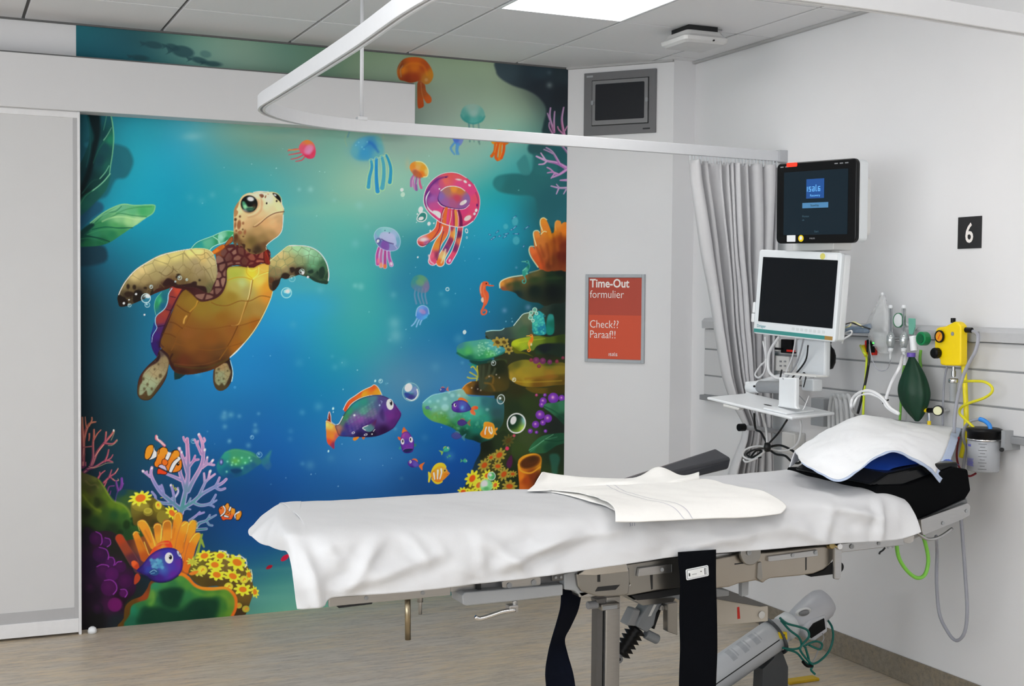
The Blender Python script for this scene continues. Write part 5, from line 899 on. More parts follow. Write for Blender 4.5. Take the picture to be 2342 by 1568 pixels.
    L=[([(1215,1260),(1250,1100),(1280,960),(1300,800),(1300,600),(1290,420),(1290,380)],64,34),([(1300,450),(1260,400),(1245,360)],26,20),([(1320,700),(1370,640),(1425,625)],34,20),([(1360,650),(1385,580)],26,18),([(1300,1000),(1360,880),(1450,720),(1480,600),(1470,430),(1430,330)],54,28),([(1470,430),(1500,400),(1490,370)],26,18),([(1460,560),(1420,470),(1380,390)],32,20),([(1410,460),(1420,405)],20,18),([(1470,720),(1530,680),(1600,690),(1612,690)],34,18),([(1510,690),(1530,600)],30,18),([(1560,680),(1600,630)],22,18),([(1480,590),(1500,510)],20,20),
         ([(1270,1000),(1240,880),(1210,800),(1200,730)],44,36),([(1220,870),(1130,830),(1050,800)],40,24),([(1290,780),(1250,640),(1215,540),(1190,490)],40,22),([(1260,640),(1272,600)],20,14),([(1215,1220),(1080,1110),(980,1020),(900,900),(860,800),(870,720)],54,26),([(850,830),(800,790),(760,760)],26,20),([(810,790),(810,770)],18,18),([(1010,1040),(1000,980),(985,930)],30,20),([(990,970),(960,940)],16,14),([(1140,1150),(1130,1050),(1110,970),(1095,930)],32,18),([(1140,1080),(1180,1020),(1178,965)],24,18),([(1120,1100),(1105,1080)],16,12),([(1100,1150),(980,1140),(920,1110),(910,1060),(870,1010)],36,18),
         ([(1240,1200),(1360,1130),(1460,1040),(1600,960),(1700,910),(1755,860)],50,26),([(1430,1060),(1480,950),(1520,880),(1620,800)],34,20),([(1500,900),(1490,790)],26,18),([(1540,860),(1560,770)],22,22),([(1620,950),(1650,900),(1675,840)],28,20),([(1620,950),(1680,985),(1740,970)],34,22),([(1350,1130),(1450,1170),(1560,1150),(1600,1100),(1630,1045)],38,20),([(1560,1150),(1600,1135),(1640,1110)],26,14),([(1540,1160),(1590,1175),(1610,1190)],24,16),([(1300,1150),(1320,1110),(1330,1085)],20,14),([(1230,1240),(1280,1210),(1330,1220)],26,12),([(1170,1190),(1160,1160)],14,12),
         ([(1320,1350),(1400,1290),(1440,1250)],26,18),([(1430,1275),(1490,1255)],22,18),([(1400,1420),(1440,1380),(1520,1350),(1560,1285)],44,16),([(1530,1340),(1590,1310),(1635,1285)],26,14),([(1520,1350),(1550,1400),(1590,1410)],22,18),([(1400,1460),(1460,1455),(1520,1450)],30,24)]
    lc=[(1300,400,'#b47ca4'),(1440,350,'#d098bc'),(1300,700,'#8484b0'),(1480,600,'#9c84b4'),(1250,1150,'#4c8c90'),(1280,980,'#6c88a4'),(1400,1130,'#5c94a0'),(1600,960,'#7488b8'),(1740,870,'#9488bc'),(870,740,'#a48cc0'),(950,980,'#8080b8'),(1080,1110,'#5c84a0'),(1200,540,'#c08cb8'),(1600,1130,'#6c88b4'),(1440,1280,'#9484c0'),(1540,1380,'#4c8c98'),(1460,1455,'#2c7c74'),(1130,1000,'#9080c0'),(1560,770,'#c8a8cc'),(1380,600,'#b070a8'),(1220,860,'#8c84b8')]
    for q,a,b in L: c.line(q,[(x,y,'#a49cd0') if y > 900 else (x,y,'#dca8cc') for x,y,_ in lc],a+6,b+6,soft=1.3)
    for q,a,b in L: c.line(q,lc,a*.72,b*.62,soft=2.2)
    for x,y,r in [(1430,325,10),(1565,765,14),(1590,640,12),(1500,510,12),(765,765,10),(870,730,9),(1200,495,12),(1225,540,10),(1530,600,9),(1095,930,10)]: c.dot(x,y,r,'#fbf0f8',r*1.4,.4,soft=2)
    for q,a,b in [([(1020,460),(970,410),(925,380),(922,345)],32,26)]: twig(c,q,a,b,'#ec7080','#ffffff')
    c.line([(935,350),(950,400),(1005,450)],'#fff0f0',9,5);c.line([(1175,975),(1185,1010),(1150,1070)],'#f4f4fc',7)
    for q in ([(1120,930),(1135,970),(1150,980)],[(1150,960),(1165,980),(1150,995)],[(975,1080),(995,1080)]): c.line(q,'#d8d048',8)
    c.part('painted_clownfish','orange and white striped painted clownfish by the lilac twig coral')
    c.fill([(1190,720),(1210,740),(1200,610),(1215,640)],'#f0e0e8')
    clown(c,772,425,.96,1)
    # back fins
    c.fill([(950,560),(965,500),(1000,478),(1040,490),(1060,520),(1050,560),(1000,570)],'#f08c20');c.line([(950,560),(965,500),(1000,478),(1045,490),(1062,525)],'#140c0c',9);c.fill([(1115,560),(1130,520),(1170,515),(1198,535),(1195,590),(1150,590)],'#f08c20');c.line([(1115,550),(1132,520),(1172,513),(1200,540),(1200,590)],'#140c0c',9)
    c.part('painted_clownfish','smaller orange and white striped painted clownfish near the table sheet')
    clown(c,1952,1180,.62,-1) if False else None
    K='#1c1010'
    bf=[(1665,1225),(1690,1185),(1740,1170),(1760,1145),(1785,1150),(1795,1180),(1830,1200),(1860,1215),(1862,1260),(1840,1300),(1815,1340),(1760,1340),(1720,1350),(1700,1330),(1680,1280)]
    c.fill(bf,[(1680,1230,'#ec6c2c'),(1770,1160,'#f0902c'),(1840,1240,'#f09428'),(1750,1260,'#f07420'),(1740,1330,'#d84c24'),(1820,1310,'#e0602c')]);c.line(bf,K,7,closed=True)
    c.fill([(1870,1330),(1870,1280),(1900,1245),(1930,1240),(1940,1280),(1915,1330),(1885,1350)],'#ee8c24');c.line([(1875,1345),(1905,1345),(1938,1290),(1938,1240)],K,10);c.line([(1870,1330),(1875,1280),(1905,1248)],K,5)
    c.line([(1720,1178),(1742,1210),(1735,1260),(1690,1298)],K,24);c.line([(1720,1180),(1740,1212),(1732,1258),(1692,1295)],'#e8ecf0',15)
    c.line([(1805,1195),(1790,1235)],K,32);c.line([(1805,1197),(1791,1232)],'#e8ecf0',20);c.line([(1735,1295),(1780,1310)],K,32,24);c.line([(1738,1297),(1778,1308)],'#e8ecf0',22,14);c.line([(1905,1250),(1860,1280),(1862,1320)],'#dce4f0',18,10)
    c.dot(1775,1250,14,'#ee7420',20);c.dot(1775,1250,16,K,22,ring=4);c.dot(1692,1208,8,'#2c0c08',9);c.line([(1810,1240),(1800,1290)],K,5)
    # yellow sponge cluster (upper)
    c.part('painted_coral','yellow flower sponges painted on the mossy rock')
    c.fill([(620,1180),(680,1060),(850,1060),(980,1150),(1040,1200),(1120,1250),(1120,1400),(700,1420),(640,1320)],[(700,1200,'#6c6424'),(850,1200,'#5c5018'),(800,1350,'#4c3c14'),(1000,1300,'#6c5c20'),(940,1200,'#70681c'),(900,1400,'#3c3414')],soft=3)
    c.dot(735,1180,105,'#847828',62,.1);c.dot(735,1165,98,'#9c9030',50,.1,soft=6,a=.7);flower(c,735,1085,128,-.25,.6,'#ecdc28','#e86c24',10,'#fdf880')
    c.dot(825,1250,58,'#84782a',48);c.dot(822,1235,50,'#b0a43c',36,-.1);c.dot(822,1235,30,'#a09430',20,-.1);c.dot(935,1190,52,'#7c7020',66,-.2);c.dot(948,1170,38,'#d8cc3c',50,-.2);c.dot(948,1170,26,'#f0b838',34,-.2);c.line([(935,1175),(945,1155),(955,1180)],'#d8501c',8)
    c.dot(1000,1310,72,'#847828',80,-.3);flower(c,1110,1262,90,.9,.62,'#ecdc28','#e86c24',9,'#fdf880')
    # purple bubbles coral far left
    c.view(180,1100,4.6114)
    c.part('painted_coral','dark purple bubble coral painted at the bottom left edge')
    c.fill([(40,560),(180,530),(400,560),(560,900),(600,1150),(480,1300),(480,1568),(40,1568)],[(100,600,'#14101c'),(200,620,'#2c1028'),(350,700,'#1c1c18'),(150,900,'#1c0c24'),(300,950,'#3c1040'),(500,1050,'#300c34'),(150,1200,'#180c1c'),(330,1300,'#381038'),(450,1250,'#1c0818'),(200,1450,'#101010'),(400,1480,'#182024'),(540,800,'#1c2018')],soft=4)
    for x,y,r,col in [(180,600,70,'#300c38'),(285,640,44,'#381048'),(230,770,84,'#2c0c38'),(330,850,50,'#3c0e48'),(440,900,60,'#3a0e40'),(260,940,80,'#34103c'),(350,980,70,'#480e50'),(490,1050,72,'#380c3c'),(320,1120,88,'#400c44'),(470,1180,42,'#4c0c50'),(380,1300,74,'#5c1050'),(120,1120,60,'#1c0c20'),(200,1340,60,'#1c1020')]:
        c.dot(x,y,r,col,soft=3,a=.9);c.glow(x-r*.1,y-r*.1,r*.7,'#5c1458' if r > 60 else '#4c1450',a=.35)
    for q in ([(180,530),(235,565),(245,640),(230,670)],[(275,595),(325,610),(335,660),(300,690)],[(215,695),(290,720),(315,780),(310,820)],[(310,800),(360,805),(380,850),(370,885)],[(385,880),(410,850),(450,845)],[(190,900),(240,878),(300,885),(315,900)],[(270,1045),(340,1040),(390,1080),(400,1140),(365,1190)],[(440,1140),(490,1140),(512,1180),(490,1220)]): c.line(q,'#8c34a0',7,11,soft=1.8)
    c.dot(390,1300,66,'#641058',60,soft=8,a=.8)
    # orange anemone
    c.part('painted_anemone','orange anemone with fat fingers painted behind the purple fish')
    c.fill([(620,600),(740,560),(1000,500),(1200,560),(1240,640),(1200,820),(1150,980),(640,980),(560,850),(450,660)],[(700,700,'#8c4c20'),(1000,700,'#a85c20'),(600,850,'#4c2c3c'),(1150,900,'#a8541c'),(450,650,'#4c241c'),(850,600,'#54401c')],soft=3)
    A=[([(430,600),(500,720),(580,850)],84,90,'d'),([(600,560),(650,680),(700,800)],60,100,'m'),([(670,450),(730,560),(790,680)],90,80,'l'),([(830,480),(840,560),(850,640)],80,80,'l'),([(930,450),(930,560),(920,640)],92,90,'l'),([(1050,370),(1030,520),(1010,680)],90,100,'l'),([(1120,460),(1080,600),(1060,720)],80,90,'l'),([(1200,450),(1170,620),(1120,800)],80,90,'l'),([(1245,580),(1190,700),(1140,920)],76,90,'l')]
    cols={'d':[(430,600,'#a83c1c'),(500,700,'#8c3c24'),(560,830,'#542834')],'m':[(600,560,'#d88420'),(640,650,'#c8741c'),(700,820,'#b0501c')],'l':[(670,440,'#e89428'),(740,600,'#d88424'),(830,480,'#c87c24'),(850,620,'#e89c2c'),(930,450,'#b86c20'),(930,560,'#e08c28'),(1050,380,'#ee9420'),(1020,600,'#e88420'),(1120,470,'#ee9a2c'),(1080,640,'#d87c20'),(1200,450,'#f09c24'),(1150,700,'#dc7820'),(1250,580,'#f09c28'),(1160,900,'#d4681c')]}
    for q,a,b,k in [A[0],A[1],A[3],A[5],A[4],A[2],A[7],A[6],A[8]]:
        c.line(q,'#8c4c48',a+10,b+10,soft=2,a=.6);c.line(q,cols[k],a,b,soft=1.6)
    for q in ([(805,680),(770,560),(740,480),(700,425),(650,415),(620,440),(640,520)],[(865,620),(870,480),(850,455),(805,460),(790,490)],[(868,600),(885,470),(910,425),(960,420),(978,470),(975,600)],[(1085,400),(1060,335),(1020,350),(1010,400)],[(1090,470),(1150,430),(1150,500),(1110,640)],[(1160,460),(1200,412),(1245,430),(1245,500)],[(1170,640),(1210,580),(1260,545),(1288,570),(1280,640),(1240,750),(1210,830)],[(575,560),(600,530),(640,545)],[(690,640),(730,750),(745,780)]): c.line(q,'#fbd858',8,5,soft=1.8,a=.9)
    for q in ([(650,640),(690,720),(730,790)],[(700,520),(760,640)],[(1130,560),(1100,700)],[(1010,500),(990,620)]): c.line(q,'#a8581c',10,6,soft=5,a=.5)
    c.fill([(555,850),(590,835),(630,870),(635,930),(600,925),(565,900)],[(580,860,'#dc5c28'),(620,900,'#b83c1c')],soft=2)
    c.fill([(590,1000),(620,970),(650,1010),(630,1060),(585,1085)],'#a83c20',soft=2)
    # green branches right of the anemone
    c.part('painted_coral','yellow flower sponge mound painted at the bottom left')
    for q in ([(1250,780),(1270,680),(1300,560)],[(1290,620),(1320,690)],[(1240,800),(1280,760)],[(1200,900),(1230,860),(1210,800)]): c.line(q,'#8ca43c',34,18,soft=2)
    mound=[(1160,980),(1200,860),(1260,790),(1400,740),(1550,760),(1680,820),(1780,900),(1820,1000),(1840,1150),(1800,1300),(1740,1420),(1600,1430),(1500,1120),(1300,1110)]
    c.fill(mound,[(1250,850,'#6c6424'),(1400,900,'#6a5628'),(1560,880,'#7a6430'),(1700,1000,'#6c5828'),(1400,1080,'#4c3c18'),(1600,1080,'#54421c'),(1720,1200,'#6c5420'),(1680,1380,'#3c2c18'),(1240,1050,'#544418')],soft=2)
    c.clip(mound)
    rg=np.random.RandomState(6)
    for i in range(16): x=1220+i*40;c.line([(x,900+abs(i-8)*8),(x+4,1100)],'#4c3c1c',6,soft=4,a=.35)
    c.clip()
    for x,y,r,rot,sq,w in [(1325,785,84,-.25,.62,1),(1495,785,84,-.1,.62,2),(1435,880,86,.1,.72,1),(1670,855,104,.35,.75,2),(1455,985,88,.2,.62,1),(1625,1000,88,.4,.7,1),(1730,1140,84,.1,.72,1),(1858,1165,60,1.3,.6,0),(1255,960,70,.3,.5,3),(1200,850,60,.2,.6,3),(1795,985,66,1.3,.4,0)]:
        flower(c,x,y,r,rot,sq,'#f2e22c' if w < 3 else '#b8b83c','#ee7820' if w < 3 else '#b8b83c',8,'#fdf870')
        if w == 2: c.line([(x-r*.2,y-r*.62),(x+r*.4,y-r*.6),(x+r*.8,y-r*.3),(x+r*.98,y+.1*r),(x+r*.8,y+r*.5)],'#ffffff',8,soft=1.5)
    for x,y,r in [(1303,935,54),(1742,1035,46),(1580,1110,48),(1688,1310,34),(1762,1345,40)]: c.dot(x,y,r,'#d0c438' if y < 1200 else '#a89c34',r*.9);c.dot(x,y,r*.7,'#e4d840' if y < 1200 else '#c0a83c',r*.6,soft=3,a=.6);c.line([(x-8,y+12),(x+6,y-12),(x+16,y)],'#e07020',8,soft=2)
    c.dot(1855,1165,16,'#e88028',30,.1);c.line([(1815,930),(1830,1000),(1820,1060)],'#fbf8c0',8)
    c.fill([(1160,975),(1200,950),(1260,945),(1240,975),(1190,990)],'#e07c28',soft=2)
    # green bowl coral with orange rim
    c.part('painted_coral','green bowl coral with an orange rim painted at the bottom left')
    bowl=[(480,1568),(475,1440),(490,1320),(560,1250),(660,1210),(720,1130),(760,1050),(860,1010),(1000,970),(1080,960),(1160,1000),(1220,1070),(1300,1110),(1420,1115),(1540,1110),(1620,1150),(1670,1230),(1670,1330),(1640,1410),(1600,1470),(1500,1568)]
    c.fill(bowl,[(500,1400,'#54380c'),(560,1270,'#5c3c10'),(690,1220,'#8c3c18'),(740,1100,'#6c3818'),(1080,975,'#f07c1c'),(1200,1050,'#f0761c'),(1300,1115,'#f08820'),(1500,1120,'#f09028'),(1660,1250,'#ee7020'),(1640,1400,'#d8641c'),(900,1010,'#3c5420')],soft=2)
    inn=[(540,1568),(540,1400),(560,1310),(640,1270),(720,1240),(750,1160),(770,1080),(860,1050),(1000,1010),(1080,995),(1150,1040),(1220,1110),(1310,1145),(1420,1150),(1540,1140),(1600,1175),(1640,1240),(1640,1330),(1610,1400),(1580,1460),(1500,1568)]
    c.fill(inn,[(570,1350,'#1c7454'),(560,1480,'#1c5c44'),(640,1290,'#2c6c3c'),(760,1210,'#5c8c38'),(750,1290,'#3c7c30'),(800,1090,'#2c7c54'),(900,1050,'#3c8444'),(1060,1030,'#4c8c38'),(1150,1100,'#4c8834'),(1250,1180,'#3c8038'),(1400,1180,'#4c8430'),(1550,1180,'#5c8c2c'),(1620,1280,'#6c8c28'),(1600,1380,'#5c8828'),(1000,1080,'#2c6c3c'),(1150,1200,'#2c7040'),(850,1250,'#1c5434'),(700,1350,'#14482c'),(1250,1300,'#184c2c'),(1450,1250,'#245c2c'),(650,1500,'#0f4c30'),(1000,1200,'#0f3c2c'),(1300,1400,'#0c3424'),(1540,1320,'#346c2c')],soft=5)
    c.fill([(850,1160),(950,1125),(1060,1120),(1110,1150),(1090,1220),(1060,1280),(1040,1330),(960,1340),(880,1300),(860,1230)],'#0a3020',soft=14,a=.85);c.fill([(640,1420),(700,1340),(860,1320),(1000,1360),(1100,1340),(1200,1260),(1320,1230),(1440,1240),(1480,1300),(1460,1400),(1400,1480),(1200,1500),(900,1520),(640,1500)],'#0a3022',soft=18,a=.85)
    c.line([(760,1290),(790,1240),(780,1160)],'#6c9c3c',30,14,soft=10,a=.7);c.line([(1200,1150),(1320,1200),(1460,1190),(1560,1230),(1580,1320)],'#78a034',18,22,soft=10,a=.5)
    # purple fish front
    c.part('painted_fish','round purple painted fish with a red back fin in front of the orange anemone')
    c.fill([(745,780),(790,700),(860,640),(940,625),(975,650),(985,700),(900,700),(820,730)],[(780,720,'#e84c20'),(860,670,'#f0502c'),(940,650,'#e83c24'),(880,690,'#f08c2c')]);c.line([(800,690),(870,655),(950,650)],'#f0a040',8,soft=3,a=.8)
    pf=[(610,940),(660,890),(700,840),(750,780),(830,725),(920,700),(1000,705),(1060,745),(1092,820),(1095,900),(1070,970),(1010,1020),(930,1055),(840,1065),(770,1040),(720,1000),(660,970)]
    c.fill(pf,[(650,930,'#302070'),(720,860,'#44308c'),(800,770,'#5c3090'),(920,740,'#3c34a0'),(1040,780,'#3c3494'),(1060,860,'#5c2c94'),(980,900,'#4834a0'),(860,850,'#3c58a0'),(900,950,'#3a3c98'),(1000,980,'#5a2490'),(850,1020,'#3c1c78'),(760,1000,'#2c1c60'),(740,930,'#30409c')],rim=('#1c0c4c',6,.6))
    for i in range(3):
        for j in range(4):
            c.dot(765+j*32+i*10,830+i*34+(j%2)*10,19,['#58b0c4','#4c98bc','#6cc0d0'][(i+j)%3],19,soft=3,a=.75)
    c.glow(890,930,60,'#4c84c0',50,a=.5)
    c.fill([(740,960),(760,930),(810,920),(845,950),(830,985),(780,990)],'#284c80',soft=2);c.line([(750,960),(790,935),(820,950)],'#a8dcec',5,soft=1.5);c.line([(760,975),(800,965)],'#7cb8d8',5,soft=1.5)
    c.dot(952,808,44,'#f0f4fc',58,-.1);c.dot(966,800,17,'#0c0814',24,-.1);c.dot(958,789,6,'#ffffff');c.dot(1056,765,12,'#c8d0f0',34,-.5);c.dot(1060,765,7,'#0c0814',16,-.4);c.line([(1036,735),(1078,790),(1080,810)],'#e8ecfc',5)
    c.line([(640,960),(740,1030),(850,1066),(960,1050),(1050,995)],'#180c40',8,soft=3)
    # red fish behind the sheet
    c.view(0,0,1)
    c.part('painted_fish','small dark red painted fish beside the sheet corner')
    c.fill([(608,1299),(614,1292),(623,1292),(620,1298),(612,1301)],'#a0142c');c.fill([(642,1280),(646,1272),(655,1267),(662,1268),(656,1278),(646,1283)],'#c0183c')
def paint_rest(c):
    paint_jellies(c);paint_reef(c);paint_fishes(c);paint_leftreef(c)
# ------------------------------------------------------------------ surfaces
WALLM=mat('wall_paint','#e2e2e4',.75,var=.015,scale=6,bump=.12,bscale=350)
CEILM=mat('ceiling_tile','#e4e4e6',.9,var=.02,scale=60,bump=.2,bscale=500)
GRIDM=mat('ceiling_grid_shadow','#666666',.8)
WHITE=mat('white_plastic','#e9ecef',.35,var=.02)
OFFW=mat('off_white_plastic','#dcdcda',.4,var=.02)
ALU=mat('painted_aluminium','#d6d8dc',.4,metal=0,var=.02)
GREYP=mat('grey_plastic','#8c8e92',.5)
LGREY=mat('light_grey_laminate','#d2d2d3',.5,var=.015,scale=8)
BLACK=mat('black_plastic','#070709',.4,spec=.25)
BLACKF=mat('black_strap_fabric','#04060c',.9,spec=.12,var=.15,scale=90,bump=.3,bscale=900)
NAVY=mat('navy_strap_fabric','#060a16',.9,spec=.12,var=.2,scale=90,bump=.3,bscale=900)
VINYL=mat('black_vinyl','#0c0c0e',.4,spec=.3,bump=.05,bscale=120,var=.1)
STEEL=mat('brushed_steel','#b0b0b0',.3,metal=.95,var=.08,scale=25,stretch=(1,1,12))
STEEL2=mat('cast_aluminium','#969490',.32,metal=.95,var=.08,scale=12)
CHROME=mat('chrome','#dcdcdc',.12,metal=1)
DARK=mat('dark_recess','#1b1c1e',.6)
GREYM=mat('grey_housing','#9a9da0',.45,var=.03)
CLEAR=mat('clear_plastic','#f2f6f8',.08,trans=1,var=0,ior=1.2,alpha=.55)
TUBEC=mat('clear_grey_tube','#b6b8c2',.2,trans=.35,var=.02,ior=1.3)
YEL=mat('yellow_plastic','#f2d20c',.35,var=.03)
YELT=mat('yellow_hose','#d8cf24',.35,var=.05)
GRNT=mat('green_hose','#7cc448',.3,var=.05)
TEALT=mat('teal_tubing','#0f6a60',.35)
WCAB=mat('white_cable','#dfe0e2',.4)
BCAB=mat('black_cable','#0f1012',.45)
GCAB=mat('grey_cable','#9c9ea2',.5)
RED=mat('red_plastic','#d8281c',.4)
BLUEP=mat('blue_plastic','#2f86dc',.35)
def floor_mat(name,base,dark,warm):
    m=bpy.data.materials.new(name);m.use_nodes=True;nt=m.node_tree;N=nt.nodes;L=nt.links;b=N['Principled BSDF']
    b.inputs['Roughness'].default_value=.42;b.inputs['Specular IOR Level'].default_value=.35
    tc=N.new('ShaderNodeTexCoord')
    def nz(sc,st,det=5):
        mp=N.new('ShaderNodeMapping');mp.inputs['Scale'].default_value=st;L.new(tc.outputs['Object'],mp.inputs[0])
        n=N.new('ShaderNodeTexNoise');n.inputs['Scale'].default_value=sc;n.inputs['Detail'].default_value=det;n.inputs['Roughness'].default_value=.65
        L.new(mp.outputs[0],n.inputs[0]);return n
    def ramp(n,a,bb):
        r=N.new('ShaderNodeValToRGB');r.color_ramp.elements[0].position=a;r.color_ramp.elements[1].position=bb;L.new(n.outputs[0],r.inputs[0]);return r
    def mix(f,a,c2):
        x=N.new('ShaderNodeMix');x.data_type='RGBA';L.new(f,x.inputs[0])
        if isinstance(a,tuple): x.inputs[6].default_value=a
        else: L.new(a,x.inputs[6])
        x.inputs[7].default_value=c2;return x.outputs[2]
    s1=ramp(nz(8,(1,6,6)),.40,.66);s2=ramp(nz(2.6,(1,3,3)),.42,.58);s3=ramp(nz(34,(1,7,7)),.42,.66)
    c=mix(s2.outputs[0],srgb(base),srgb(warm));c=mix(s1.outputs[0],c,srgb(dark));c=mix(s3.outputs[0],c,srgb(base))
    L.new(c,b.inputs['Base Color']);return m
FLOORM=floor_mat('vinyl_floor','#c6bcad','#9c9286','#d0bc9c')
COVEM=floor_mat('vinyl_skirting','#8c8478','#6c665c','#90836f')
# ------------------------------------------------------------------ shell
struct('floor',B().box((XL,YF,-.05),(XR+.1,YB+.1,0)),FLOORM)
cb=B().box((XL,YF,H+.012),(XR+.1,YB+.1,H+.06),mi=1)
LIGHTS=[(3,2),(-3,4),(-3,7),(-3,10),(0,6),(0,9),(0,12),(3,5),(3,8),(3,11)]  # first panel is visible, the others are added out of view as fill
xs=sorted(set([XL]+[GX+i*T for i in range(-5,6)]+[XR]));ys=[YB]+[GY-j*T for j in range(0,13)]+[YF]
g=.0075
for i in range(len(xs)-1):
    for j in range(len(ys)-1):
        x0,x1,y1,y0=xs[i]+g,xs[i+1]-g,ys[j]-g*.85,ys[j+1]+g*.85
        gi=round((xs[i]-GX)/T)
        if any(gi == a and j == b for a,b in LIGHTS): continue
        cb.box((x0,y0,H),(x1,y1,H+.02))
struct('ceiling',cb,[CEILM,GRIDM],bevel=.0015,seg=1)
PANEL=mat('light_diffuser','#ffffff',.5,emit='#fffdfa',es=PANEL_POWER)
for n,(a,b) in enumerate(LIGHTS):
    x0=GX+a*T;y1=GY-(b-1)*T;y0=y1-T
    t=thing('ceiling_light','square recessed ceiling light panel, glowing white, at the top centre of the photo' if n == 0 else 'unseen square ceiling light panel added out of view to fill the room with light','ceiling light','ceiling light panels')
    f=B();e=.012
    f.box((x0+.005,y0+.002,H-.002),(x0+T-.005,y0+e,H+.03)).box((x0+.005,y1-e,H-.002),(x0+T-.005,y1-.002,H+.03)).box((x0+.005,y0+e,H-.002),(x0+.005+e,y1-e,H+.03)).box((x0+T-.005-e,y0+e,H-.002),(x0+T-.005,y1-e,H+.03))
    obj('frame',f,WHITE,t)
    obj('diffuser',B().box((x0+.006+e,y0+e+.001,H+.004),(x0+T-.006-e,y1-e-.001,H+.012)),PANEL,t)
struct('wall_back',B().box((XL,YB,0),(C1[0],YB+.1,H)),WALLM)
struct('wall_diagonal',B().prism([(C1[0],C1[1],0),(C2[0],C2[1],0),(C2[0]+.1,.1,0),(C1[0],.1,0)],(0,0,H)),WALLM)
struct('wall_alcove',B().box((C2[0],C2[1],0),(XR+.1,.1,H)),WALLM)
struct('wall_right',B().box((XR,YF,0),(XR+.1,C2[1],H)),WALLM)
a0,a1,a2,a3=ADDED_WIN_L;struct('wall_left',B().box((XL-.1,YF,0),(XL,a0,H)).box((XL-.1,a1,0),(XL,YB,H)).box((XL-.1,a0,0),(XL,a1,a2)).box((XL-.1,a0,a3),(XL,a1,H)),WALLM)
f0,f1,f2,f3=ADDED_WIN_F;struct('wall_front',B().box((XL,YF-.1,0),(f0,YF,H)).box((f1,YF-.1,0),(XR,YF,H)).box((f0,YF-.1,0),(f1,YF,f2)).box((f0,YF-.1,f3),(f1,YF,H)),WALLM)
def added_winframe(nm,u0,u1,z0,z1,conv):  # frame bars for the unseen windows added as fill light
    b=B();n=3
    for i in range(n+1): u=u0+(u1-u0)*i/n;b.box(*conv(u-.025,u+.025,z0,z1))
    b.box(*conv(u0,u1,z0-.02,z0+.03)).box(*conv(u0,u1,z1-.03,z1+.02));return struct(nm,b,WHITE)
added_winframe('added_window_1',a0,a1,a2,a3,lambda p,q,r,s: ((XL-.08,p,r),(XL-.03,q,s)))  # added out of view to light the room from the left
added_winframe('added_window_2',f0,f1,f2,f3,lambda p,q,r,s: ((p,YF-.08,r),(q,YF-.03,s)))  # added out of view to light the room from the front
struct('baseboard_right',B().box((XR-.006,YF,0),(XR,C2[1],.105)),COVEM,bevel=.003)
struct('baseboard_alcove',B().box((C2[0],C2[1]-.006,0),(XR-.006,C2[1],.105)),COVEM)
b=B();p0=Vector((C1[0],C1[1],0));p1=Vector((C2[0],C2[1],0));dn=Vector(DN)*.006*(-1 if DN[1] > 0 else 1)
b.prism([p0+dn,p1+dn,p1,p0],(0,0,.105));fixn(struct('baseboard_diagonal',b,COVEM))
# shadow-gap trims between ceiling and walls
TRIMM=mat('ceiling_trim','#b4b4b4',.6)
struct('trim_1',B().box((XR-.022,YF,H-.012),(XR,C2[1],H)),TRIMM,bevel=.002)
struct('trim_2',B().box((XL,YB-.012,H-.008),(C1[0],YB-.0025,H)),GRIDM)
b=B();dn2=dn*3.4;b.prism([p0+dn2+Vector((0,0,H-.01)),p1+dn2+Vector((0,0,H-.01)),p1+Vector((0,0,H-.01)),p0+Vector((0,0,H-.01))],(0,0,.01));fixn(struct('trim_3',b,TRIMM))
# sliding door and its rail cover
d=thing('door_1','light grey sliding door at the left edge of the room','door');d['kind']='structure';del d['category']
DG=mat('door_edge_grey','#b4b4b6',.45,var=.02);DW=mat('door_white_edge','#e6e6e8',.35)
obj('door_panel',B().box((-1.35,-.075,.075),(-.088,-.035,2.325)),LGREY,d)
obj('top_rail',B().box((-1.35,-.082,2.325),(-.062,-.03,2.352)),DW,d,bevel=.002)
obj('side_edge',B().box((-.088,-.080,.075),(-.070,-.032,2.325)),DG,d);obj('side_strip',B().box((-.070,-.084,.0),(-.058,-.03,2.352)),DW,d,bevel=.002)
obj('kick_strip',B().box((-1.35,-.078,.075),(-.088,-.0755,.125)),DG,d)
obj('bottom_rail',B().box((-1.35,-.084,.012),(-.070,-.03,.075)),DW,d,bevel=.002)
tag(obj('door_stop',B().lathe([(.0,0),(.019,.001),(.02,.012),(.016,.024),(.008,.03),(0,.031)],Matrix.Translation(aZ(211,1447,0))),WHITE,smooth=True),'small white rounded door stop on the floor beside the sliding door','door stop')
b=B().box((XL+.01,-.118,2.352),(1.515,-.001,2.588));struct('trim_4',b,mat('rail_cover','#d6d6d8',.5,var=.01),label='long white cover box over the sliding door rail',bevel=.003)
struct('gap_shade',B().box((XL+.01,-.11,2.589),(1.51,-.003,2.594)),GRIDM)  # dark strip standing in for the gap shadow above the rail cover
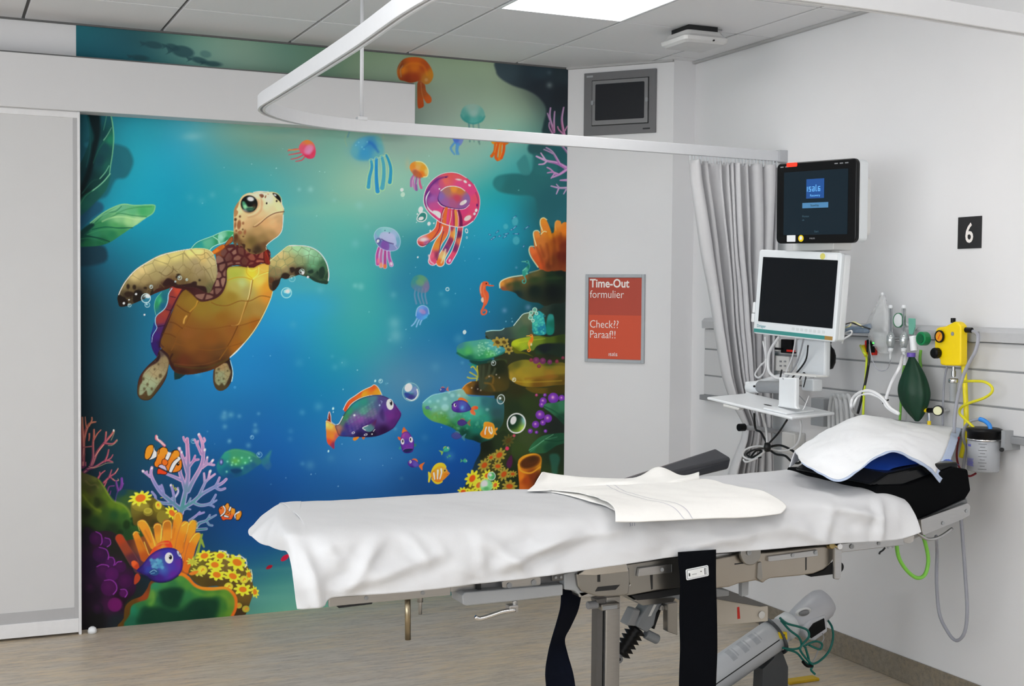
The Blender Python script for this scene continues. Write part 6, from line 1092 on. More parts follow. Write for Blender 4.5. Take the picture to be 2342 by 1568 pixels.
# ------------------------------------------------------------------ wall mural
GAINC=MURAL_GAIN
cv=Canvas(1008,1104,-.066,2.4139,0,H-.001)
paint_water(cv);paint_leaves(cv);paint_rest(cv);paint_turtle(cv)
lin=np.where(cv.col <= .04045,cv.col/12.92,((cv.col+.055)/1.055)**2.4)
lin=np.minimum(lin*GAINC,.92).astype(np.float32)
MU=bpy.data.materials.new('mural_print');MU.use_nodes=True
nt=MU.node_tree;pb=nt.nodes['Principled BSDF'];pb.inputs['Roughness'].default_value=.7;pb.inputs['Specular IOR Level'].default_value=.2
ca=nt.nodes.new('ShaderNodeVertexColor');ca.layer_name='ink';nt.links.new(ca.outputs[0],pb.inputs['Base Color'])
def print_mesh(name,cells,parent,label=None):
    j,i=cells;nx,nz=cv.nx,cv.nz
    q=np.stack([j*nx+i,j*nx+i+1,(j+1)*nx+i+1,(j+1)*nx+i],1);ids,inv=np.unique(q,return_inverse=True);inv=inv.reshape(-1)
    x0,x1,z0,z1=cv.b;co=np.empty((len(ids),3),np.float32)
    co[:,0]=x0+(ids % nx)*(x1-x0)/(nx-1);co[:,1]=-.0022;co[:,2]=z0+(ids//nx)*(z1-z0)/(nz-1)
    me=bpy.data.meshes.new(name);n=len(q)
    me.vertices.add(len(ids));me.vertices.foreach_set('co',co.ravel())
    me.loops.add(n*4);me.loops.foreach_set('vertex_index',inv.astype(np.int32))
    me.polygons.add(n);me.polygons.foreach_set('loop_start',np.arange(0,n*4,4,dtype=np.int32))
    me.update(calc_edges=True)
    at=me.color_attributes.new('ink','FLOAT_COLOR','POINT');c4=np.ones((len(ids),4),np.float32);c4[:,:3]=lin.reshape(-1,3)[ids]
    at.data.foreach_set('color',c4.ravel());me.materials.append(MU)
    o=bpy.data.objects.new(name,me);COL.objects.link(o);o.parent=parent
    if label: o['label']=label
    return o
mural=thing('wall_mural','large printed underwater mural of a sea turtle, jellyfish, fish and coral on the back wall','mural')
obj('backing_sheet',B().box((-.066,-.0016,0.0005),(2.4135,-.0004,H-.001)),WHITE,mural)
P=cv.pid[:-1,:-1].astype(int)
for k in [k for k,q in enumerate(cv.parts,1) if q[0] == 'painted_bubbles']:      # every bubble a part of its own
    todo=set(zip(*np.nonzero(P == k)))
    while todo:
        st=[todo.pop()];comp=[]
        while st:
            j,i=st.pop();comp.append((j,i))
            for q in ((j+1,i),(j-1,i),(j,i+1),(j,i-1)):
                if q in todo: todo.remove(q);st.append(q)
        if len(comp) >= 16: cv.parts.append(('painted_bubble',None));n_=len(cv.parts)
        else: n_=0
        for j,i in comp: P[j,i]=n_
jj,ii=np.nonzero(P == 0);print_mesh('painted_water',(jj,ii),mural,'blue green water background of the mural')
for k,(nm,lb) in enumerate(cv.parts,1):
    jj,ii=np.nonzero(P == k)
    if len(jj): print_mesh(nm,(jj,ii),mural,lb)
del cv.PX,cv.PY
# ------------------------------------------------------------------ operating table
YN=-2.80                                    # plane of the near side rails
TB=thing('operating_table','stainless steel operating table with side rails, standing across the bay','operating table')
def pp(pts,Y,d,m,nm,bev=.002,par=TB,lb=None,seg=2):
    """traced outline standing on the plane y=Y, thickness d towards the mural"""
    LAST[0]=fixn(obj(nm,B().prism([aY(x,y,Y) for x,y in pts],(0,d,0)),m,par,lb,bevel=bev,seg=seg,ang=25));return LAST[0]
LAST=[None]
def screw(x,y,Y,r=.006,par=None):
    par=par or LAST[0]
    p=aY(x,y,Y);d=Vector((0,.003,0))
    return obj('screw',B().lathe([(.0032,0),(r,0),(r,.002),(0,.0025),(0,-.001),(.0032,-.001)],Matrix.Translation(p)@Matrix.Rotation(math.pi/2,4,'X'),16).cyl(p-Vector((0,.0006,0)),p,.003,6),GREYM,par)
MAT=mat('mattress_black','#0a0a0c',.6)
obj('mattress',B().box((.36,-2.745,.815),(2.30,-2.265,.878)),MAT,TB,bevel=.02,seg=3)
obj('table_frame',B().box((.42,-2.74,.775),(2.28,-2.27,.813)),STEEL2,TB,bevel=.004)
obj('side_rail',B().box((.5,-2.225,.775),(2.2,-2.21,.80)),STEEL,TB,bevel=.002);obj('rail_spacer',B().box((1.0,-2.27,.78),(1.04,-2.225,.795)).box((1.7,-2.27,.78),(1.74,-2.225,.795)),STEEL,TB)
# leg section, near side
pp([(752,1366),(1031,1341),(1031,1361),(753,1388)],YN,.012,STEEL,'side_rail');screw(838,1367,YN);screw(967,1355,YN)
pp([(770,1386),(852,1378),(850,1381),(775,1390)],YN-.001,.004,DARK,'slot',0)
pp([(700,1352),(1095,1318),(1095,1340),(1000,1346),(745,1372)],YN+.03,.02,STEEL2,'leg_plate_edge')
pp([(1031,1340),(1096,1334),(1096,1347),(1031,1353)],YN+.02,.01,STEEL,'inner_rail')
pp([(1092,1318),(1290,1298),(1290,1335),(1092,1352)],YN+.025,.03,mat('leg_block','#88888a',.45,metal=.5),'leg_block')
pp([(1092,1334),(1100,1333),(1100,1349),(1092,1350)],YN+.006,.015,DARK,'gap_block',0)
q=[(1057,1362),(1064,1354),(1180,1345),(1288,1336),(1288,1361),(1180,1374),(1068,1385),(1059,1382)]
pp(q,YN-.012,.09,GREYM,'joint_cover',.004,lb='grey rounded cover of the leg joint')
pp([(1148,1330),(1157,1326),(1233,1318),(1237,1321),(1237,1336),(1231,1339),(1155,1347),(1149,1343)],YN,.01,STEEL,'joint_plate',.0015);screw(1165,1338,YN-.001,.008);screw(1221,1331,YN-.001,.008)
pp([(1262,1313),(1291,1310),(1292,1326),(1263,1329)],YN-.004,.012,mat('dark_steel','#6c6c6c',.4,metal=.7),'hinge_block');screw(1271,1320,YN-.005,.004);screw(1283,1319,YN-.005,.004)
# rods and lever
a=aY(932,1352,YN+.03);c=aY(933,1462,YN+.03);obj('locking_rod',B().cyl(a,c,.0085,20),mat('brassy_steel','#9c9078',.28,metal=1,stretch=(1,1,.1)),TB,smooth=True)
a=aY(961,1346,YN+.05);obj('locking_rod',B().cyl(a,aY(961,1404,YN+.05),.0055,14).cyl(a,aY(961,1376,YN+.05),.0085,14),STEEL,TB,smooth=True)
lv=obj('release_lever',B().tube([aY(1178,1394,YN-.012),aY(1150,1398,YN-.012),aY(1125,1406,YN-.012),aY(1098,1414,YN-.012),aY(1087,1410,YN-.012)],.0065,12,smooth=4),CHROME,TB,'polished release lever',smooth=True);obj('lever_pivot',B().box(tuple(aY(1165,1403,YN-.016)),tuple(aY(1186,1383,YN-.016)+Vector((0,.03,0)))).cyl(aY(1177,1385,YN),aY(1177,1372,YN),.008),STEEL,TB,bevel=.003)
# central cast body
pp([(1291,1312),(1325,1302),(1365,1298),(1365,1352),(1330,1366),(1316,1351),(1291,1348)],YN-.01,.10,GREYM,'joint_casting',.004)
pp([(1318,1312),(1366,1307),(1440,1298),(1441,1330),(1438,1358),(1426,1362),(1368,1364),(1330,1352),(1322,1340)],YN-.022,.10,STEEL2,'joint_casting',.004)
pp([(1336,1303),(1355,1297),(1432,1286),(1438,1306),(1362,1315),(1322,1314)],YN-.03,.08,CHROME,'polished_wedge',.002)
pp([(1368,1342),(1418,1337),(1408,1348),(1362,1352)],YN-.024,.004,DARK,'recess',0);pp([(1367,1314),(1373,1313),(1373,1330),(1367,1330)],YN-.0235,.003,DARK,'recess',0)
pp([(1322,1352),(1365,1350),(1365,1362),(1350,1366),(1325,1366)],YN-.01,.06,STEEL,'swivel_pin',.004)
pp([(1430,1290),(1500,1280),(1562,1273),(1562,1342),(1500,1350),(1434,1362),(1422,1352),(1441,1336)],YN-.005,.12,STEEL2,'main_casting',.003)
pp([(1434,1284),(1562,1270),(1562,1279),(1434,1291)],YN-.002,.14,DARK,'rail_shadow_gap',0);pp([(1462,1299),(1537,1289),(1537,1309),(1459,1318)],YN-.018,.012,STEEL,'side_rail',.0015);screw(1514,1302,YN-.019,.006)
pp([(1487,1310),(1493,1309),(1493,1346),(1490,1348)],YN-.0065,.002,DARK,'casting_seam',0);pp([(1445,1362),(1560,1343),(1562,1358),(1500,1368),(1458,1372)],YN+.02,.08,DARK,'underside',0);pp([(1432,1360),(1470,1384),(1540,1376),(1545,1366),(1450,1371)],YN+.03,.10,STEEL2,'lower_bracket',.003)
# right half casting
body=[(1625,1280),(1690,1266),(1760,1262),(1900,1246),(1910,1258),(1908,1276),(1898,1290),(1884,1302),(1862,1311),(1830,1316),(1762,1322),(1752,1327),(1745,1333),(1735,1326),(1712,1330),(1690,1334),(1668,1342),(1625,1346)]
pp(body,YN-.005,.13,mat('cast_warm','#a39c92',.32,metal=.92,var=.06,scale=10),'main_casting',.004)
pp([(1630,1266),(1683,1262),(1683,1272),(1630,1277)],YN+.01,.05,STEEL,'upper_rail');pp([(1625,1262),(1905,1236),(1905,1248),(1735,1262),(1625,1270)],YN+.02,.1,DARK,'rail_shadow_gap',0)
p=aY(1713,1263,YN-.014);obj('pivot_disc',B().lathe([(0,.012),(.036,.012),(.038,.009),(.038,0),(0,0)],Matrix.Translation(p)@Matrix.Rotation(math.pi/2,4,'X'),36),STEEL2,TB,'round pivot disc',bevel=.001);LAST[0]=COL.objects[-1];screw(1713,1263,YN-.027,.0085)
pp([(1757,1272),(1870,1257),(1871,1271),(1762,1284),(1757,1283)],YN-.014,.014,STEEL,'side_rail',.0015);screw(1813,1269,YN-.015);screw(1865,1263,YN-.015)
pp([(1734,1287),(1742,1284),(1745,1322),(1738,1328),(1732,1322)],YN-.012,.01,STEEL2,'rib',.002);pp([(1842,1274),(1845,1274),(1845,1302),(1842,1304)],YN-.0055,.001,DARK,'casting_seam',0);pp([(1680,1288),(1732,1282),(1733,1284),(1680,1291)],YN-.0055,.001,DARK,'casting_seam',0)
pp([(1697,1330),(1713,1328),(1712,1361),(1697,1364)],YN+.05,.02,GREYM,'lower_tab');pp([(1848,1316),(1884,1302),(1900,1286),(1915,1290),(1915,1312),(1856,1319)],YN+.03,.03,BLACK,'black_guard',.003);p=aY(1921,1297,YN+.02);obj('black_knob',B().cyl(p,p+Vector((0,.03,0)),.0175,24),BLACK,TB,bevel=.003)
pp([(1909,1246),(1926,1244),(1925,1318),(1920,1325),(1909,1324)],YN-.03,.012,STEEL,'clamp_bar',.003);p=aY(1916,1248,YN-.03);obj('clamp_bolt',B().cyl(p-Vector((0,.012,0)),p+Vector((0,.03,0)),.011,20),CHROME,TB,bevel=.002);obj('clamp_ring',B().cyl(aY(1896,1247,YN-.01),aY(1904,1247,YN-.03),.011,18),mat('brass_ring','#a89464',.35,metal=.9),TB,bevel=.002)
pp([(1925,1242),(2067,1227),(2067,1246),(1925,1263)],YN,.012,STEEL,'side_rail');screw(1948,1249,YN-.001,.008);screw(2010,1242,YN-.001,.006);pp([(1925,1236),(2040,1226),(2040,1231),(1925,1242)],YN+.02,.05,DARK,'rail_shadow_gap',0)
obj('small_hook',B().tube([aY(2024,1252,YN),aY(2019,1258,YN),aY(2013,1262,YN),aY(2011,1267,YN)],.003,8,smooth=3),DARK,TB,smooth=True);screw(2042,1250,YN+.004,.0045);screw(2031,1251,YN+.004,.0045)
pp([(2064,1231),(2092,1224),(2090,1238),(2080,1243),(2068,1240)],YN+.0,.03,mat('clear_corner','#d8d4d0',.2,alpha=.6),'end_cap',.003)
# head section
HR=[(2106,1188),(2213,1150),(2220,1156),(2218,1178),(2200,1188),(2112,1224),(2108,1214)]
pp(HR,YN+.005,.014,STEEL,'head_rail',.002,lb='tilted rail of the head section');screw(2157,1196,YN+.004,.006);screw(2211,1168,YN+.004,.006)
pp([(2102,1190),(2210,1140),(2213,1150),(2106,1192)],YN+.02,.50,mat('head_plate','#707274',.35,metal=.8),'head_plate',.001);obj('head_arc',B().tube([aY(2098,1218,YN+.02),aY(2120,1232,YN+.02),aY(2148,1228,YN+.02),aY(2178,1208,YN+.02)],.0055,10,smooth=5),STEEL,TB,smooth=True)
pp([(2060,1215),(2108,1190),(2108,1225),(2075,1240)],YN+.06,.38,STEEL2,'head_hinge',.003)
# posts
def post(x,y0,y1,Y,w,nm,m):
    a=aY(x,y0,Y);c=aY(x,y1,Y);return obj(nm,B().box((a.x-w/2,Y-w/2*.8,min(.1,c.z)),(a.x+w/2,Y+w/2*.8,a.z)),m,TB,bevel=.003)
post(1396,1360,1568,-2.66,.05,'support_post',STEEL)
pA=aY(1372,1372,-2.66);obj('post_side',B().box((pA.x-.012,-2.665,.1),(pA.x+.008,-2.63,pA.z)),mat('dark_steel','#6c6c6c',.4,metal=.7),TB)
pp([(1376,1382),(1418,1377),(1419,1391),(1377,1397)],-2.70,.07,STEEL2,'post_collar',.003);pp([(1379,1386),(1412,1382),(1412,1391),(1379,1395)],-2.703,.004,GREYM,'collar_plate',0);p=aY(1343,1384,-2.68);obj('collar_knob',B().cyl(p,p+Vector((.035,0,0)),.012,14),GREYP,TB,bevel=.002);pp([(1364,1370),(1388,1366),(1386,1382),(1366,1380)],-2.69,.04,mat('dark_steel','#6c6c6c',.4,metal=.7),'post_head',.002)
post(1600,1345,1568,-2.55,.09,'support_post',STEEL2)
obj('table_base',B().box((1.05,-2.72,.03),(2.2,-2.3,.10)),mat('base_cover','#8c8c8a',.4),TB,bevel=.02,seg=3)
for x in (1.12,2.13):
    for y in (-2.68,-2.34): obj('castor',B().cyl((x,y-.012,.03),(x,y+.012,.03),.03,18),BLACK,TB,bevel=.003)
pp([(1527,1380),(1550,1376),(1550,1452),(1527,1444)],-2.62,.03,STEEL2,'hanging_plate',.002)
pp([(1562,1352),(1640,1345),(1668,1350),(1668,1362),(1640,1365),(1560,1375)],-2.60,.12,GREYM,'cross_bracket',.003)
# actuator
t=thing('lifting_actuator','grey lifting motor with black bellows under the middle of the operating table','actuator');Y=-2.56
def ax_(x,y,d=0): return aY(x,y,Y)+Vector((0,d,0))
pp([(1484,1382),(1516,1379),(1502,1402),(1496,1430),(1480,1446),(1456,1432),(1464,1412)],Y-.03,.06,mat('motor_grey','#84888c',.45),'motor_housing',.005,t);pp([(1452,1392),(1466,1395),(1456,1432),(1433,1430)],Y-.02,.05,GREYM,'side_box',.005,t)
pp([(1496,1382),(1502,1382),(1489,1408),(1483,1409)],Y-.0315,.002,OFFW,'type_plate',0,t,'pale type plate')
obj('motor_cylinder',B().cyl(ax_(1476,1448),ax_(1504,1462),.016,20),mat('motor_grey','#84888c',.45),t,bevel=.004)
a=ax_(1458,1436);c=ax_(1418,1496);L_=(c-a).length;Mx_=Matrix.Translation(a)@(c-a).to_track_quat('Z','Y').to_matrix().to_4x4()
pr_=[];nb=6
for i in range(nb): z=L_*i/nb;w_=.022+.006*i/nb*0+.004;pr_ += [(.019,z),(.034,z+L_/nb*.5)]
obj('bellows',B().lathe([(0,0)]+pr_+[(.019,L_),(0,L_)],Mx_,24),VINYL,t,smooth=True)
obj('rod_end',B().cyl(c,c+(c-a).normalized()*.02,.009,14).cyl(ax_(1414,1506,-.008),ax_(1414,1506,.01),.013,18),GREYP,t);obj('rod_eye',B().cyl(ax_(1414,1506,-.009),ax_(1414,1506,-.0085),.005,12),DARK,t)
obj('power_cable',B().tube([ax_(1500,1440,.02),ax_(1512,1405,.02),ax_(1527,1378,.03)],.006,8,smooth=4),BCAB,t,smooth=True);obj('top_pivot',B().cyl(ax_(1500,1384,-.04),ax_(1500,1384,.05),.008,12),STEEL,t)
# control box under the table
t=thing('control_box','beige metal box with a red label hanging under the far side of the table','control box');Y=-2.45
pp([(1640,1362),(1664,1350),(1757,1386),(1757,1420),(1640,1431)],Y,.16,mat('beige_box','#cdc5b8',.5,var=.03),'box_body',.003,t);pp([(1640,1356),(1664,1349),(1758,1385),(1740,1387),(1640,1370)],Y-.012,.18,mat('dark_steel','#6c6c6c',.4,metal=.7),'box_lid',.002,t)
pp([(1686,1388),(1691,1387),(1693,1414),(1687,1415)],Y-.0012,.001,RED,'warning_label',0,t,'red warning label');p=aY(1741,1405,Y-.003);obj('round_cap',B().lathe([(0,.001),(.012,.001),(.013,.004),(.006,.005),(0,.004)],Matrix.Translation(p)@Matrix.Rotation(math.pi/2,4,'X'),20),OFFW,t);obj('mounting_strap',B().box(tuple(aY(1650,1360,Y)+Vector((0,.04,0))),tuple(aY(1668,1310,Y)+Vector((0,.08,0)))),STEEL2,t)
# ------------------------------------------------------------------ straps
def ribbon(name,rows,m,label,cat='strap',th=.004):
    """rows of (left px, right px, y, Yleft, Yright)"""
    R=[[aY(a,y,ya),aY((a+b)/2,y+dy,(ya+yb)/2),aY(b,y+dy*2,yb)] for a,b,y,dy,ya,yb in rows]
    G=loft(R,5,6);return tag(obj(name,B().grid(G),m,smooth=True,solid=th),label,cat)
s_=ribbon('restraint_strap',[(1551,1637,1262,-3,-2.875,-2.875),(1552,1637,1285,-3,-2.878,-2.878),(1556,1637,1330,-2,-2.875,-2.872),(1554,1639,1400,0,-2.86,-2.865),(1556,1640,1480,0,-2.862,-2.858),(1554,1638,1540,0,-2.865,-2.86),(1553,1636,1600,0,-2.86,-2.86),(1553,1636,1680,0,-2.86,-2.86),(1556,1640,1780,0,-2.86,-2.86)],BLACKF,'wide black strap with a white label hanging from the middle of the table')
lp=aY(1595,1309,-2.8815);Ml=Matrix.Translation(lp)@Matrix.Rotation(-.10,4,'Y');fixn(obj('strap_label',B().rrect(.079,.033,.0012,.005,Ml),WHITE,s_));fixn(obj('label_border',B().rrect(.072,.027,.0006,.003,Ml@Matrix.Translation((0,-.0008,0))),DARK,s_));fixn(obj('label_field',B().rrect(.070,.025,.0008,.003,Ml@Matrix.Translation((0,-.0013,0))),WHITE,s_));fixn(obj('label_field',B().rrect(.045,.022,.0008,.001,Ml@Matrix.Translation((-.004,-.002,.001))),mat('label_paper','#e2e4e4',.5),s_));obj('label_mark',B().box((-.031,-.0024,-.005),(-.027,-.0016,.004),Ml).box((.024,-.0024,-.010),(.026,-.0016,.010),Ml).box((.029,-.0024,-.010),(.030,-.0016,.010),Ml).box((.010,-.0032,.001),(.013,-.0024,.004),Ml).box((-.02,-.0032,-.002),(-.004,-.0024,-.0012),Ml),DARK,s_)
ribbon('restraint_strap',[(1283,1330,1338,3,-2.78,-2.76),(1284,1327,1362,4,-2.78,-2.74),(1282,1320,1390,4,-2.79,-2.72),(1273,1304,1425,4,-2.78,-2.70),(1264,1291,1455,3,-2.77,-2.71),(1254,1298,1492,2,-2.76,-2.75),(1247,1310,1535,0,-2.74,-2.78),(1250,1316,1575,0,-2.72,-2.79),(1256,1322,1640,0,-2.72,-2.79),(1262,1330,1760,0,-2.73,-2.78)],NAVY,'twisted dark navy strap hanging from the left joint of the table')
# ------------------------------------------------------------------ gas cylinder and its holder
Y=-2.12;A0=aY(1612,1562,Y);A1=aY(1776,1448,Y);dr=(A1-A0).normalized();Mc=Matrix.Translation(A0)@dr.to_track_quat('Z','Y').to_matrix().to_4x4();Lc=(A1-A0).length;rc=.062
t=thing('oxygen_cylinder','silver white gas cylinder lying tilted under the table, with a white valve head','gas cylinder')
CY=mat('cylinder_white','#c4c7cb',.3,metal=0,var=.02)
obj('cylinder_body',B().lathe([(0,-.02),(rc*.7,-.018),(rc,.01),(rc,Lc-.03),(rc*.95,Lc),(rc*.7,Lc+.035),(rc*.35,Lc+.055),(rc*.3,Lc+.08),(0,Lc+.08)],Mc,40),CY,t,smooth=True)
LBL=mat('cylinder_label','#aeb2b8',.45,var=.1,scale=90);
def on_cyl(a0,a1,z0,z1,m,nm,R_=None,n=8):
    R_=R_ or rc*1.004;v=[]
    for i in range(n+1):
        a=a0+(a1-a0)*i/n;v += [Mc@Vector((R_*math.cos(a),R_*math.sin(a),z0)),Mc@Vector((R_*math.cos(a),R_*math.sin(a),z1))]
    return fixn(obj(nm,B().add(v,[(2*i,2*i+2,2*i+3,2*i+1) for i in range(n)]),m,t))
# angle that faces the viewer
vc=Mc.inverted().to_3x3()@(Vector(CAM_P)-A0);fa=math.atan2(vc.y,vc.x)
sg=1 if (Mc.to_3x3()@Vector((math.cos(fa+.5),math.sin(fa+.5),0))).z > (Mc.to_3x3()@Vector((math.cos(fa-.5),math.sin(fa-.5),0))).z else -1
for i in range(3):
    on_cyl(fa+sg*.1,fa+sg*1.0,Lc*(.34+.16*i),Lc*(.34+.16*i)+.022,LBL,'cylinder_label');on_cyl(fa+sg*.2,fa+sg*.9,Lc*(.34+.16*i)+.028,Lc*(.34+.16*i)+.033,LBL,'print_line')
on_cyl(fa-sg*.45,fa-sg*.38,.01,Lc-.03,DARK,'dark_line')
neck=Mc@Vector((0,0,Lc+.05))
obj('cylinder_shoulder',B().lathe([(.03,Lc+.02),(.052,Lc+.035),(.05,Lc+.075),(.02,Lc+.1),(0,Lc+.1)],Mc,28),WHITE,t,smooth=True);p=aY(1791,1454,Y-.066)
fixn(obj('hazard_sticker',B().prism([aY(1784,1446,Y-.068),aY(1800,1445,Y-.068),aY(1801,1462,Y-.068),aY(1786,1460,Y-.068)],(0,.012,0)),YEL,t,'yellow hazard sticker'));fixn(obj('sticker_mark',B().prism([aY(1791,1449,Y-.0685),aY(1796,1451,Y-.0685),aY(1793,1456,Y-.0685)],(0,.002,0)),DARK,t))
# valve head
va=aY(1812,1434,Y);vb=aY(1888,1374,Y);vd=(vb-va).normalized();Lv=(vb-va).length;Mv=Matrix.Translation(va)@vd.to_track_quat('Z','Y').to_matrix().to_4x4()
VH=mat('valve_head_white','#c6c8ce',.35,var=.03);obj('valve_head',B().lathe([(0,-.012),(.03,-.01),(.045,.0),(.052,.03),(.058,.07),(.062,Lv*.7),(.060,Lv*.9),(.05,Lv+.004),(.03,Lv+.014),(0,Lv+.017)],Mv,36),VH,t,'white plastic valve head',smooth=True)
pp([(1836,1440),(1856,1418),(1890,1404),(1894,1444),(1864,1466),(1848,1462)],Y-.066,.07,VH,'window_housing',.008,t)
p=aY(1836,1397,Y-.066);obj('control_dial',B().lathe([(0,.0),(.034,0),(.036,.004),(.030,.010),(.026,.008),(0,.010)],Matrix.Translation(p)@Matrix.Rotation(math.pi/2,4,'X')@Matrix.Rotation(.5,4,'X'),28,sx=1.0,sy=.6),WHITE,t,smooth=True);obj('dial_centre',B().lathe([(0,.009),(.024,.009),(.022,.013),(0,.014)],Matrix.Translation(p)@Matrix.Rotation(math.pi/2,4,'X')@Matrix.Rotation(.5,4,'X'),28,sx=1,sy=.6),GREYP,t,smooth=True)
pp([(1851,1438),(1861,1425),(1886,1413),(1889,1438),(1856,1460),(1850,1452)],Y-.070,.006,BLACK,'gauge_window',.004,t,'black gauge window');obj('valve_stem',B().cyl(Mc@Vector((0,0,Lc+.06)),aY(1832,1425,Y),.018,16),CHROME,t)
# holder
t=thing('cylinder_holder','dark grey metal stand holding the gas cylinder, with a ring around its neck','cylinder stand');HG=mat('holder_grey','#55585c',.45,metal=.4)
Mr=Matrix.Translation(A0+dr*(Lc-.015))@dr.to_track_quat('Z','Y').to_matrix().to_4x4();obj('ring_plate',B().lathe([(rc*1.03,-.004),(rc*1.26,-.004),(rc*1.26,.004),(rc*1.03,.004)],Mr,40),HG,t,smooth=False)
a=aY(1782,1480,Y-.03);b_=B().prism([aY(1782,1475,Y-.03),aY(1790,1490,Y-.03),aY(1803,1525,Y-.03),(aY(1803,1525,Y-.03).x,Y-.03,.006),(aY(1742,1530,Y-.03).x,Y-.03,.006),aY(1745,1530,Y-.03),aY(1770,1505,Y-.03)],(0,.06,0));fixn(obj('upright_plate',b_,HG,t,bevel=.002));obj('foot_plate',B().box((a.x-.2,Y-.10,.0),(a.x+.12,Y+.1,.008)),HG,t,bevel=.002);obj('cross_foot',B().box((a.x-.42,Y-.06,.0),(a.x-.2,Y+.06,.006)),HG,t)
fp=aY(1700,1500,Y);obj('rear_upright',B().box((A0.x-.06+.04,Y-.02,.006),(A0.x-.03+.04,Y+.02,max(.02,A0.z-rc*1.0))),HG,t)
tr=tag(obj('floor_marker',B().box(tuple(aZ(1806,1566,0)),tuple(aZ(1858,1549,0)+Vector((0,.0,.012)))),mat('yellow_marker','#c8a41c',.6,var=.1),bevel=.003),'dull yellow block on the floor at the bottom edge, right of the cylinder stand','floor block')
def tcable(pts,r,m,label,Y0=-2.2,cat='tube'): return tag(obj('tube',B().tube([aY(q[0],q[1],q[2] if len(q) > 2 else Y0) for q in pts],r,8,smooth=7),m,smooth=True),label,cat)
tcable([(1783,1412,-2.2),(1800,1425),(1825,1432),(1846,1440),(1850,1455),(1838,1470),(1830,1484),(1842,1503),(1858,1520),(1855,1531),(1864,1541)],.0045,TEALT,'teal tubing draped over the valve head and hanging down its front',Y0=-2.21)
tcable([(1892,1416,-2.12),(1903,1434),(1905,1460),(1896,1488),(1878,1508),(1860,1517),(1846,1508)],.0045,TEALT,'teal tube looping right of the valve head',Y0=-2.17)
tcable([(1786,1418,-2.2),(1806,1440),(1828,1458),(1832,1478),(1814,1484),(1790,1481)],.0045,TEALT,'teal tube wrapped around the cylinder shoulder',Y0=-2.205)
tcable([(1800,1485,-2.2),(1822,1492),(1838,1510),(1852,1522)],.0042,TEALT,'teal tube slanting down to the black clip',Y0=-2.2)
tcable([(1838,1478,-2.2),(1852,1470),(1868,1466),(1880,1472),(1876,1484),(1862,1480),(1850,1474)],.0042,TEALT,'small coil of teal tube under the gauge window',Y0=-2.2)
tcable([(1842,1480,-2.2),(1848,1500),(1852,1518)],.0048,TEALT,'short straight teal tube in the middle of the coil',Y0=-2.2)
tcable([(1881,1448,-2.2),(1884,1460),(1876,1474),(1866,1500),(1858,1514)],.0022,GCAB,'thin grey cord hanging from the gauge window',Y0=-2.19,cat='cord')
tag(obj('tube_clip',B().tube([aY(1836,1512,-2.21),aY(1846,1522,-2.21),aY(1858,1522,-2.21)],.006,8,smooth=3),BLACK),'black clip holding the teal tubes together','clip')
# ------------------------------------------------------------------ green tube below the head end
tcable([(2050,1240,-2.72),(2056,1275),(2075,1305),(2098,1321),(2116,1312),(2123,1280),(2117,1245),(2108,1218),(2098,1205,-2.7)],.0068,GRNT,'bright green tube hanging in a U below the head end of the bed',Y0=-2.72)
# ------------------------------------------------------------------ cushions
obj('head_cushion',fixn(obj('head_block',B().prism([aY(x,y,-2.775) for x,y in [(1996,1150),(2099,1189),(2209,1140),(2221,1121),(2214,1073),(2185,1068),(2075,1108),(2010,1110)]],(0,.50,0)),mat('black_foam','#040507',.8,spec=.1),TB,'thick black foam block of the head section',bevel=.006)) and B().prism([aY(x,y,-2.76) for x,y in [(1990,1108),(2030,1122),(2076,1138),(2102,1134),(2192,1080),(2194,1056),(2120,1062),(2030,1082)]],(0,.42,0)),mat('gloss_vinyl','#05070a',.25,var=.1,coat=.15,spec=.3),TB,'glossy black vinyl head cushion',bevel=.010,seg=3)
pb2=aY(2030,1068,-2.62);P_=[(-.20,.0),(-.16,.035),(-.06,.062),(.06,.062),(.15,.04),(.2,.0)]
rows=[]
for j in range(9):
    v_=-1+2*j/8;k_=math.sqrt(max(0,1-v_**2*.92));rows.append([(pb2.x+.075+x*(.75+.25*k_),-2.50+v_*.225,pb2.z+.005+z*k_+.0) for x,z in P_])
lower=[[(x,y,pb2.z-.018+.2*(pb2.z-z)) for x,y,z in r] for r in rows]
G1=loft(rows,4,3);G2=loft(lower,4,3);bq=B().grid(G1).grid([r[::-1] for r in G2]);obq=fixn(obj('head_pillow',bq,mat('blue_pillow','#1f55c8',.4,var=.08,scale=12,coat=.2),smooth=True));tag(obq,'blue head pillow showing below the white pad','pillow')
# armboard
F=[aY(1392,1108,-2.30),aY(1674,1046,-2.10),aY(1667,1074,-2.10),aY(1420,1132,-2.30)];K=[aY(1375,1110,-2.20),aY(1636,1023,-2.0),aY(1630,1052,-2.0),aY(1400,1130,-2.20)]
ab=thing('armboard','black padded arm support sticking out behind the towel','armboard')
fixn(obj('cushion',B().hexa([F[3],F[2],K[2],K[3],F[0],F[1],K[1],K[0]]),mat('arm_vinyl','#34353a',.4,var=.15,scale=10,spec=.45),ab,bevel=.012,seg=4));q0=F[3]*.5+K[3]*.5;obj('bracket',B().box((q0.x+.02,-2.262,.79),(q0.x+.10,-2.20,q0.z+.015)),STEEL,ab)
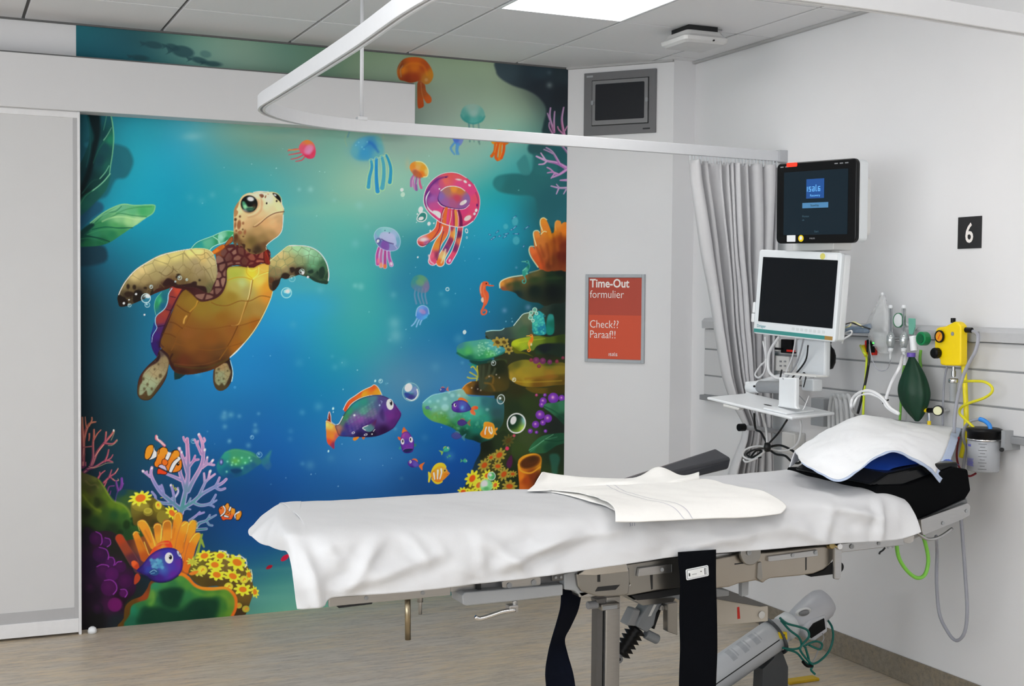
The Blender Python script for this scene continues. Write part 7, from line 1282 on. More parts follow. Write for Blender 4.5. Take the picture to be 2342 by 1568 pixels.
# ------------------------------------------------------------------ white bed sheet
SHT=mat('sheet_white','#cfd0d3',.8,var=.01,scale=8,bump=.25,bscale=500)
FE,NE=-2.238,-2.772
def nz_top(x): return .900+.012*max(0,min(1,(x-1.6)/.6))
cols=[[aY(606,1184,-2.2),aY(567,1214,-2.27),aY(588,1237,-2.42),aY(630,1259,-2.58),aY(662,1269,-2.74),aY(673,1322,-2.845),aY(680,1393,-2.87)],
        [aY(650,1172,-2.19),aY(636,1156,-2.235),aZ(632,1190,.892),aZ(650,1222,.89),aY(668,1246,-2.765),aY(694,1320,-2.855),aY(704,1393,-2.88)],
        [Vector((.365,-2.19,.80)),aY(688,1148,FE),aZ(686,1178,.9),aZ(694,1212,.9),aY(706,1240,-2.775),aY(728,1310,-2.85),aY(742,1386,-2.872)]]
hem=[(762,1367),(840,1360),(960,1350),(1090,1335),(1200,1323),(1300,1308),(1420,1290),(1560,1271),(1700,1260),(1820,1250),(1920,1242),(2000,1238),(2060,1232)]
for x,y in hem:
    h_=aY(x,y,-2.862);X_=h_.x+.008;zt=nz_top(X_)
    cols.append([Vector((X_,-2.185,.80)),Vector((X_,FE,zt)),Vector((X_,-2.42,zt+.003)),Vector((X_,-2.60,zt+.003)),Vector((X_,NE,zt-.006)),Vector((X_+.0,-2.835,(zt+h_.z)/2+.012)),h_])
cols.append([aY(1895,1092,-2.15),aY(1882,1076,-2.19),aZ(1950,1094,.908),aZ(2030,1114,.905),aY(2068,1142,-2.775),aY(2092,1178,-2.84),aY(2104,1216,-2.872)])
rows=[[c[i] for c in cols] for i in range(7)]
G=loft(rows,14,12)
CR=[((900,1205),(845,1250),.010),((925,1204),(968,1275),.011),((700,1260),(830,1222),.010),((1088,1205),(1092,1300),.006),((1340,1195),(1130,1290),.016),((760,1340),(1000,1262),.010),((860,1238),(790,1330),.012),((740,1250),(775,1285),.008),((1780,1190),(1860,1230),.008),((1850,1145),(1990,1180),.010),((2010,1140),(1985,1225),.011),((1520,1250),(1780,1200),.007),((690,1230),(720,1380),.012),((720,1165),(705,1215),.008),((1220,1250),(1420,1200),.012),((1900,1150),(1860,1225),.008),((1100,1220),(1180,1300),.008)]
CR=[(aY(a[0],a[1],-2.81),aY(b[0],b[1],-2.81),h_) for a,b,h_ in CR]
out=[]
for i,r in enumerate(G):
    side=max(0,min(1,(i-46)/12));top=1-side;rr2=[]
    for j,p in enumerate(r):
        edge=1 if j < 24 else 0
        q=Vector((p.x*3,p.y*3,p.z*3));d=.010*noise.noise(q*2.1)+.004*noise.noise(q*6)
        rd=1-abs(noise.noise(Vector((p.x*2.6+p.z*3.5,p.z*2.4-p.x*1.1,5))))*2;d2=.012*max(0,rd-.45);r5=1-abs(noise.noise(Vector((p.x*7+p.z*9,p.z*8-p.x*3,2))))*2;d2 += .006*max(0,r5-.3);r6=1-abs(noise.noise(Vector((p.x*15-p.z*12,p.z*17+p.x*4,8))))*2;d2 += .0025*max(0,r6)
        for a,c,h_ in CR:
            ab_=c-a;w_=Vector((p.x,-2.81,p.z));tt=max(0,min(1,(w_-a).dot(ab_)/ab_.length_squared));ds=(w_-(a+ab_*tt)).length
            d2 += h_*1.5*math.exp(-(ds/.016)**2)*(math.sin(math.pi*min(1,max(0,tt*.9+.05)))**.5)-h_*.7*math.exp(-((ds-.035)/.02)**2)*.6
        dn_=Vector((0,-1,.15))*((d*1.2+d2)*side)+Vector((0,0,1))*((d*.30+.004*noise.noise(q*1.3))*top)
        if j < 30: dn_ += Vector((-.5,-.3,.6))*(.012*(1-abs(noise.noise(q*2.6))*2.2)*(1-j/30))*(.4 if i < 12 else 1)
        if 44 < i and side > 0: dn_.y=min(dn_.y,.012)
        rr2.append(p+dn_)
    out.append(rr2)
tag(obj('bed_sheet',B().grid(out),SHT,smooth=True,solid=.0018),'white creased disposable sheet draped over the whole operating table','sheet')
# ------------------------------------------------------------------ towel
TW=mat('towel_cream','#f6f5f2',.9,var=.02,scale=60,bump=.5,bscale=900);BS=mat('towel_stripe','#c4c4d0',.9)
twl=thing('towel','cream cotton towel with thin grey stripes lying unfolded on the bed','towel')
z_=.914
top_=[(1253,1120),(1304,1116),(1370,1111),(1439,1108),(1544,1104),(1601,1096),(1625,1098)]
low_=[(1319,1128),(1349,1127),(1391,1143),(1450,1146),(1560,1140),(1680,1132),(1747,1125)]
r0=[aZ(x,y,z_) for x,y in top_];r1=[aZ(x,y,z_+.003) for x,y in [(1290,1123),(1330,1120),(1390,1124),(1450,1124),(1555,1118),(1640,1110),(1680,1112)]]
r2=[aZ(x,y,z_+.004) for x,y in [(1345,1132),(1380,1134),(1430,1140),(1490,1140),(1600,1134),(1700,1130),(1748,1126)]]
r3=[aY(x,y,-2.80) for x,y in [(1400,1156),(1432,1158),(1480,1160),(1545,1158),(1650,1152),(1740,1146),(1797,1157)]]
r4=[aY(x,y,-2.886) for x,y in [(1408,1194),(1440,1194),(1499,1192),(1560,1189),(1633,1186),(1720,1183),(1786,1174)]]
G=loft([r0,r1,r2,r3,r4],10,8)
G=[[p+Vector((0,0,.003*noise.noise(p*14)+.002)) for p in r] for r in G]
obj('towel_cloth',B().grid(G),TW,twl,smooth=True,solid=.003)
for off in (0,6):     # woven stripes following the cloth
    st=[]
    for i in range(len(G)):
        c_=(22+off*.45+ (i/len(G))*9)*1.0;j=int(c_);f_=c_-j;p=G[i][j]*(1-f_)+G[i][j+1]*f_;st.append(p+Vector((0,-.0012,.0022)))
    obj('woven_stripe',B().grid([[p+Vector((-.0012,0,0)),p+Vector((.0012,0,0))] for p in st]),BS,twl)
f0=[aZ(x,y,z_+.002) for x,y in [(1206,1122),(1250,1121),(1304,1116),(1370,1111),(1439,1108),(1500,1106),(1544,1104),(1600,1096)]]
f1=[aZ(x,y,z_+.012) for x,y in [(1222,1108),(1255,1104),(1304,1103),(1370,1102),(1439,1099),(1500,1092),(1544,1095),(1599,1089)]]
f2=[aY(x,y,-2.245) for x,y in [(1238,1087),(1256,1082),(1290,1087),(1350,1093),(1420,1098),(1487,1085),(1546,1083),(1594,1083)]]
f2[0]=aY(1241,1079,-2.30);f2[5]=aY(1505,1068,-2.24);f2[4]=aY(1450,1094,-2.24);f2[6]=aY(1560,1088,-2.24);f2[7]=aY(1598,1080,-2.26)
f3=[p+Vector((.01,.05,-.05)) for p in f2];
obj('folded_edge',B().grid(loft([f0,f1,f2,f3],8,6)),TW,twl,smooth=True,solid=.003)
g0=[aZ(x,y,z_-.006) for x,y in [(1215,1122),(1260,1122),(1320,1128),(1360,1138),(1400,1158)]];g1=[aZ(x,y,z_-.004) for x,y in [(1254,1120),(1300,1130),(1350,1146),(1385,1156),(1405,1166)]];g2=[aZ(x,y,z_-.003) for x,y in [(1320,1112),(1360,1120),(1400,1134),(1430,1150),(1440,1160)]]
obj('under_layer',B().grid(loft([g2,g1,g0][::-1],6,5)),TW,twl,smooth=True,solid=.003)
lpn=aY(1450,1199,-2.898);text('print_mark','511',.014,frame((lpn.x-.015,-2.897,lpn.z-.004)),mat('blue_grey_print','#6c7080',.6),twl)
# ------------------------------------------------------------------ white pad over the pillow
PAD=mat('pad_white','#e9ebee',.85,var=.01,scale=10,bump=.35,bscale=420);PBL=mat('pad_blue_edge','#b4c2dc',.6,var=.03)
n0=[aY(1833,1060,-2.60),aY(1872,1083,-2.68),aY(1922,1101,-2.78),aY(1958,1082,-2.80),aY(1998,1051,-2.80),aY(2037,1037,-2.80),aY(2077,1047,-2.80),aY(2119,1073,-2.80),aY(2150,1105,-2.79)]
n1=[aY(1830,1053,-2.57),aY(1870,1068,-2.64),aY(1918,1078,-2.72),aY(1960,1062,-2.74),aY(2002,1034,-2.74),aY(2043,1022,-2.74),aY(2085,1028,-2.74),aY(2128,1046,-2.74),aY(2164,1076,-2.74)]
n2=[aY(1825,1045,-2.50),aY(1868,1032,-2.55),aY(1915,1022,-2.60),aY(1962,1008,-2.60),aY(2010,1000,-2.60),aY(2055,998,-2.60),aY(2100,1002,-2.60),aY(2145,1012,-2.60),aY(2182,1032,-2.62)]
n3=[aY(1820,1037,-2.44),aY(1868,1008,-2.42),aY(1915,986,-2.40),aY(1964,968,-2.40),aY(2012,972,-2.40),aY(2060,978,-2.40),aY(2105,982,-2.42),aY(2152,988,-2.44),aY(2192,1002,-2.48)]
n4=[aY(1818,1033,-2.40),aY(1871,995,-2.32),aY(1920,970,-2.27),aY(1966,951,-2.25),aY(2016,957,-2.25),aY(2066,964,-2.26),aY(2116,971,-2.28),aY(2160,977,-2.32),aY(2197,983,-2.40)]
n5=[p+Vector((.0,.03,-.06)) for p in n4]
G=loft([n0,n1,n2,n3,n4,n5],10,9);nr=len(G);nc=len(G[0])
G=[[p+Vector((0,0,.006*noise.noise(p*9)+.003*(1-abs(noise.noise(p*16))*2)+.0015*noise.noise(p*40)))-Vector((0,.006*noise.noise(p*9),0)) for p in r] for r in G]
pad=tag(obj('absorbent_pad',B().grid(G[3:],0) if 0 else B().grid([r[:nc-5] for r in G[3:]]),PAD,smooth=True,solid=.003),'white absorbent pad with pale blue border draped over the pillow at the head end','absorbent pad')
obj('blue_border',B().grid(G[:4]).grid([[p for p in r[nc-6:]] for r in G[3:]]),PBL,pad,'pale blue border',smooth=True,solid=.003)
# ------------------------------------------------------------------ wall sign, display panel, number sign
FD=Matrix(((DT[0],-DN[0],0,0),(DT[1],-DN[1],0,0),(0,0,1,0),(0,0,0,1)))
if (FD.to_3x3()@Vector((0,-1,0))).dot(Vector((-1,-1,0))) < 0: FD[0][1] *= -1;FD[1][1] *= -1
NOUT=FD.to_3x3()@Vector((0,-1,0))           # out of the diagonal wall,into the room
def fD(p,off): M_=FD.copy();M_.translation=Vector((p[0],p[1],p[2]))+NOUT*off;return M_
def drect(x0,y0,x1,y1):  # centre,width,height of a traced rectangle on the diagonal wall
    a=aD(x0,y0);c=aD(x1,y1);return (a+c)/2,math.hypot(c.x-a.x,c.y-a.y),abs(a.z-c.z)
def seglogo(M_,h,m,par):
    """square-cut five letter logo, centred, baseline at local z=0"""
    b=B();k=h*.17;w_=h*.62;x=-h*2.05
    for ch in ('R','TuMrB','TRMlB','L','TUlrMB'):
        x0,x1=x,x+w_
        def bar(a,c,e,f): b.box((a,0,c),(e,.0006,f),M_)
        if ch == 'R': bar(x0,0,x0+k,h);x=x0+k+h*.28;continue
        if ch == 'L': bar(x0,0,x0+k,h*1.35);bar(x0,0,x0+k*1.9,k);x=x0+k*1.6+h*.28;continue
        bar(x0,h-k,x1,h);bar(x0,h*.5-k/2,x1,h*.5+k/2);bar(x0,0,x1,k)
        if 'u' in ch or 'U' in ch: bar(x0,h*.5,x0+k,h)
        if 'R' in ch: bar(x1-k,0,x1,h)
        if 'l' in ch: bar(x0,0,x0+k,h*.5)
        if 'r' in ch: bar(x1-k,0,x1,h*.5)
        x=x1+h*.26
    return fixn(obj('logo',b,m,par))
t=thing('wall_poster','orange time-out form sign in a grey frame on the diagonal wall','sign')
p,w,h=drect(1341,627,1474,831)
SF=mat('sign_frame_grey','#a6abb0',.35);OR1=mat('sign_orange_dark','#b4402a',.5,var=.02);OR2=mat('sign_orange','#d24c28',.5,var=.02);WT=mat('white_print','#f2ece8',.6)
b=B();q=.0085*2
M0=fD(p,.012)
b.box((-w/2,0,-h/2),(-w/2+q,.012,h/2),M0).box((w/2-q,0,-h/2),(w/2,.012,h/2),M0).box((-w/2+q,0,h/2-q),(w/2-q,.012,h/2),M0).box((-w/2+q,0,-h/2),(w/2-q,.012,-h/2+q),M0)
fixn(obj('frame',b,SF,t,bevel=.0015))
M1=fD(p,.006);hs=h/2-q-.001;ws=w/2-q-.001
sheet_=fixn(obj('poster_sheet',B().box((-ws,0,-hs),(ws,.006,hs*.08),M1,1).box((-ws,0,hs*.08),(ws,.006,hs),M1,0),[OR1,OR2],t))
M2=fD(p,.0065)
for s,size,dx,z,bo in (('Time-Out',.062,.006,hs-.050,.0013),('formulier',.058,.005,hs-.106,-.0004),('Check??',.058,.005,-.05,-.0004),('Paraaf!!',.058,.005,-.104,-.0004)):
    text('lettering',s,size,M2@Matrix.Translation((-ws+.006,0,z)),WT,sheet_,bold=bo,sx=.88)
seglogo(M2@Matrix.Translation((-.002,-.0006,-hs+.016)),.0145,WT,sheet_)
t=thing('wall_control_panel','grey wall display panel with a dark screen above the orange sign','display panel')
p,w,h=drect(1338,169,1501,303)
PG=mat('panel_grey','#6c6c6e',.5);PG2=mat('panel_inner_grey','#7c7c7e',.45);SCR=mat('dark_screen','#181a20',.45,var=.02,spec=.3)
M0=fD(p,.012);fixn(obj('cover_plate',B().box((-w/2,0,-h/2),(w/2,.012,h/2),M0),PG,t,bevel=.002))
iw,ih=w*.79,h*.73;M1=fD(p+Vector((0,0,.004))+Vector(DT)*.004,.0135);fixn(obj('groove',B().box((-iw/2,0,-ih/2),(iw/2,.003,ih/2),M1),DARK,t))
M1=fD(p+Vector((0,0,.004))+Vector(DT)*.004,.02);fixn(obj('bezel',B().box((-iw/2+.004,0,-ih/2+.004),(iw/2-.004,.0085,ih/2-.004),M1),PG2,t,bevel=.002))
M2=fD(p+Vector((0,0,.006))+Vector(DT)*.004,.0215);fixn(obj('screen',B().rrect(iw-.045,ih-.05,.002,.006,M2),SCR,t))
for s in (-1,1):
    M3=fD(p+Vector(DT)*(s*(iw/2-.008)+.004)+Vector((0,0,.005)),.028);fixn(obj('latch',B().rrect(.014,.022,.009,.005,M3),GREYP,t))
M3=fD(p+Vector(DT)*(w/2-.05)+Vector((0,0,-h/2+.022)),.0135);fixn(obj('key_mark',B().rrect(.04,.007,.0015,.003,M3),DARK,t))
M3=fD(p+Vector(DT)*(-w/2+.035)+Vector((0,0,h/2-.018)),.013);fixn(obj('name_mark',B().box((-.02,0,-.005),(.016,.0015,.005),M3),GREYM,t))
t=thing('number_sign','small black square number 6 sign on the right wall','sign')
a=aX(2193,497,XR);c=aX(2245,567,XR);MX=Matrix.Translation((XR-.004,(a.y+c.y)/2,(a.z+c.z)/2))@Matrix.Rotation(-math.pi/2,4,'Z')
w=abs(a.y-c.y);h=abs(a.z-c.z)
fixn(obj('plate',B().box((-w/2,0,-h/2),(w/2,.004,h/2),MX),mat('sign_black','#232325',.5),t,bevel=.0008))
text('numeral','6',.105,MX@Matrix.Translation((0,-.0003,-.037)),WT,t,bold=.0012,align='CENTER',sx=.85)
# ------------------------------------------------------------------ ceiling mounted box
t=thing('ceiling_sensor','white square box hanging under the ceiling near the corner, with a small bracket','ceiling box')
cpt=aZ(1588,98,2.695);Mx=frame((cpt.x,cpt.y,0),math.radians(-1))
b=B();z0,z1=2.676,2.732
def sq(r,z,rr=.02,k=5):
    out=[]
    for cx,cy,a0 in ((r-rr,r-rr,0),(-r+rr,r-rr,90),(-r+rr,-r+rr,180),(r-rr,-r+rr,270)):
        for i in range(k): a=math.radians(a0+90*i/(k-1));out.append(Mx@Vector((cx+rr*math.cos(a),cy+rr*math.sin(a),z)))
    return out
R=[sq(.098,z0),sq(.112,z0+.010),sq(.115,z0+.026),sq(.100,z0+.038),sq(.09,z1)]
v=[p for r in R for p in r];n=len(R[0]);b.add(v,[(i*n+j,(i+1)*n+j,(i+1)*n+(j+1) % n,i*n+(j+1) % n) for i in range(4) for j in range(n)]+[tuple(range(n)),tuple(4*n+j for j in range(n))[::-1]])
fixn(obj('housing',b,mat('ceiling_box_white','#c8c8c8',.5),t,bevel=.001))
obj('mounting_gap',B().box((-.075,-.075,z1),(.075,.075,H-.001),Mx),DARK,t)
obj('bracket',B().box((.088,-.03,z1-.012),(.105,.0,H-.001),Mx).box((.07,-.04,H-.008),(.12,.01,H-.001),Mx),STEEL,t);obj('indicator',B().cyl(Mx@Vector((.03,-.095,z0+.012)),Mx@Vector((.03,-.118,z0+.012)),.004),DARK,t)
# ------------------------------------------------------------------ curtain track with hanger rod
t=thing('curtain_track','white U shaped curtain rail hanging below the ceiling around the bed bay','curtain rail')
RZ0,RZ1=2.178,2.224
path=[tuple(p.xy) for p in crv([(x,y,0) for x,y in [(XR-.001,-1.225),(2.2,-1.268),(1.2,-1.318),(.92,-1.332),(.78,-1.352),(.61,-1.428),(.486,-1.537),(.402,-1.66),(.362,-1.80),(.354,-2.1),(.337,-2.9),(.315,-3.4),(.33,-3.62),(.42,-3.78),(.60,-3.86),(1.2,-3.875),(1.75,-3.83),(XR-.001,-3.76)]],6)]
def sweep(path,prof):
    n=len(path);V=[Vector(p) for p in path];rows=[]
    for i in range(n):
        t_=((V[min(i+1,n-1)]-V[i]).normalized()+(V[i]-V[i-1] if i else V[1]-V[0]).normalized()).normalized();nn=Vector((-t_.y,t_.x))
        rows.append([(V[i].x+nn.x*u,V[i].y+nn.y*u,z) for u,z in prof])
    b=B();m=len(prof);b.add([p for r in rows for p in r],[(i*m+j,i*m+(j+1) % m,(i+1)*m+(j+1) % m,(i+1)*m+j) for i in range(n-1) for j in range(m)]+[tuple(range(m))[::-1],tuple((n-1)*m+j for j in range(m))]);return b
fixn(obj('rail',sweep(path,[(-.013,RZ0),(-.004,RZ0),(-.004,RZ0+.012),(.004,RZ0+.012),(.004,RZ0),(.013,RZ0),(.013,RZ1),(-.013,RZ1)]),ALU,t,bevel=.0015))
obj('wall_bracket',B().box((XR-.045,-1.252,RZ0-.004),(XR,-1.204,RZ1+.004)),mat('bracket_grey','#b6b8bc',.4),t,bevel=.002)
rp=aY(827,283,-1.338);ry=-1.338
obj('hanger_rod',B().cyl((rp.x,ry,RZ1),(rp.x,ry,H),.0075,14),ALU,t,smooth=True);obj('rod_collar',B().cyl((rp.x,ry,H-.06),(rp.x,ry,H-.012),.011,16).cyl((rp.x,ry,H-.012),(rp.x,ry,H),.03,20),OFFW,t);obj('rail_clamp',B().box((rp.x-.02,ry-.015,RZ1-.002),(rp.x+.02,ry+.015,RZ1+.012)),ALU,t,bevel=.002)
obj('hanger_rod',B().cyl((1.2,-3.875,RZ1),(1.2,-3.875,H),.0075,14),ALU,t,smooth=True)
# ------------------------------------------------------------------ curtain
t=thing('privacy_curtain','grey gathered curtain hanging from the rail end behind the monitors','curtain')
CUR=mat('curtain_cloth','#c9c9cc',.85,var=.03,scale=40,bump=.15,bscale=700,sheen=.2)
zs=[2.158,2.12,2.07,1.95,1.8,1.6,1.4,1.2,1.08,.97,.9,.8,.7,.55,.42]
Lx=[2.40,2.405,2.41,2.435,2.468,2.51,2.545,2.59,2.63,2.69,2.68,2.645,2.62,2.60,2.59]
Rx=[2.885,2.885,2.885,2.88,2.872,2.86,2.85,2.845,2.84,2.835,2.845,2.86,2.865,2.87,2.87]
rg=random.Random(5);NF=19;ph=[0]
for i in range(NF): ph.append(ph[-1]+rg.choice((.35,.5,.8,1.2,2.2)))
ph=[p/ph[-1] for p in ph];amp=[rg.uniform(.5,1.25) for _ in range(NF+1)]
def itp(z,A):
    for i in range(len(zs)-1):
        if zs[i] >= z >= zs[i+1]: f=(zs[i]-z)/(zs[i]-zs[i+1]);f=f*f*(3-2*f) if 0 else f;return A[i]*(1-f)+A[i+1]*f
    return A[-1]
rows=[];NZ=90
for a in range(NZ+1):
    z=zs[0]+(zs[-1]-zs[0])*a/NZ;x0,x1=itp(z,Lx),itp(z,Rx);k=1-(z-zs[-1])/(zs[0]-zs[-1]);row=[]
    for i in range(NF):
        for s in range(10):
            u=ph[i]+(ph[i+1]-ph[i])*s/10;q=s/10
            wv=math.sin(math.pi*q)**.7*(1 if i % 2 else -1)*amp[i]*min(1.3,.6+(ph[i+1]-ph[i])*9)
            wv += .3*noise.noise(Vector((u*9,z*1.5,3)))
            tight=.022+.018*min(1,k*2.2);pinch=math.exp(-((z-.97)/.12)**2)
            uu=u+(.05*noise.noise(Vector((u*4,z*1.3,9)))+.025*noise.noise(Vector((u*11,z*2.6,5))))*min(1,k*4)
            uu += .012*math.sin(math.pi*2*q)*min(1,k*3)*(1 if i % 2 else -1)
            row.append((x0+(x1-x0)*uu,-1.232+wv*tight*(1-.35*pinch)+.02*noise.noise(Vector((u*3,z*2,1)))*k-.03*pinch,z+.006*noise.noise(Vector((u*20,0,4)))*(a < 3)))
    rows.append(row)
obj('cloth',B().grid(rows),CUR,t,smooth=True,solid=.0015)
for i in range(26):
    x=2.41+i*.0185;obj('curtain_hook',B().box((x-.002,-1.236,2.148),(x+.002,-1.228,RZ0+.004)),WHITE,t)
hb=aY(1694,977,-1.33);hb2=aY(1772,985,-1.33)
tb=thing('curtain_tieback','grey tie back bar with a black end holding the curtain','tieback')
obj('bar',B().tube([aX(1772,986,XR-.004),hb2,hb+Vector((.02,0,0))],.011,10,smooth=4),GCAB,tb,smooth=True);obj('end_cap',B().cyl(hb+Vector((.022,0,0)),hb-Vector((.012,0,0)),.017,16),BLACK,tb,bevel=.002)
# ------------------------------------------------------------------ medical supply panel on the right wall
t=thing('wall_supply_panel','long light grey medical supply panel along the right wall, with a rail on top','wall panel')
y1=-.625;y0=-4.3;SUP=mat('supply_panel_grey','#cdcdcf',.42,var=.012,scale=5);DG2=mat('panel_dark_lip','#8b8d90',.5)
for a,c in ((1.062,1.156),(1.162,1.288),(1.294,1.392)): obj('panel_board',B().box((XR-.034,y0,a),(XR-.001,y1,c)),SUP,t,bevel=.004,seg=2)
obj('groove',B().box((XR-.031,y0+.002,1.06),(XR-.0015,y1-.002,1.394)),DG2,t)
obj('top_rail',B().prism([(XR,y0,1.396),(XR-.05,y0,1.396),(XR-.052,y0,1.432),(XR-.036,y0,1.447),(XR,y0,1.449)],(0,y1-y0,0)),mat('top_rail_grey','#b9babd',.4),t,bevel=.0015)
obj('bottom_rail',B().box((XR-.046,y0,1.034),(XR-.001,y1+.02,1.06)),DG2,t,bevel=.003)
def rail_y(x): return aX(x,760,XR-.04).y
# ------------------------------------------------------------------ monitors
def monitor_frame(P,yaw,pitch,roll): return frame(P,yaw,pitch,roll)
MB=mat('monitor_black_bezel','#050608',.3,var=.03,spec=.25);MW=mat('monitor_white','#dfe4e8',.35,var=.01)
SC1=mat('monitor_screen_dark','#070c10',.2,spec=.2,emit='#182c38',es=.6);LOGO=mat('screen_logo_blue','#0c3a78',.3,emit='#1c5496',es=.42);LTX=mat('screen_text','#5c9cd0',.3,emit='#6ab0e4',es=.5)
FILL=mat('screen_button','#3c6c94',.3,emit='#47789c',es=.5);FAINT=mat('screen_faint_text','#20303c',.3,emit='#34505c',es=.8)
t=thing('patient_monitor','black framed patient monitor with a glowing blue logo, the upper of the two screens','monitor')
w,h=.394,.322;Mm=monitor_frame((2.5,-2.008,1.928),-1.341,.03,.02)
fixn(obj('bezel',B().rrect(w,h,.022,.022,Mm),MB,t,bevel=.004));Mb=Mm@Matrix.Translation((0,.022,0))
fixn(obj('back_housing',B().rrect(w-.006,h-.006,.06,.02,Mb),MW,t,bevel=.012,seg=3));fixn(obj('rear_box',B().rrect(w-.08,h-.09,.04,.02,Mb@Matrix.Translation((0.02,.058,-.02))),OFFW,t,bevel=.008))
scr_=fixn(obj('screen',B().rrect(w-.078,h-.072,.002,.003,Mm@Matrix.Translation((0,-.0012,-.002))),SC1,t))
fixn(obj('alarm_light',B().rrect(.052,.016,.01,.005,Mm@Matrix.Translation((-.118,-.003,h/2-.009))),mat('alarm_red','#ff3020',.3,emit='#ff2a14',es=1.2),t,label='red alarm light'))
fixn(obj('screen_logo',B().box((-.044,0,-.038),(.044,.0006,.038),Mm@Matrix.Translation((.001,-.0022,.053))),LOGO,scr_,label='blue square logo glowing on the screen'))
seglogo(Mm@Matrix.Translation((.001,-.0032,.042)),.0195,LTX,scr_);text('screen_lettering','Recovery',.013,Mm@Matrix.Translation((.001,-.0026,.0225)),LTX,scr_,align='CENTER')
fixn(obj('screen_button',B().box((-.062,0,-.0105),(.066,.0006,.0105),Mm@Matrix.Translation((0,-.0022,-.012))),FILL,scr_));text('screen_lettering','Stand-by',.012,Mm@Matrix.Translation((0,-.0028,-.016)),FAINT,scr_,align='CENTER')
for s,x,z in (('Monitor',-.062,-.058),('uit',-.062,-.072),('Start',.0,-.118)): text('screen_lettering',s,.011,Mm@Matrix.Translation((x,-.0026,z)),FAINT,scr_)
fixn(obj('front_sticker',B().rrect(.044,.026,.0006,.002,Mm@Matrix.Translation((-.118,-.0008,-h/2+.02))),WHITE,t,label='white sticker'));fixn(obj('front_sticker',B().lathe([(.0,0),(.0135,0),(.0135,.0008),(0,.001)],Mm@Matrix.Translation((-.068,-.0001,-h/2+.02))@Matrix.Rotation(math.pi/2,4,'X')),YEL,t,label='round yellow sticker'));fixn(obj('sticker_mark',B().rrect(.012,.014,.0006,.004,Mm@Matrix.Translation((-.068,-.0016,-h/2+.0215))),WHITE,t))
text('brand_lettering','PHILIPS',.0085,Mm@Matrix.Translation((-.012,-.0004,-h/2+.0165)),GREYP,t,align='CENTER')
for x in (-.17,-.145,.1,.125,.15): fixn(obj('bezel_button',B().rrect(.016,.004,.001,.0015,Mm@Matrix.Translation((x,-.0006,h/2-.016))),GREYP,t))
t=thing('anaesthesia_monitor','white framed medical monitor with a dark screen, the lower of the two screens','monitor')
w2,h2=.425,.348;M2_=monitor_frame((2.5,-1.895,1.566),-1.348,-.03,.054)
fixn(obj('bezel',B().rrect(w2,h2,.02,.012,M2_),MW,t,bevel=.004));fixn(obj('back_housing',B().rrect(w2-.004,h2-.004,.045,.012,M2_@Matrix.Translation((0,.02,0))),WHITE,t,bevel=.01,seg=3))
sw,sh=.385,.266
fixn(obj('screen',B().rrect(sw,sh,.002,.002,M2_@Matrix.Translation((.004,-.0012,.011))),mat('monitor_screen_off','#060c12',.12,spec=.22),t))
TL=mat('teal_strip','#3c8c88',.4);obj('teal_strip',B().box((-w2/2+.004,-.0012,-h2/2+.006),(w2/2-.05,.001,-h2/2+.021),M2_),TL,t,label='teal strip along the lower edge');obj('orange_strip',B().box((w2/2-.05,-.0012,-h2/2+.006),(w2/2-.012,.001,-h2/2+.021),M2_),mat('orange_strip','#a07c3c',.5),t)
text('brand_lettering','Dräger',.017,M2_@Matrix.Translation((-w2/2+.018,-.0004,-h2/2+.028)),mat('teal_print','#5c98a4',.5),t)
for i in range(8): fixn(obj('bezel_button',B().rrect(.014,.012,.001,.002,M2_@Matrix.Translation((.0+i*.022,-.0005,-h2/2+.035))),mat('button_outline','#d0d6d8',.4),t))
fixn(obj('front_sticker',B().lathe([(0,0),(.0125,0),(.0125,.0008),(0,.001)],M2_@Matrix.Translation((.12,-.0001,h2/2-.017))@Matrix.Rotation(math.pi/2,4,'X')),mat('pale_yellow','#d6cf6c',.5),t,label='round yellow sticker'));fixn(obj('front_sticker',B().rrect(.05,.022,.0006,.002,M2_@Matrix.Translation((.168,-.0008,h2/2-.018))),WHITE,t,label='white sticker'))
obj('side_clip',B().box((-w2/2-.014,.0,-.09),(-w2/2-.001,.028,-.045),M2_).box((-w2/2-.018,.0,-.128),(-w2/2-.001,.03,-.092),M2_),WHITE,t,bevel=.003)
# arm carrying both monitors and the tray
t=thing('monitor_arm','white wall arm with grey cylinder carrying the two monitors and the tray','monitor arm')
def bx_on(x0,y0,x1,y1,X,d,m,nm,par,bev=.004,**k):
    a=aX(x0,y0,X);c=aX(x1,y1,X);return obj(nm,B().box((X,min(a.y,c.y),min(a.z,c.z)),(X+d,max(a.y,c.y),max(a.z,c.z))),m,par,bevel=bev,**k)
bx_on(1822,775,1886,862,2.62,.03,WHITE,'back_plate',t,.008)
bx_on(1792,852,1866,863,2.49,.06,OFFW,'support_bracket',t,.005)
bx_on(1812,556,1906,571,2.56,.09,OFFW,'upper_bracket',t,.004);bx_on(1860,540,1880,600,2.66,.03,OFFW,'mast',t,.003)
obj('mast',B().box((2.63,-1.95,1.42),(2.67,-1.90,1.75)),OFFW,t,bevel=.004)
bx_on(1833,864,1859,895,2.60,.05,WHITE,'mast_foot',t,.006)
a=aX(1792,886,2.6);c=aX(1738,884,2.6);fixn(obj('grey_cylinder',B().cyl(a,c,.026,24),mat('arm_grey','#8f9194',.45),t,bevel=.003,label='grey arm cylinder'))
c2_=aX(1714,886,2.6);obj('elbow',B().cyl(c,c2_,.027,24).cyl(c2_+Vector((0,0,.027)),aX(1716,912,2.6),.019,20),WHITE,t,bevel=.004);obj('elbow_screw',B().cyl(aX(1725,883,2.573),aX(1725,883,2.57),.005),BLACK,t)
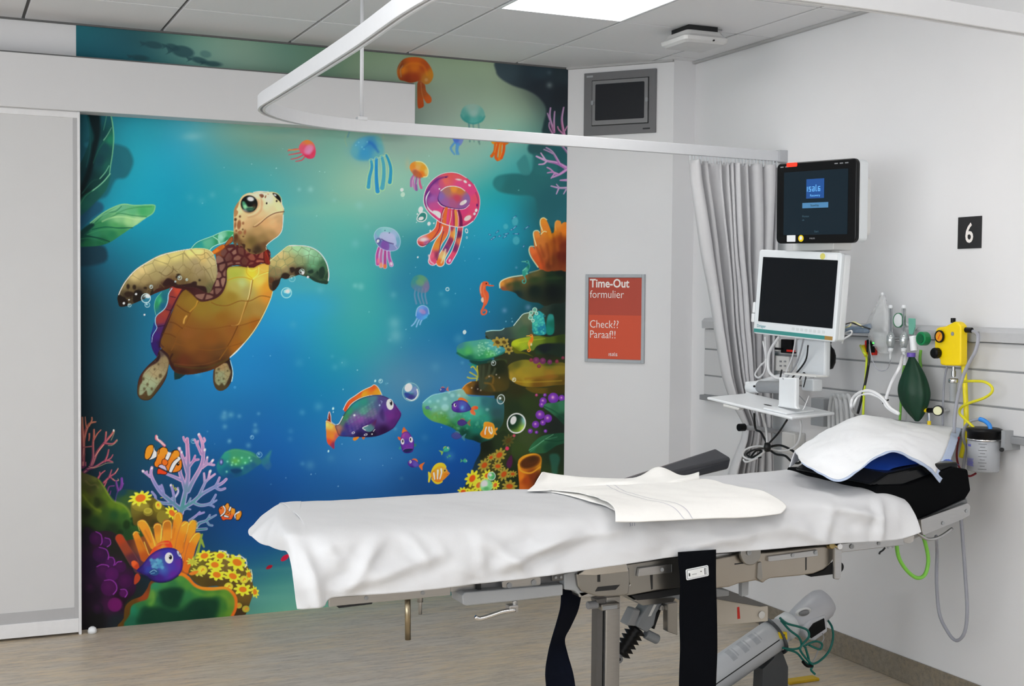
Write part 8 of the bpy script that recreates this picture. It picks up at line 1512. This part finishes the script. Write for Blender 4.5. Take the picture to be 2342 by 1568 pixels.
obj('wall_arm',B().tube([aX(1716,880,2.6)+Vector((0,0,-.01)),(2.78,-1.45,1.2),(XR-.03,-1.5,1.2)],.02,14,smooth=4),WHITE,t,smooth=True)
# tray
t=thing('keyboard_tray','white tray shelf with a post below the white monitor','tray')
Mt=frame((2.5,-1.727,1.098),-1.386,.032,.096);lw,ld=.485,.25
fixn(obj('tray_top',B().add([Mt@Vector(p) for p in [(-lw/2,-ld/2,0),(lw/2,-ld/2,0),(lw/2,ld/2,0),(-lw/2,ld/2,0),(-lw/2,-ld/2,.012),(lw/2,-ld/2,.012),(lw/2,ld/2,.012),(-lw/2,ld/2,.012)]],[(0,3,2,1),(4,5,6,7),(0,1,5,4),(1,2,6,5),(2,3,7,6),(3,0,4,7)]),WHITE,t,bevel=.005,seg=3))
a=Mt.inverted()@aX(1808,938,2.5);obj('post_plate',B().box((.07,-.11,.012),(.2,.05,.02),Mt),WHITE,t,bevel=.004)
pa=aX(1790,862,2.49);pb_=aX(1828,928,2.49);obj('post',B().prism([(2.47,pa.y,pa.z),(2.47,pb_.y,pa.z+.004),(2.47,pb_.y,pb_.z),(2.47,pb_.y-.012,pb_.z-.012),(2.47,pa.y+.012,pb_.z-.012),(2.47,pa.y,pb_.z)],(.022,0,0)),WHITE,t,bevel=.006,seg=3)
fixn(obj('grip_hole',B().lathe([(0,0),(.022,0),(.022,.0006),(0,.0007)],Mt@Matrix.Translation((.01,-.02,.0122)),sx=1,sy=.4),DARK,t))
obj('under_latch',B().box((-.14,-ld/2-.004,-.012),(-.05,-ld/2+.03,-.001),Mt),OFFW,t,bevel=.003)
# ------------------------------------------------------------------ cables behind and below the tray
def cable(name,pts,r,m,label,cat='cable',X=2.6,group=None,k=8):
    P=[aX(q[0],q[1],q[2] if len(q) > 2 else X) for q in pts]
    return tag(obj(name,B().tube(P,r,k,smooth=6),m,smooth=True),label,cat,group)
cable('cable',[(1782,770,2.6),(1760,805),(1758,845),(1772,862),(1790,866)],.0065,WCAB,'thick white cable curving from under the white monitor to the tray post')
cable('cable',[(1750,770,2.63),(1752,820),(1740,835),(1727,855),(1735,863),(1748,850),(1752,820),(1745,780,2.66)],.0042,WCAB,'white cable looped left of the thick white cable',X=2.64)
cable('cable',[(1820,772,2.58),(1812,815),(1800,845),(1795,862)],.003,WCAB,'thin white cable hanging from the middle of the white monitor')
cable('cable',[(1838,775,2.57),(1826,820),(1812,846),(1797,866)],.0035,GCAB,'thin grey cable beside the black one under the white monitor')
cable('cable',[(1848,790,2.56),(1842,825),(1815,860),(1790,885),(1784,870),(1788,845)],.0036,BCAB,'black cable hanging in front of the tray post')
cable('cable',[(1828,868,2.57),(1838,852),(1843,862),(1838,885)],.0028,BCAB,'short black cable curling over the arm bracket')
cable('cable',[(1790,865,2.46),(1812,888),(1838,915),(1846,922)],.002,GCAB,'thin grey cable crossing the tray post')
cable('cable',[(1850,905,2.52),(1840,930,2.48),(1836,937,2.47)],.002,WCAB,'thin white cable end lying on the tray')
cable('cable',[(1725,945,2.58),(1728,980),(1740,988),(1752,1010),(1756,1022)],.0048,BCAB,'black cable dropping from the tray to the knot, left one')
cable('cable',[(1742,945,2.55),(1752,980),(1755,1020)],.0052,WCAB,'white cable dropping from the tray to the knot')
cable('cable',[(1800,960,2.55),(1780,990),(1760,1012),(1752,1022)],.0042,BCAB,'black cable dropping from the tray to the knot, right one')
cable('cable',[(1755,1022,2.55),(1730,1020),(1705,1028),(1700,1043),(1720,1050),(1745,1035),(1755,1022),(1735,1045),(1708,1056),(1700,1050)],.0045,WCAB,'white cable loops at the left of the black knot')
cable('cable',[(1755,1024,2.56),(1725,1028),(1708,1038),(1720,1045),(1742,1032),(1730,1030),(1718,1046),(1740,1045)],.0042,BCAB,'black cable loops at the left of the knot')
cable('cable',[(1757,1022,2.55),(1785,1018),(1812,1030),(1830,1046),(1828,1058),(1812,1056),(1796,1042),(1775,1038),(1760,1028)],.005,BCAB,'black cable loops at the right of the knot')
cable('cable',[(1757,1024,2.54),(1780,1030),(1805,1028),(1825,1012),(1832,980),(1830,960)],.0046,WCAB,'white cable curving from the knot up to the tray edge')
tag(obj('cable_tie',B().lathe([(0,-.02),(.012,-.018),(.016,0),(.012,.018),(0,.02)],Matrix.Translation(aX(1755,1022,2.54)),12),BCAB,smooth=True),'black tie knotting the cables below the tray','cable tie')
# sockets, small devices on the panel behind the monitors
def on_wall(x0,y0,x1,y1,d,m,nm,par=None,off=.036,bev=.003,**k):
    X=XR-off;a=aX(x0,y0,X);c=aX(x1,y1,X)
    return obj(nm,B().box((X-d,min(a.y,c.y),min(a.z,c.z)),(X,max(a.y,c.y),max(a.z,c.z))),m,par,bevel=bev,**k)
for i,(x0,y0,x1,y1,m,cap,lb) in enumerate([(1768,775,1792,803,OFFW,BLACK,'off white socket box behind the white monitor, left of the dark one'),(1798,775,1822,808,BLACK,RED,'dark socket box with a red cover below the white monitor'),(1828,775,1846,806,GREYM,RED,'grey socket box next to the dark socket box')]):
    t=thing('wall_socket',lb,'socket');on_wall(x0,y0,x1,y1,.03,m,'socket_body',t,.0345);on_wall(x0+3,y1-9,x1-3,y1-3,.006,cap,'socket_cover',t,.065,.001)
t=thing('wall_intercom','light grey wall box with small round buttons left of the arm plate','wall box');on_wall(1772,812,1812,850,.022,OFFW,'box_body',t,.0345)
for x,y in ((1786,826),(1796,826),(1786,836),(1796,836)): on_wall(x-2,y-2,x+2,y+2,.004,GREYP,'button',t,.057,.001)
t=thing('pressure_cuff_bulb','black oval rubber bulb hanging right of the arm plate','rubber bulb');p=aX(1897,818,2.8)
obj('bulb',B().lathe([(0,-.05),(.016,-.045),(.026,-.02),(.027,.01),(.02,.035),(.008,.048),(.007,.055)],Matrix.Translation(p),20),VINYL,t,smooth=True);obj('hose_stub',B().tube([p+Vector((0,0,.05)),p+Vector((.02,.01,.08)),(XR-.05,p.y+.02,1.42)],.004,8,smooth=4),BCAB,t,smooth=True)
t=thing('hose_bundle','bundle of folded light grey corrugated hoses hanging on the panel right of the tray','hoses')
for i,(x,yb) in enumerate(((1903,1000),(1912,1004),(1924,996),(1935,985))):
    P=[aX(x-6+i,985+i*3,2.80),aX(x-5,940,2.80),aX(x,908,2.79),aX(x+7,906,2.79),aX(x+12,930,2.79),aX(x+15,yb-15,2.79)]
    obj('hose',B().tube(P,.0095,10,smooth=6),mat('hose_grey','#c6c8ca',.5,bump=.8,bscale=60),t,smooth=True)
on_wall(1876,908,1904,975,.05,GREYM,'box_behind',t,.05)
t=thing('wall_bin','light grey box under the supply panel behind the pad','wall box');on_wall(1812,985,1842,1040,.06,OFFW,'box_body',t,.001,.006)
# tubes and clear packaging right of the white monitor
cable('cable',[(1925,745,2.8),(1945,738),(1960,742),(1990,752)],.003,BCAB,'thin black cable resting on the rail right of the white monitor')
cable('cable',[(1926,750,2.79),(1942,746),(1952,736),(1975,748)],.0028,mat('yellow_white_cable','#d8d49c',.5),'pale yellow cable resting on the rail right of the white monitor')
cable('cable',[(1921,768,2.76),(1945,756),(1947,764),(1930,775),(1926,785)],.0035,WCAB,'white cable loop at the right edge of the white monitor')
tag(obj('blue_tube_pack',B().tube([aX(1930,749,2.8),aX(1958,752,2.8),aX(1990,746,2.8)],.012,12,smooth=4).tube([aX(1932,757,2.79),aX(1985,757,2.79)],.009,10),mat('clear_blue_pack','#a6bcd4',.15,trans=.5,var=.3,scale=60,alpha=.8),smooth=True),'clear blue tubing pack lying on the rail beside the white monitor','tubing pack')
# clear bag
t=thing('oxygen_mask_bag','crumpled clear plastic bag hanging on the panel left of the flow meters','plastic bag')
rows=[]
cx0=[(2018,676,5),(2017,690,9),(2016,705,16),(2014,722,22),(2012,745,27),(2013,768,26),(2018,790,18),(2022,808,9)]
for i,(x,y,wd) in enumerate(cx0):
    c=aX(x,y,2.83);ww=abs(aX(x-wd,y,2.83).y-aX(x+wd,y,2.83).y)/2
    rows.append([(c.x+.45*ww*math.sin(a)*1.0+.006*noise.noise(Vector((a*2,i*1.3,1))),c.y+ww*math.cos(a)*(1+.15*noise.noise(Vector((math.cos(a)*2,math.sin(a)*2,i*.9)))),c.z) for a in [2*math.pi*j/26 for j in range(27)]])
R=[[Vector(p) for p in r] for r in rows];cols=[crv([r[j] for r in R],4) for j in range(27)]
G=[[cols[j][i]+Vector((0,.004*noise.noise(Vector((j*.9,i*.7,2))),.0)) + Vector((.004*noise.noise(Vector((j*.6,i*.5,8))),0,0)) for j in range(27)] for i in range(len(cols[0]))]
FILM=mat('clear_film','#f4f6f8',.1,trans=.0,var=0,alpha=.32,spec=1,coat=1,bump=1,bscale=40)
obj('film',B().grid(G),FILM,t,smooth=True)
obj('knot',B().lathe([(0,-.008),(.006,-.004),(.006,.006),(0,.009)],Matrix.Translation(aX(2018,673,2.83)),12),WHITE,t,smooth=True)
obj('mask',B().lathe([(.0,.0),(.02,.0),(.026,-.02),(.022,-.045),(.03,-.055)],Matrix.Translation(aX(2013,760,2.84)),18),mat('frosted_mask','#e4eaee',.2,alpha=.45,var=0),t,smooth=True)
# flow meters
def flowmeter(x,lb):
    t=thing('oxygen_flow_meter',lb,'flow meter',None);X=2.825
    c=aX(x,770,X);z=lambda y: aX(x,y,X).z;MT=lambda y: Matrix.Translation((c.x,aX(x,y,X).y,z(y)))
    obj('sight_tube',B().cyl((c.x,aX(x,760,X).y,z(760)),(c.x,aX(x,699,X).y,z(699)),.0078,16),CLEAR,t,smooth=True);obj('scale_strip',B().cyl((c.x,aX(x,757,X).y,z(757)),(c.x,aX(x,701,X).y,z(701)),.003,8),mat('scale_grey','#8c9094',.4),t)
    obj('top_cap',B().lathe([(0,0),(.006,0),(.009,-.006),(.009,-.014),(0,-.014)],MT(697),16),WHITE,t,smooth=True)
    obj('body',B().lathe([(.0,.034),(.009,.034),(.013,.024),(.016,.02),(.0165,-.01),(.013,-.018),(.01,-.03),(0,-.03)],MT(779),18),mat('clear_chrome','#c4cacc',.12,metal=.6),t,smooth=True)
    obj('wall_probe',B().cyl((c.x,aX(x,775,X).y,z(775)),(XR-.045,aX(x,775,X).y,z(775)),.008,12),CHROME,t)
    obj('nozzle',B().lathe([(0,.01),(.011,.009),(.011,-.004),(.006,-.008),(.005,-.03),(.003,-.038),(0,-.038)],MT(801),14),WHITE,t,smooth=True);return c
flowmeter(2037,'clear oxygen flow meter, the left one of the pair');flowmeter(2067,'clear oxygen flow meter, the right one of the pair, with a white connector below')
tag(obj('tube_connector',B().cyl(aX(2068,812,2.825),aX(2070,835,2.825),.0085,14).cyl(aX(2066,795,2.825),aX(2068,812,2.825),.006,12),WHITE,bevel=.0015),'white tube connector hanging below the right flow meter','connector')
cable('tube',[(2037,823,2.82),(2030,842),(2015,848),(2000,835),(1990,800),(1988,770,2.86)],.0018,TUBEC,'thin clear tube looping under the left flow meter','tube')
cable('tube',[(2064,812,2.81),(2058,838),(2042,868),(2033,890),(2026,912)],.006,WCAB,'white tube running down left from the right flow meter','tube')
cable('tube',[(1962,948,2.80),(1948,935),(1950,912),(1965,898),(1985,893),(2005,900),(2022,914),(2035,932),(2055,945)],.0065,WCAB,'white tube arching above the pad, upper one','tube')
cable('tube',[(1958,945,2.79),(1953,930),(1962,908),(1985,900),(2006,906),(2020,916),(2028,930),(2045,942),(2056,946)],.0055,WCAB,'white tube arching above the pad, lower one','tube')
tag(obj('cable_tie',B().tube([aX(2019,922,2.78),aX(2026,916,2.78),aX(2032,914,2.78)],.003,8),BCAB),'small black tie around the white tubes','cable tie')
t=thing('alarm_unit','small red and black alarm unit with a green light on the supply panel','alarm unit');on_wall(1986,778,2007,812,.02,RED,'housing',t,.0345);on_wall(1990,776,2002,806,.02,BLACK,'front',t,.055)
on_wall(1996,782,2000,786,.002,mat('green_led','#30ff40',.3,emit='#30ff50',es=3),'green_light',t,.0755,.0005)
cable('cable',[(1968,790,2.85),(1975,805),(1982,818),(1980,860),(1976,900),(1974,950)],.0048,mat('yellow_green_cable','#b4c41c',.5),'yellow green earth cable hanging on the panel')
cable('cable',[(1988,788,2.845),(1988,820),(1982,860),(1972,905),(1962,945)],.0052,BCAB,'black cable hanging beside the yellow green earth cable')
tag(obj('cable_plug',B().cyl(aX(1974,790,2.85),aX(1981,814,2.845),.008,12),YEL,bevel=.001),'yellow cable plug on top of the earth cable','plug')
# dial with green rim and green strip
t=thing('round_dial','white round dial with a green rim behind the right flow meter','dial');p=aX(2058,732,2.84);MD=Matrix.Translation(p)@Matrix.Rotation(-math.pi/2,4,'Y')
obj('dial_face',B().lathe([(0,0),(.027,0),(.027,.008),(0,.01)],MD,24),WHITE,t);obj('dial_rim',B().lathe([(.0265,-.001),(.029,-.001),(.029,.010),(.0265,.010)],MD,24),mat('green_rim','#1c7c4c',.4),t,smooth=True);obj('dial_stem',B().cyl(p,Vector((XR-.04,p.y,p.z-.02)),.006),WHITE,t)
MINT=mat('mint_plastic','#7fcab4',.3,trans=.2)
tag(obj('mint_strip',B().prism([aX(2077,727,2.83),aX(2091,728,2.83),aX(2091,748,2.83),aX(2086,765,2.83),aX(2078,764,2.83)],(.008,0,0)),MINT,bevel=.002),'mint green plastic strip standing beside the dial','plastic strip')
# green resuscitator bag
t=thing('resuscitation_bag','dark green resuscitation bag hanging from the panel','resuscitation bag')
GB=mat('green_bag_rubber','#0b3824',.5,var=.12,scale=20)
rows=[];prof=[(2084,812,5),(2086,822,9),(2088,838,17),(2089,858,26),(2089,880,33),(2090,900,35),(2091,922,30),(2094,942,20),(2097,956,10),(2097,963,4)]
for i,(x,y,wd) in enumerate(prof):
    X=2.80;c=aX(x,y,X);ww=abs(aX(x-wd,y,X).y-aX(x+wd,y,X).y)/2
    ww *= .86;rows.append([Vector((c.x+ww*.6*math.sin(a)*(1+.06*math.cos(7*a)),c.y+ww*math.cos(a)*(1+.06*math.cos(7*a)),c.z)) for a in [2*math.pi*j/42 for j in range(43)]])
cols=[crv([r[j] for r in rows],5) for j in range(43)];obj('bag',B().grid([[cols[j][i] for j in range(43)] for i in range(len(cols[0]))]),GB,t,smooth=True)
p=aX(2084,811,2.80);obj('purple_collar',B().cyl(p+Vector((0,0,.008)),p-Vector((0,0,.008)),.0165,18),mat('purple_ring','#6c54b4',.4),t,label='purple collar ring')
obj('elbow',B().cyl(aX(2091,802,2.80),aX(2088,768,2.80),.0145,18),WHITE,t,bevel=.002,label='white elbow connector')
p=aX(2105,774,2.785);obj('valve_disc',B().cyl(p,p+Vector((.03,0,0)),.0265,24),mat('valve_green','#12804a',.35),t,bevel=.003,label='bright green valve disc');obj('valve_face',B().cyl(p-Vector((.002,0,0)),p,.018,20),mat('valve_dark_green','#0c5c36',.4),t);obj('hook',B().tube([aX(2090,770,2.80),aX(2092,755,2.86),(XR-.04,aX(2092,755,2.86).y,1.44)],.003,6),STEEL,t)
cable('tube',[(2106,800,2.86),(2104,820),(2106,840)],.006,GRNT,'short green tube behind the resuscitation bag','tube',X=2.86)
cable('tube',[(2068,835,2.83),(2062,880),(2060,930),(2058,960)],.005,GRNT,'green tube hanging from the white tube connector behind the bag','tube',X=2.85)
# gauge
t=thing('pressure_gauge','small round gauge with a black barrel and yellow cap right of the green bag','gauge');p=aX(2147,938,2.80);M_=Matrix.Translation(p)@Matrix.Rotation(-math.pi/2,4,'Y')@Matrix.Rotation(.6,4,'X')
obj('case',B().lathe([(0,0),(.019,0),(.02,.004),(.02,.016),(0,.018)],M_,24),BLACK,t);obj('face',B().lathe([(0,.017),(.016,.017),(.016,.0195),(0,.0195)],M_,24),mat('gauge_face','#d8d8b0',.4),t)
obj('barrel',B().cyl(aX(2146,938,2.81),aX(2122,938,2.81),.0095,18),BLACK,t,bevel=.002);obj('cap',B().cyl(aX(2122,938,2.81),aX(2115,938,2.81),.008,16),YEL,t,bevel=.001)
obj('stem',B().cyl(aX(2125,944,2.815),aX(2125,970,2.815),.005,12),CHROME,t);obj('lower_cap',B().cyl(aX(2125,962,2.815),aX(2125,985,2.815),.007,12),YEL,t);obj('wall_stub',B().cyl(aX(2140,938,2.82),(XR-.034,aX(2140,938,2.82).y,aX(2140,938,2.82).z),.006,10),CHROME,t)
# yellow suction regulator
t=thing('suction_regulator','bright yellow suction regulator with a round gauge and black knobs','suction regulator')
X=2.80
pts=[(2138,768),(2142,750),(2160,746),(2172,740),(2184,735),(2193,741),(2197,752),(2197,800),(2196,833),(2186,836),(2152,834),(2149,822),(2140,812),(2137,795)]
b=B().prism(crv([aX(x,y,X) for x,y in pts],3,True),(.035,0,0));fixn(obj('housing',b,YEL,t,bevel=.007,seg=3,ang=50))
p=aX(2151,769,X-.004);M_=Matrix.Translation(p)@Matrix.Rotation(-math.pi/2,4,'Y')
obj('gauge_ring',B().lathe([(.019,0),(.0235,.002),(.0235,.008),(.019,.009)],M_,26),BLACK,t,smooth=True);obj('gauge_face',B().lathe([(0,.002),(.0195,.002),(.0195,.006),(0,.006)],M_,26),mat('gauge_orange','#e89c1c',.4,var=.25,scale=40),t);obj('needle',B().box((-.0075,-.001,-.012),(-.0068,.001,.012),Matrix.Translation(p)@Matrix.Rotation(.5,4,'X')),RED,t)
p=aX(2145,807,X-.004);obj('control_knob',B().lathe([(0,.0),(.0205,0),(.0205,.018),(.016,.024),(0,.025)],Matrix.Translation(p)@Matrix.Rotation(-math.pi/2,4,'Y'),14),BLACK,t,bevel=.001)
p=aX(2180,733,X+.015);obj('top_knob',B().cyl(p-Vector((0,0,.008)),p+Vector((0,0,.010)),.009,12),BLACK,t,bevel=.001);p=aX(2178,763,X-.002);obj('sensor_button',B().cyl(p,p+Vector((.01,0,0)),.0075,14),GREYP,t)
a=aX(2206,754,X+.025);obj('side_plug',B().cyl(a,aX(2223,755,X+.03),.010,12),BLACK,t);obj('wall_block',B().box((X+.055,a.y-.03,a.z-.045),(XR-.05,a.y+.012,a.z-.005)),GREYM,t,bevel=.002)
p=aX(2181,838,X+.03);obj('outlet_stem',B().cyl(p,aX(2181,862,X+.03),.006,12).cyl(aX(2181,848,X+.03),aX(2181,860,X+.03),.0085,12),STEEL,t)
Mj=Matrix.Translation(aX(2181,866,X+.03));zz=aX(2181,866,X+.03).z-aX(2181,918,X+.03).z
obj('overflow_cup',B().lathe([(0,0),(.0155,0),(.0165,-.004),(.0165,-.014),(.014,-.016),(.0135,-zz+.004),(.0115,-zz),(0,-zz)],Mj,20),mat('cup_clear','#b8bcc0',.1,alpha=.75),t,smooth=True);obj('cup_collar',B().lathe([(.0166,.001),(.0185,-.002),(.0185,-.013),(.0166,-.015)],Mj,20),CHROME,t,smooth=True);obj('cup_float',B().cyl(aX(2179,884,X+.03),aX(2179,914,X+.03),.0115,12),DARK,t)
cable('tube',[(2225,757,2.83),(2237,768,2.81),(2232,800),(2215,832),(2202,862),(2192,900),(2184,950),(2182,990)],.0068,TUBEC,'clear grey tube running down from the black plug of the regulator','tube',X=2.79)
cable('tube',[(2166,838,2.85),(2160,870),(2157,920),(2156,975)],.004,TUBEC,'thin clear tube hanging behind the overflow cup','tube',X=2.86)
cable('tube',[(2204,836,2.85),(2206,860),(2208,900),(2210,960),(2206,1010),(2198,1045)],.0095,mat('yellow_pipe','#f0e01c',.3),'thick yellow tube hanging straight down beside the regulator','tube',X=2.85)
cable('tube',[(2198,872,2.82),(2225,871),(2252,873),(2268,884),(2268,897),(2250,910),(2215,922),(2198,932),(2195,945),(2206,957),(2222,972),(2230,981)],.0052,YELT,'yellow curled tube looping right of the regulator','tube',X=2.82)
cable('tube',[(2193,1000,2.80),(2188,1040),(2195,1070),(2215,1088),(2232,1082)],.004,mat('dark_red_tube','#8c2430',.4),'dark red tube hanging under the suction jar','tube',X=2.86)
# suction jar
t=thing('suction_jar','clear suction canister with black lid and blue elbow below the regulator','suction canister')
X=2.835;top=aX(2251,985,X);bot=aX(2249,1076,X);ra=abs(aX(2213,1040,X).y-aX(2289,1040,X).y)/2*.77;Mj=Matrix.Translation(bot);hh=top.z-bot.z;rr_=ra*.93
obj('jar_body',B().lathe([(0,0),(rr_*.93,0),(rr_*.97,.004),(rr_,hh),(rr_*.96,hh),(rr_*.93,.006),(0,.004)],Mj,36),mat('jar_clear','#ccd0d6',.1,alpha=.55,var=0),t,smooth=True)
obj('liner_bag',B().lathe([(0,.006),(rr_*.85,.008),(rr_*.86,hh*.55),(rr_*.8,hh*.78),(0,hh*.8)],Mj,30),mat('liner_white','#c8ccd2',.4,alpha=.8),t,smooth=True)
obj('lid',B().lathe([(0,hh+.012),(rr_*.9,hh+.012),(rr_*1.08,hh+.008),(rr_*1.1,hh),(rr_*1.02,hh-.006),(rr_,hh-.026),(rr_*.95,hh-.028),(0,hh-.02)],Mj,36),BLACK,t,smooth=True);obj('clamp_ring',B().lathe([(rr_*1.005,hh-.026),(rr_*1.04,hh-.028),(rr_*1.04,hh-.032),(rr_*1.005,hh-.034)],Mj,36),CHROME,t,smooth=True)
LB=mat('label_blue','#6a68c0',.5);
def on_jar(fr,z,wid,hgt,m,nm):
    v=[];n=6;R_=rr_*1.006
    for i in range(n+1):
        a=fr+wid*(i/n-.5);v += [(bot.x-R_*math.cos(a),bot.y+R_*math.sin(a),bot.z+z),(bot.x-R_*math.cos(a),bot.y+R_*math.sin(a),bot.z+z+hgt)]
    return obj(nm,B().add(v,[(2*i,2*i+2,2*i+3,2*i+1) for i in range(n)]),m,t)
for i,z in enumerate([.014,.020,.026,.032,.038,.046,.054]): on_jar(.20,hh*.08+z*.62,.75-.06*(i % 3),.0022,LB,'print_line')
on_jar(.25,hh*.62,.35,.008,LB,'print_title')
for i in range(9): on_jar(-.72,hh*.08+i*hh*.078,.5 if i % 2 == 0 else .3,.0012,DARK,'scale_mark')
M_=Matrix.Translation(aX(2240,975,X));obj('blue_elbow',B().tube([aX(2265,985,X-.01),aX(2263,972,X-.01),aX(2252,962,X-.01),aX(2241,958,X-.01)],.0075,12,r2=.0085,smooth=4),BLUEP,t,smooth=True,label='bright blue elbow');obj('inlet_tube',B().tube([aX(2242,958,X-.01),aX(2222,962,X-.01),aX(2208,975,X-.005),aX(2203,995,X),aX(2208,1030,X+.02),aX(2200,1085,X+.02)],.0058,10,smooth=6),TUBEC,t,smooth=True,label='clear grey tube')
obj('green_tube_end',B().tube([aX(2228,978,X-.01),aX(2236,992,X-.012)],.0045,8),mat('green_conn','#4c9c3c',.4),t);obj('wall_bracket',B().box((X+.01,aX(2293,1000,X).y,aX(2293,1030,X).z),(XR,aX(2285,1000,X).y,aX(2293,985,X).z)),GREYM,t);obj('bracket_knob',B().cyl(aX(2291,1028,X),aX(2291,1028,X+.02),.008,12),BLACK,t)
# hanging tubes
cable('tube',[(2141,1226,2.62),(2143,1262),(2142,1330),(2148,1400),(2165,1440),(2186,1464),(2205,1448),(2212,1400),(2208,1320),(2203,1250),(2200,1210),(2192,1120,2.76),(2200,1085,2.83)],.0062,TUBEC,'long clear grey tube hanging in a deep loop right of the bed','tube',X=2.74)
# ------------------------------------------------------------------ origins at the base of every top-level thing
bpy.context.view_layer.update()
def verts_of(o):
    out=[]
    if o.type == 'MESH' and len(o.data.vertices):
        bb=[Vector(c) for c in o.bound_box];out += bb
    for c in o.children: out += verts_of(c)
    return out
for o in list(COL.objects):
    if o.parent or o.type in ('CAMERA','LIGHT'): continue
    P_=verts_of(o)
    if not P_: continue
    lo=[min(p[i] for p in P_) for i in range(3)];hi=[max(p[i] for p in P_) for i in range(3)]
    base=Vector(((lo[0]+hi[0])/2,(lo[1]+hi[1])/2,lo[2]))
    if o.type == 'EMPTY':
        for c in o.children: c.matrix_parent_inverse=Matrix.Translation(-base)
        o.location=base
    else:
        for c in o.children: c.matrix_parent_inverse=Matrix.Translation(-base)
        o.data.transform(Matrix.Translation(-base));o.location=base
bpy.context.view_layer.update()
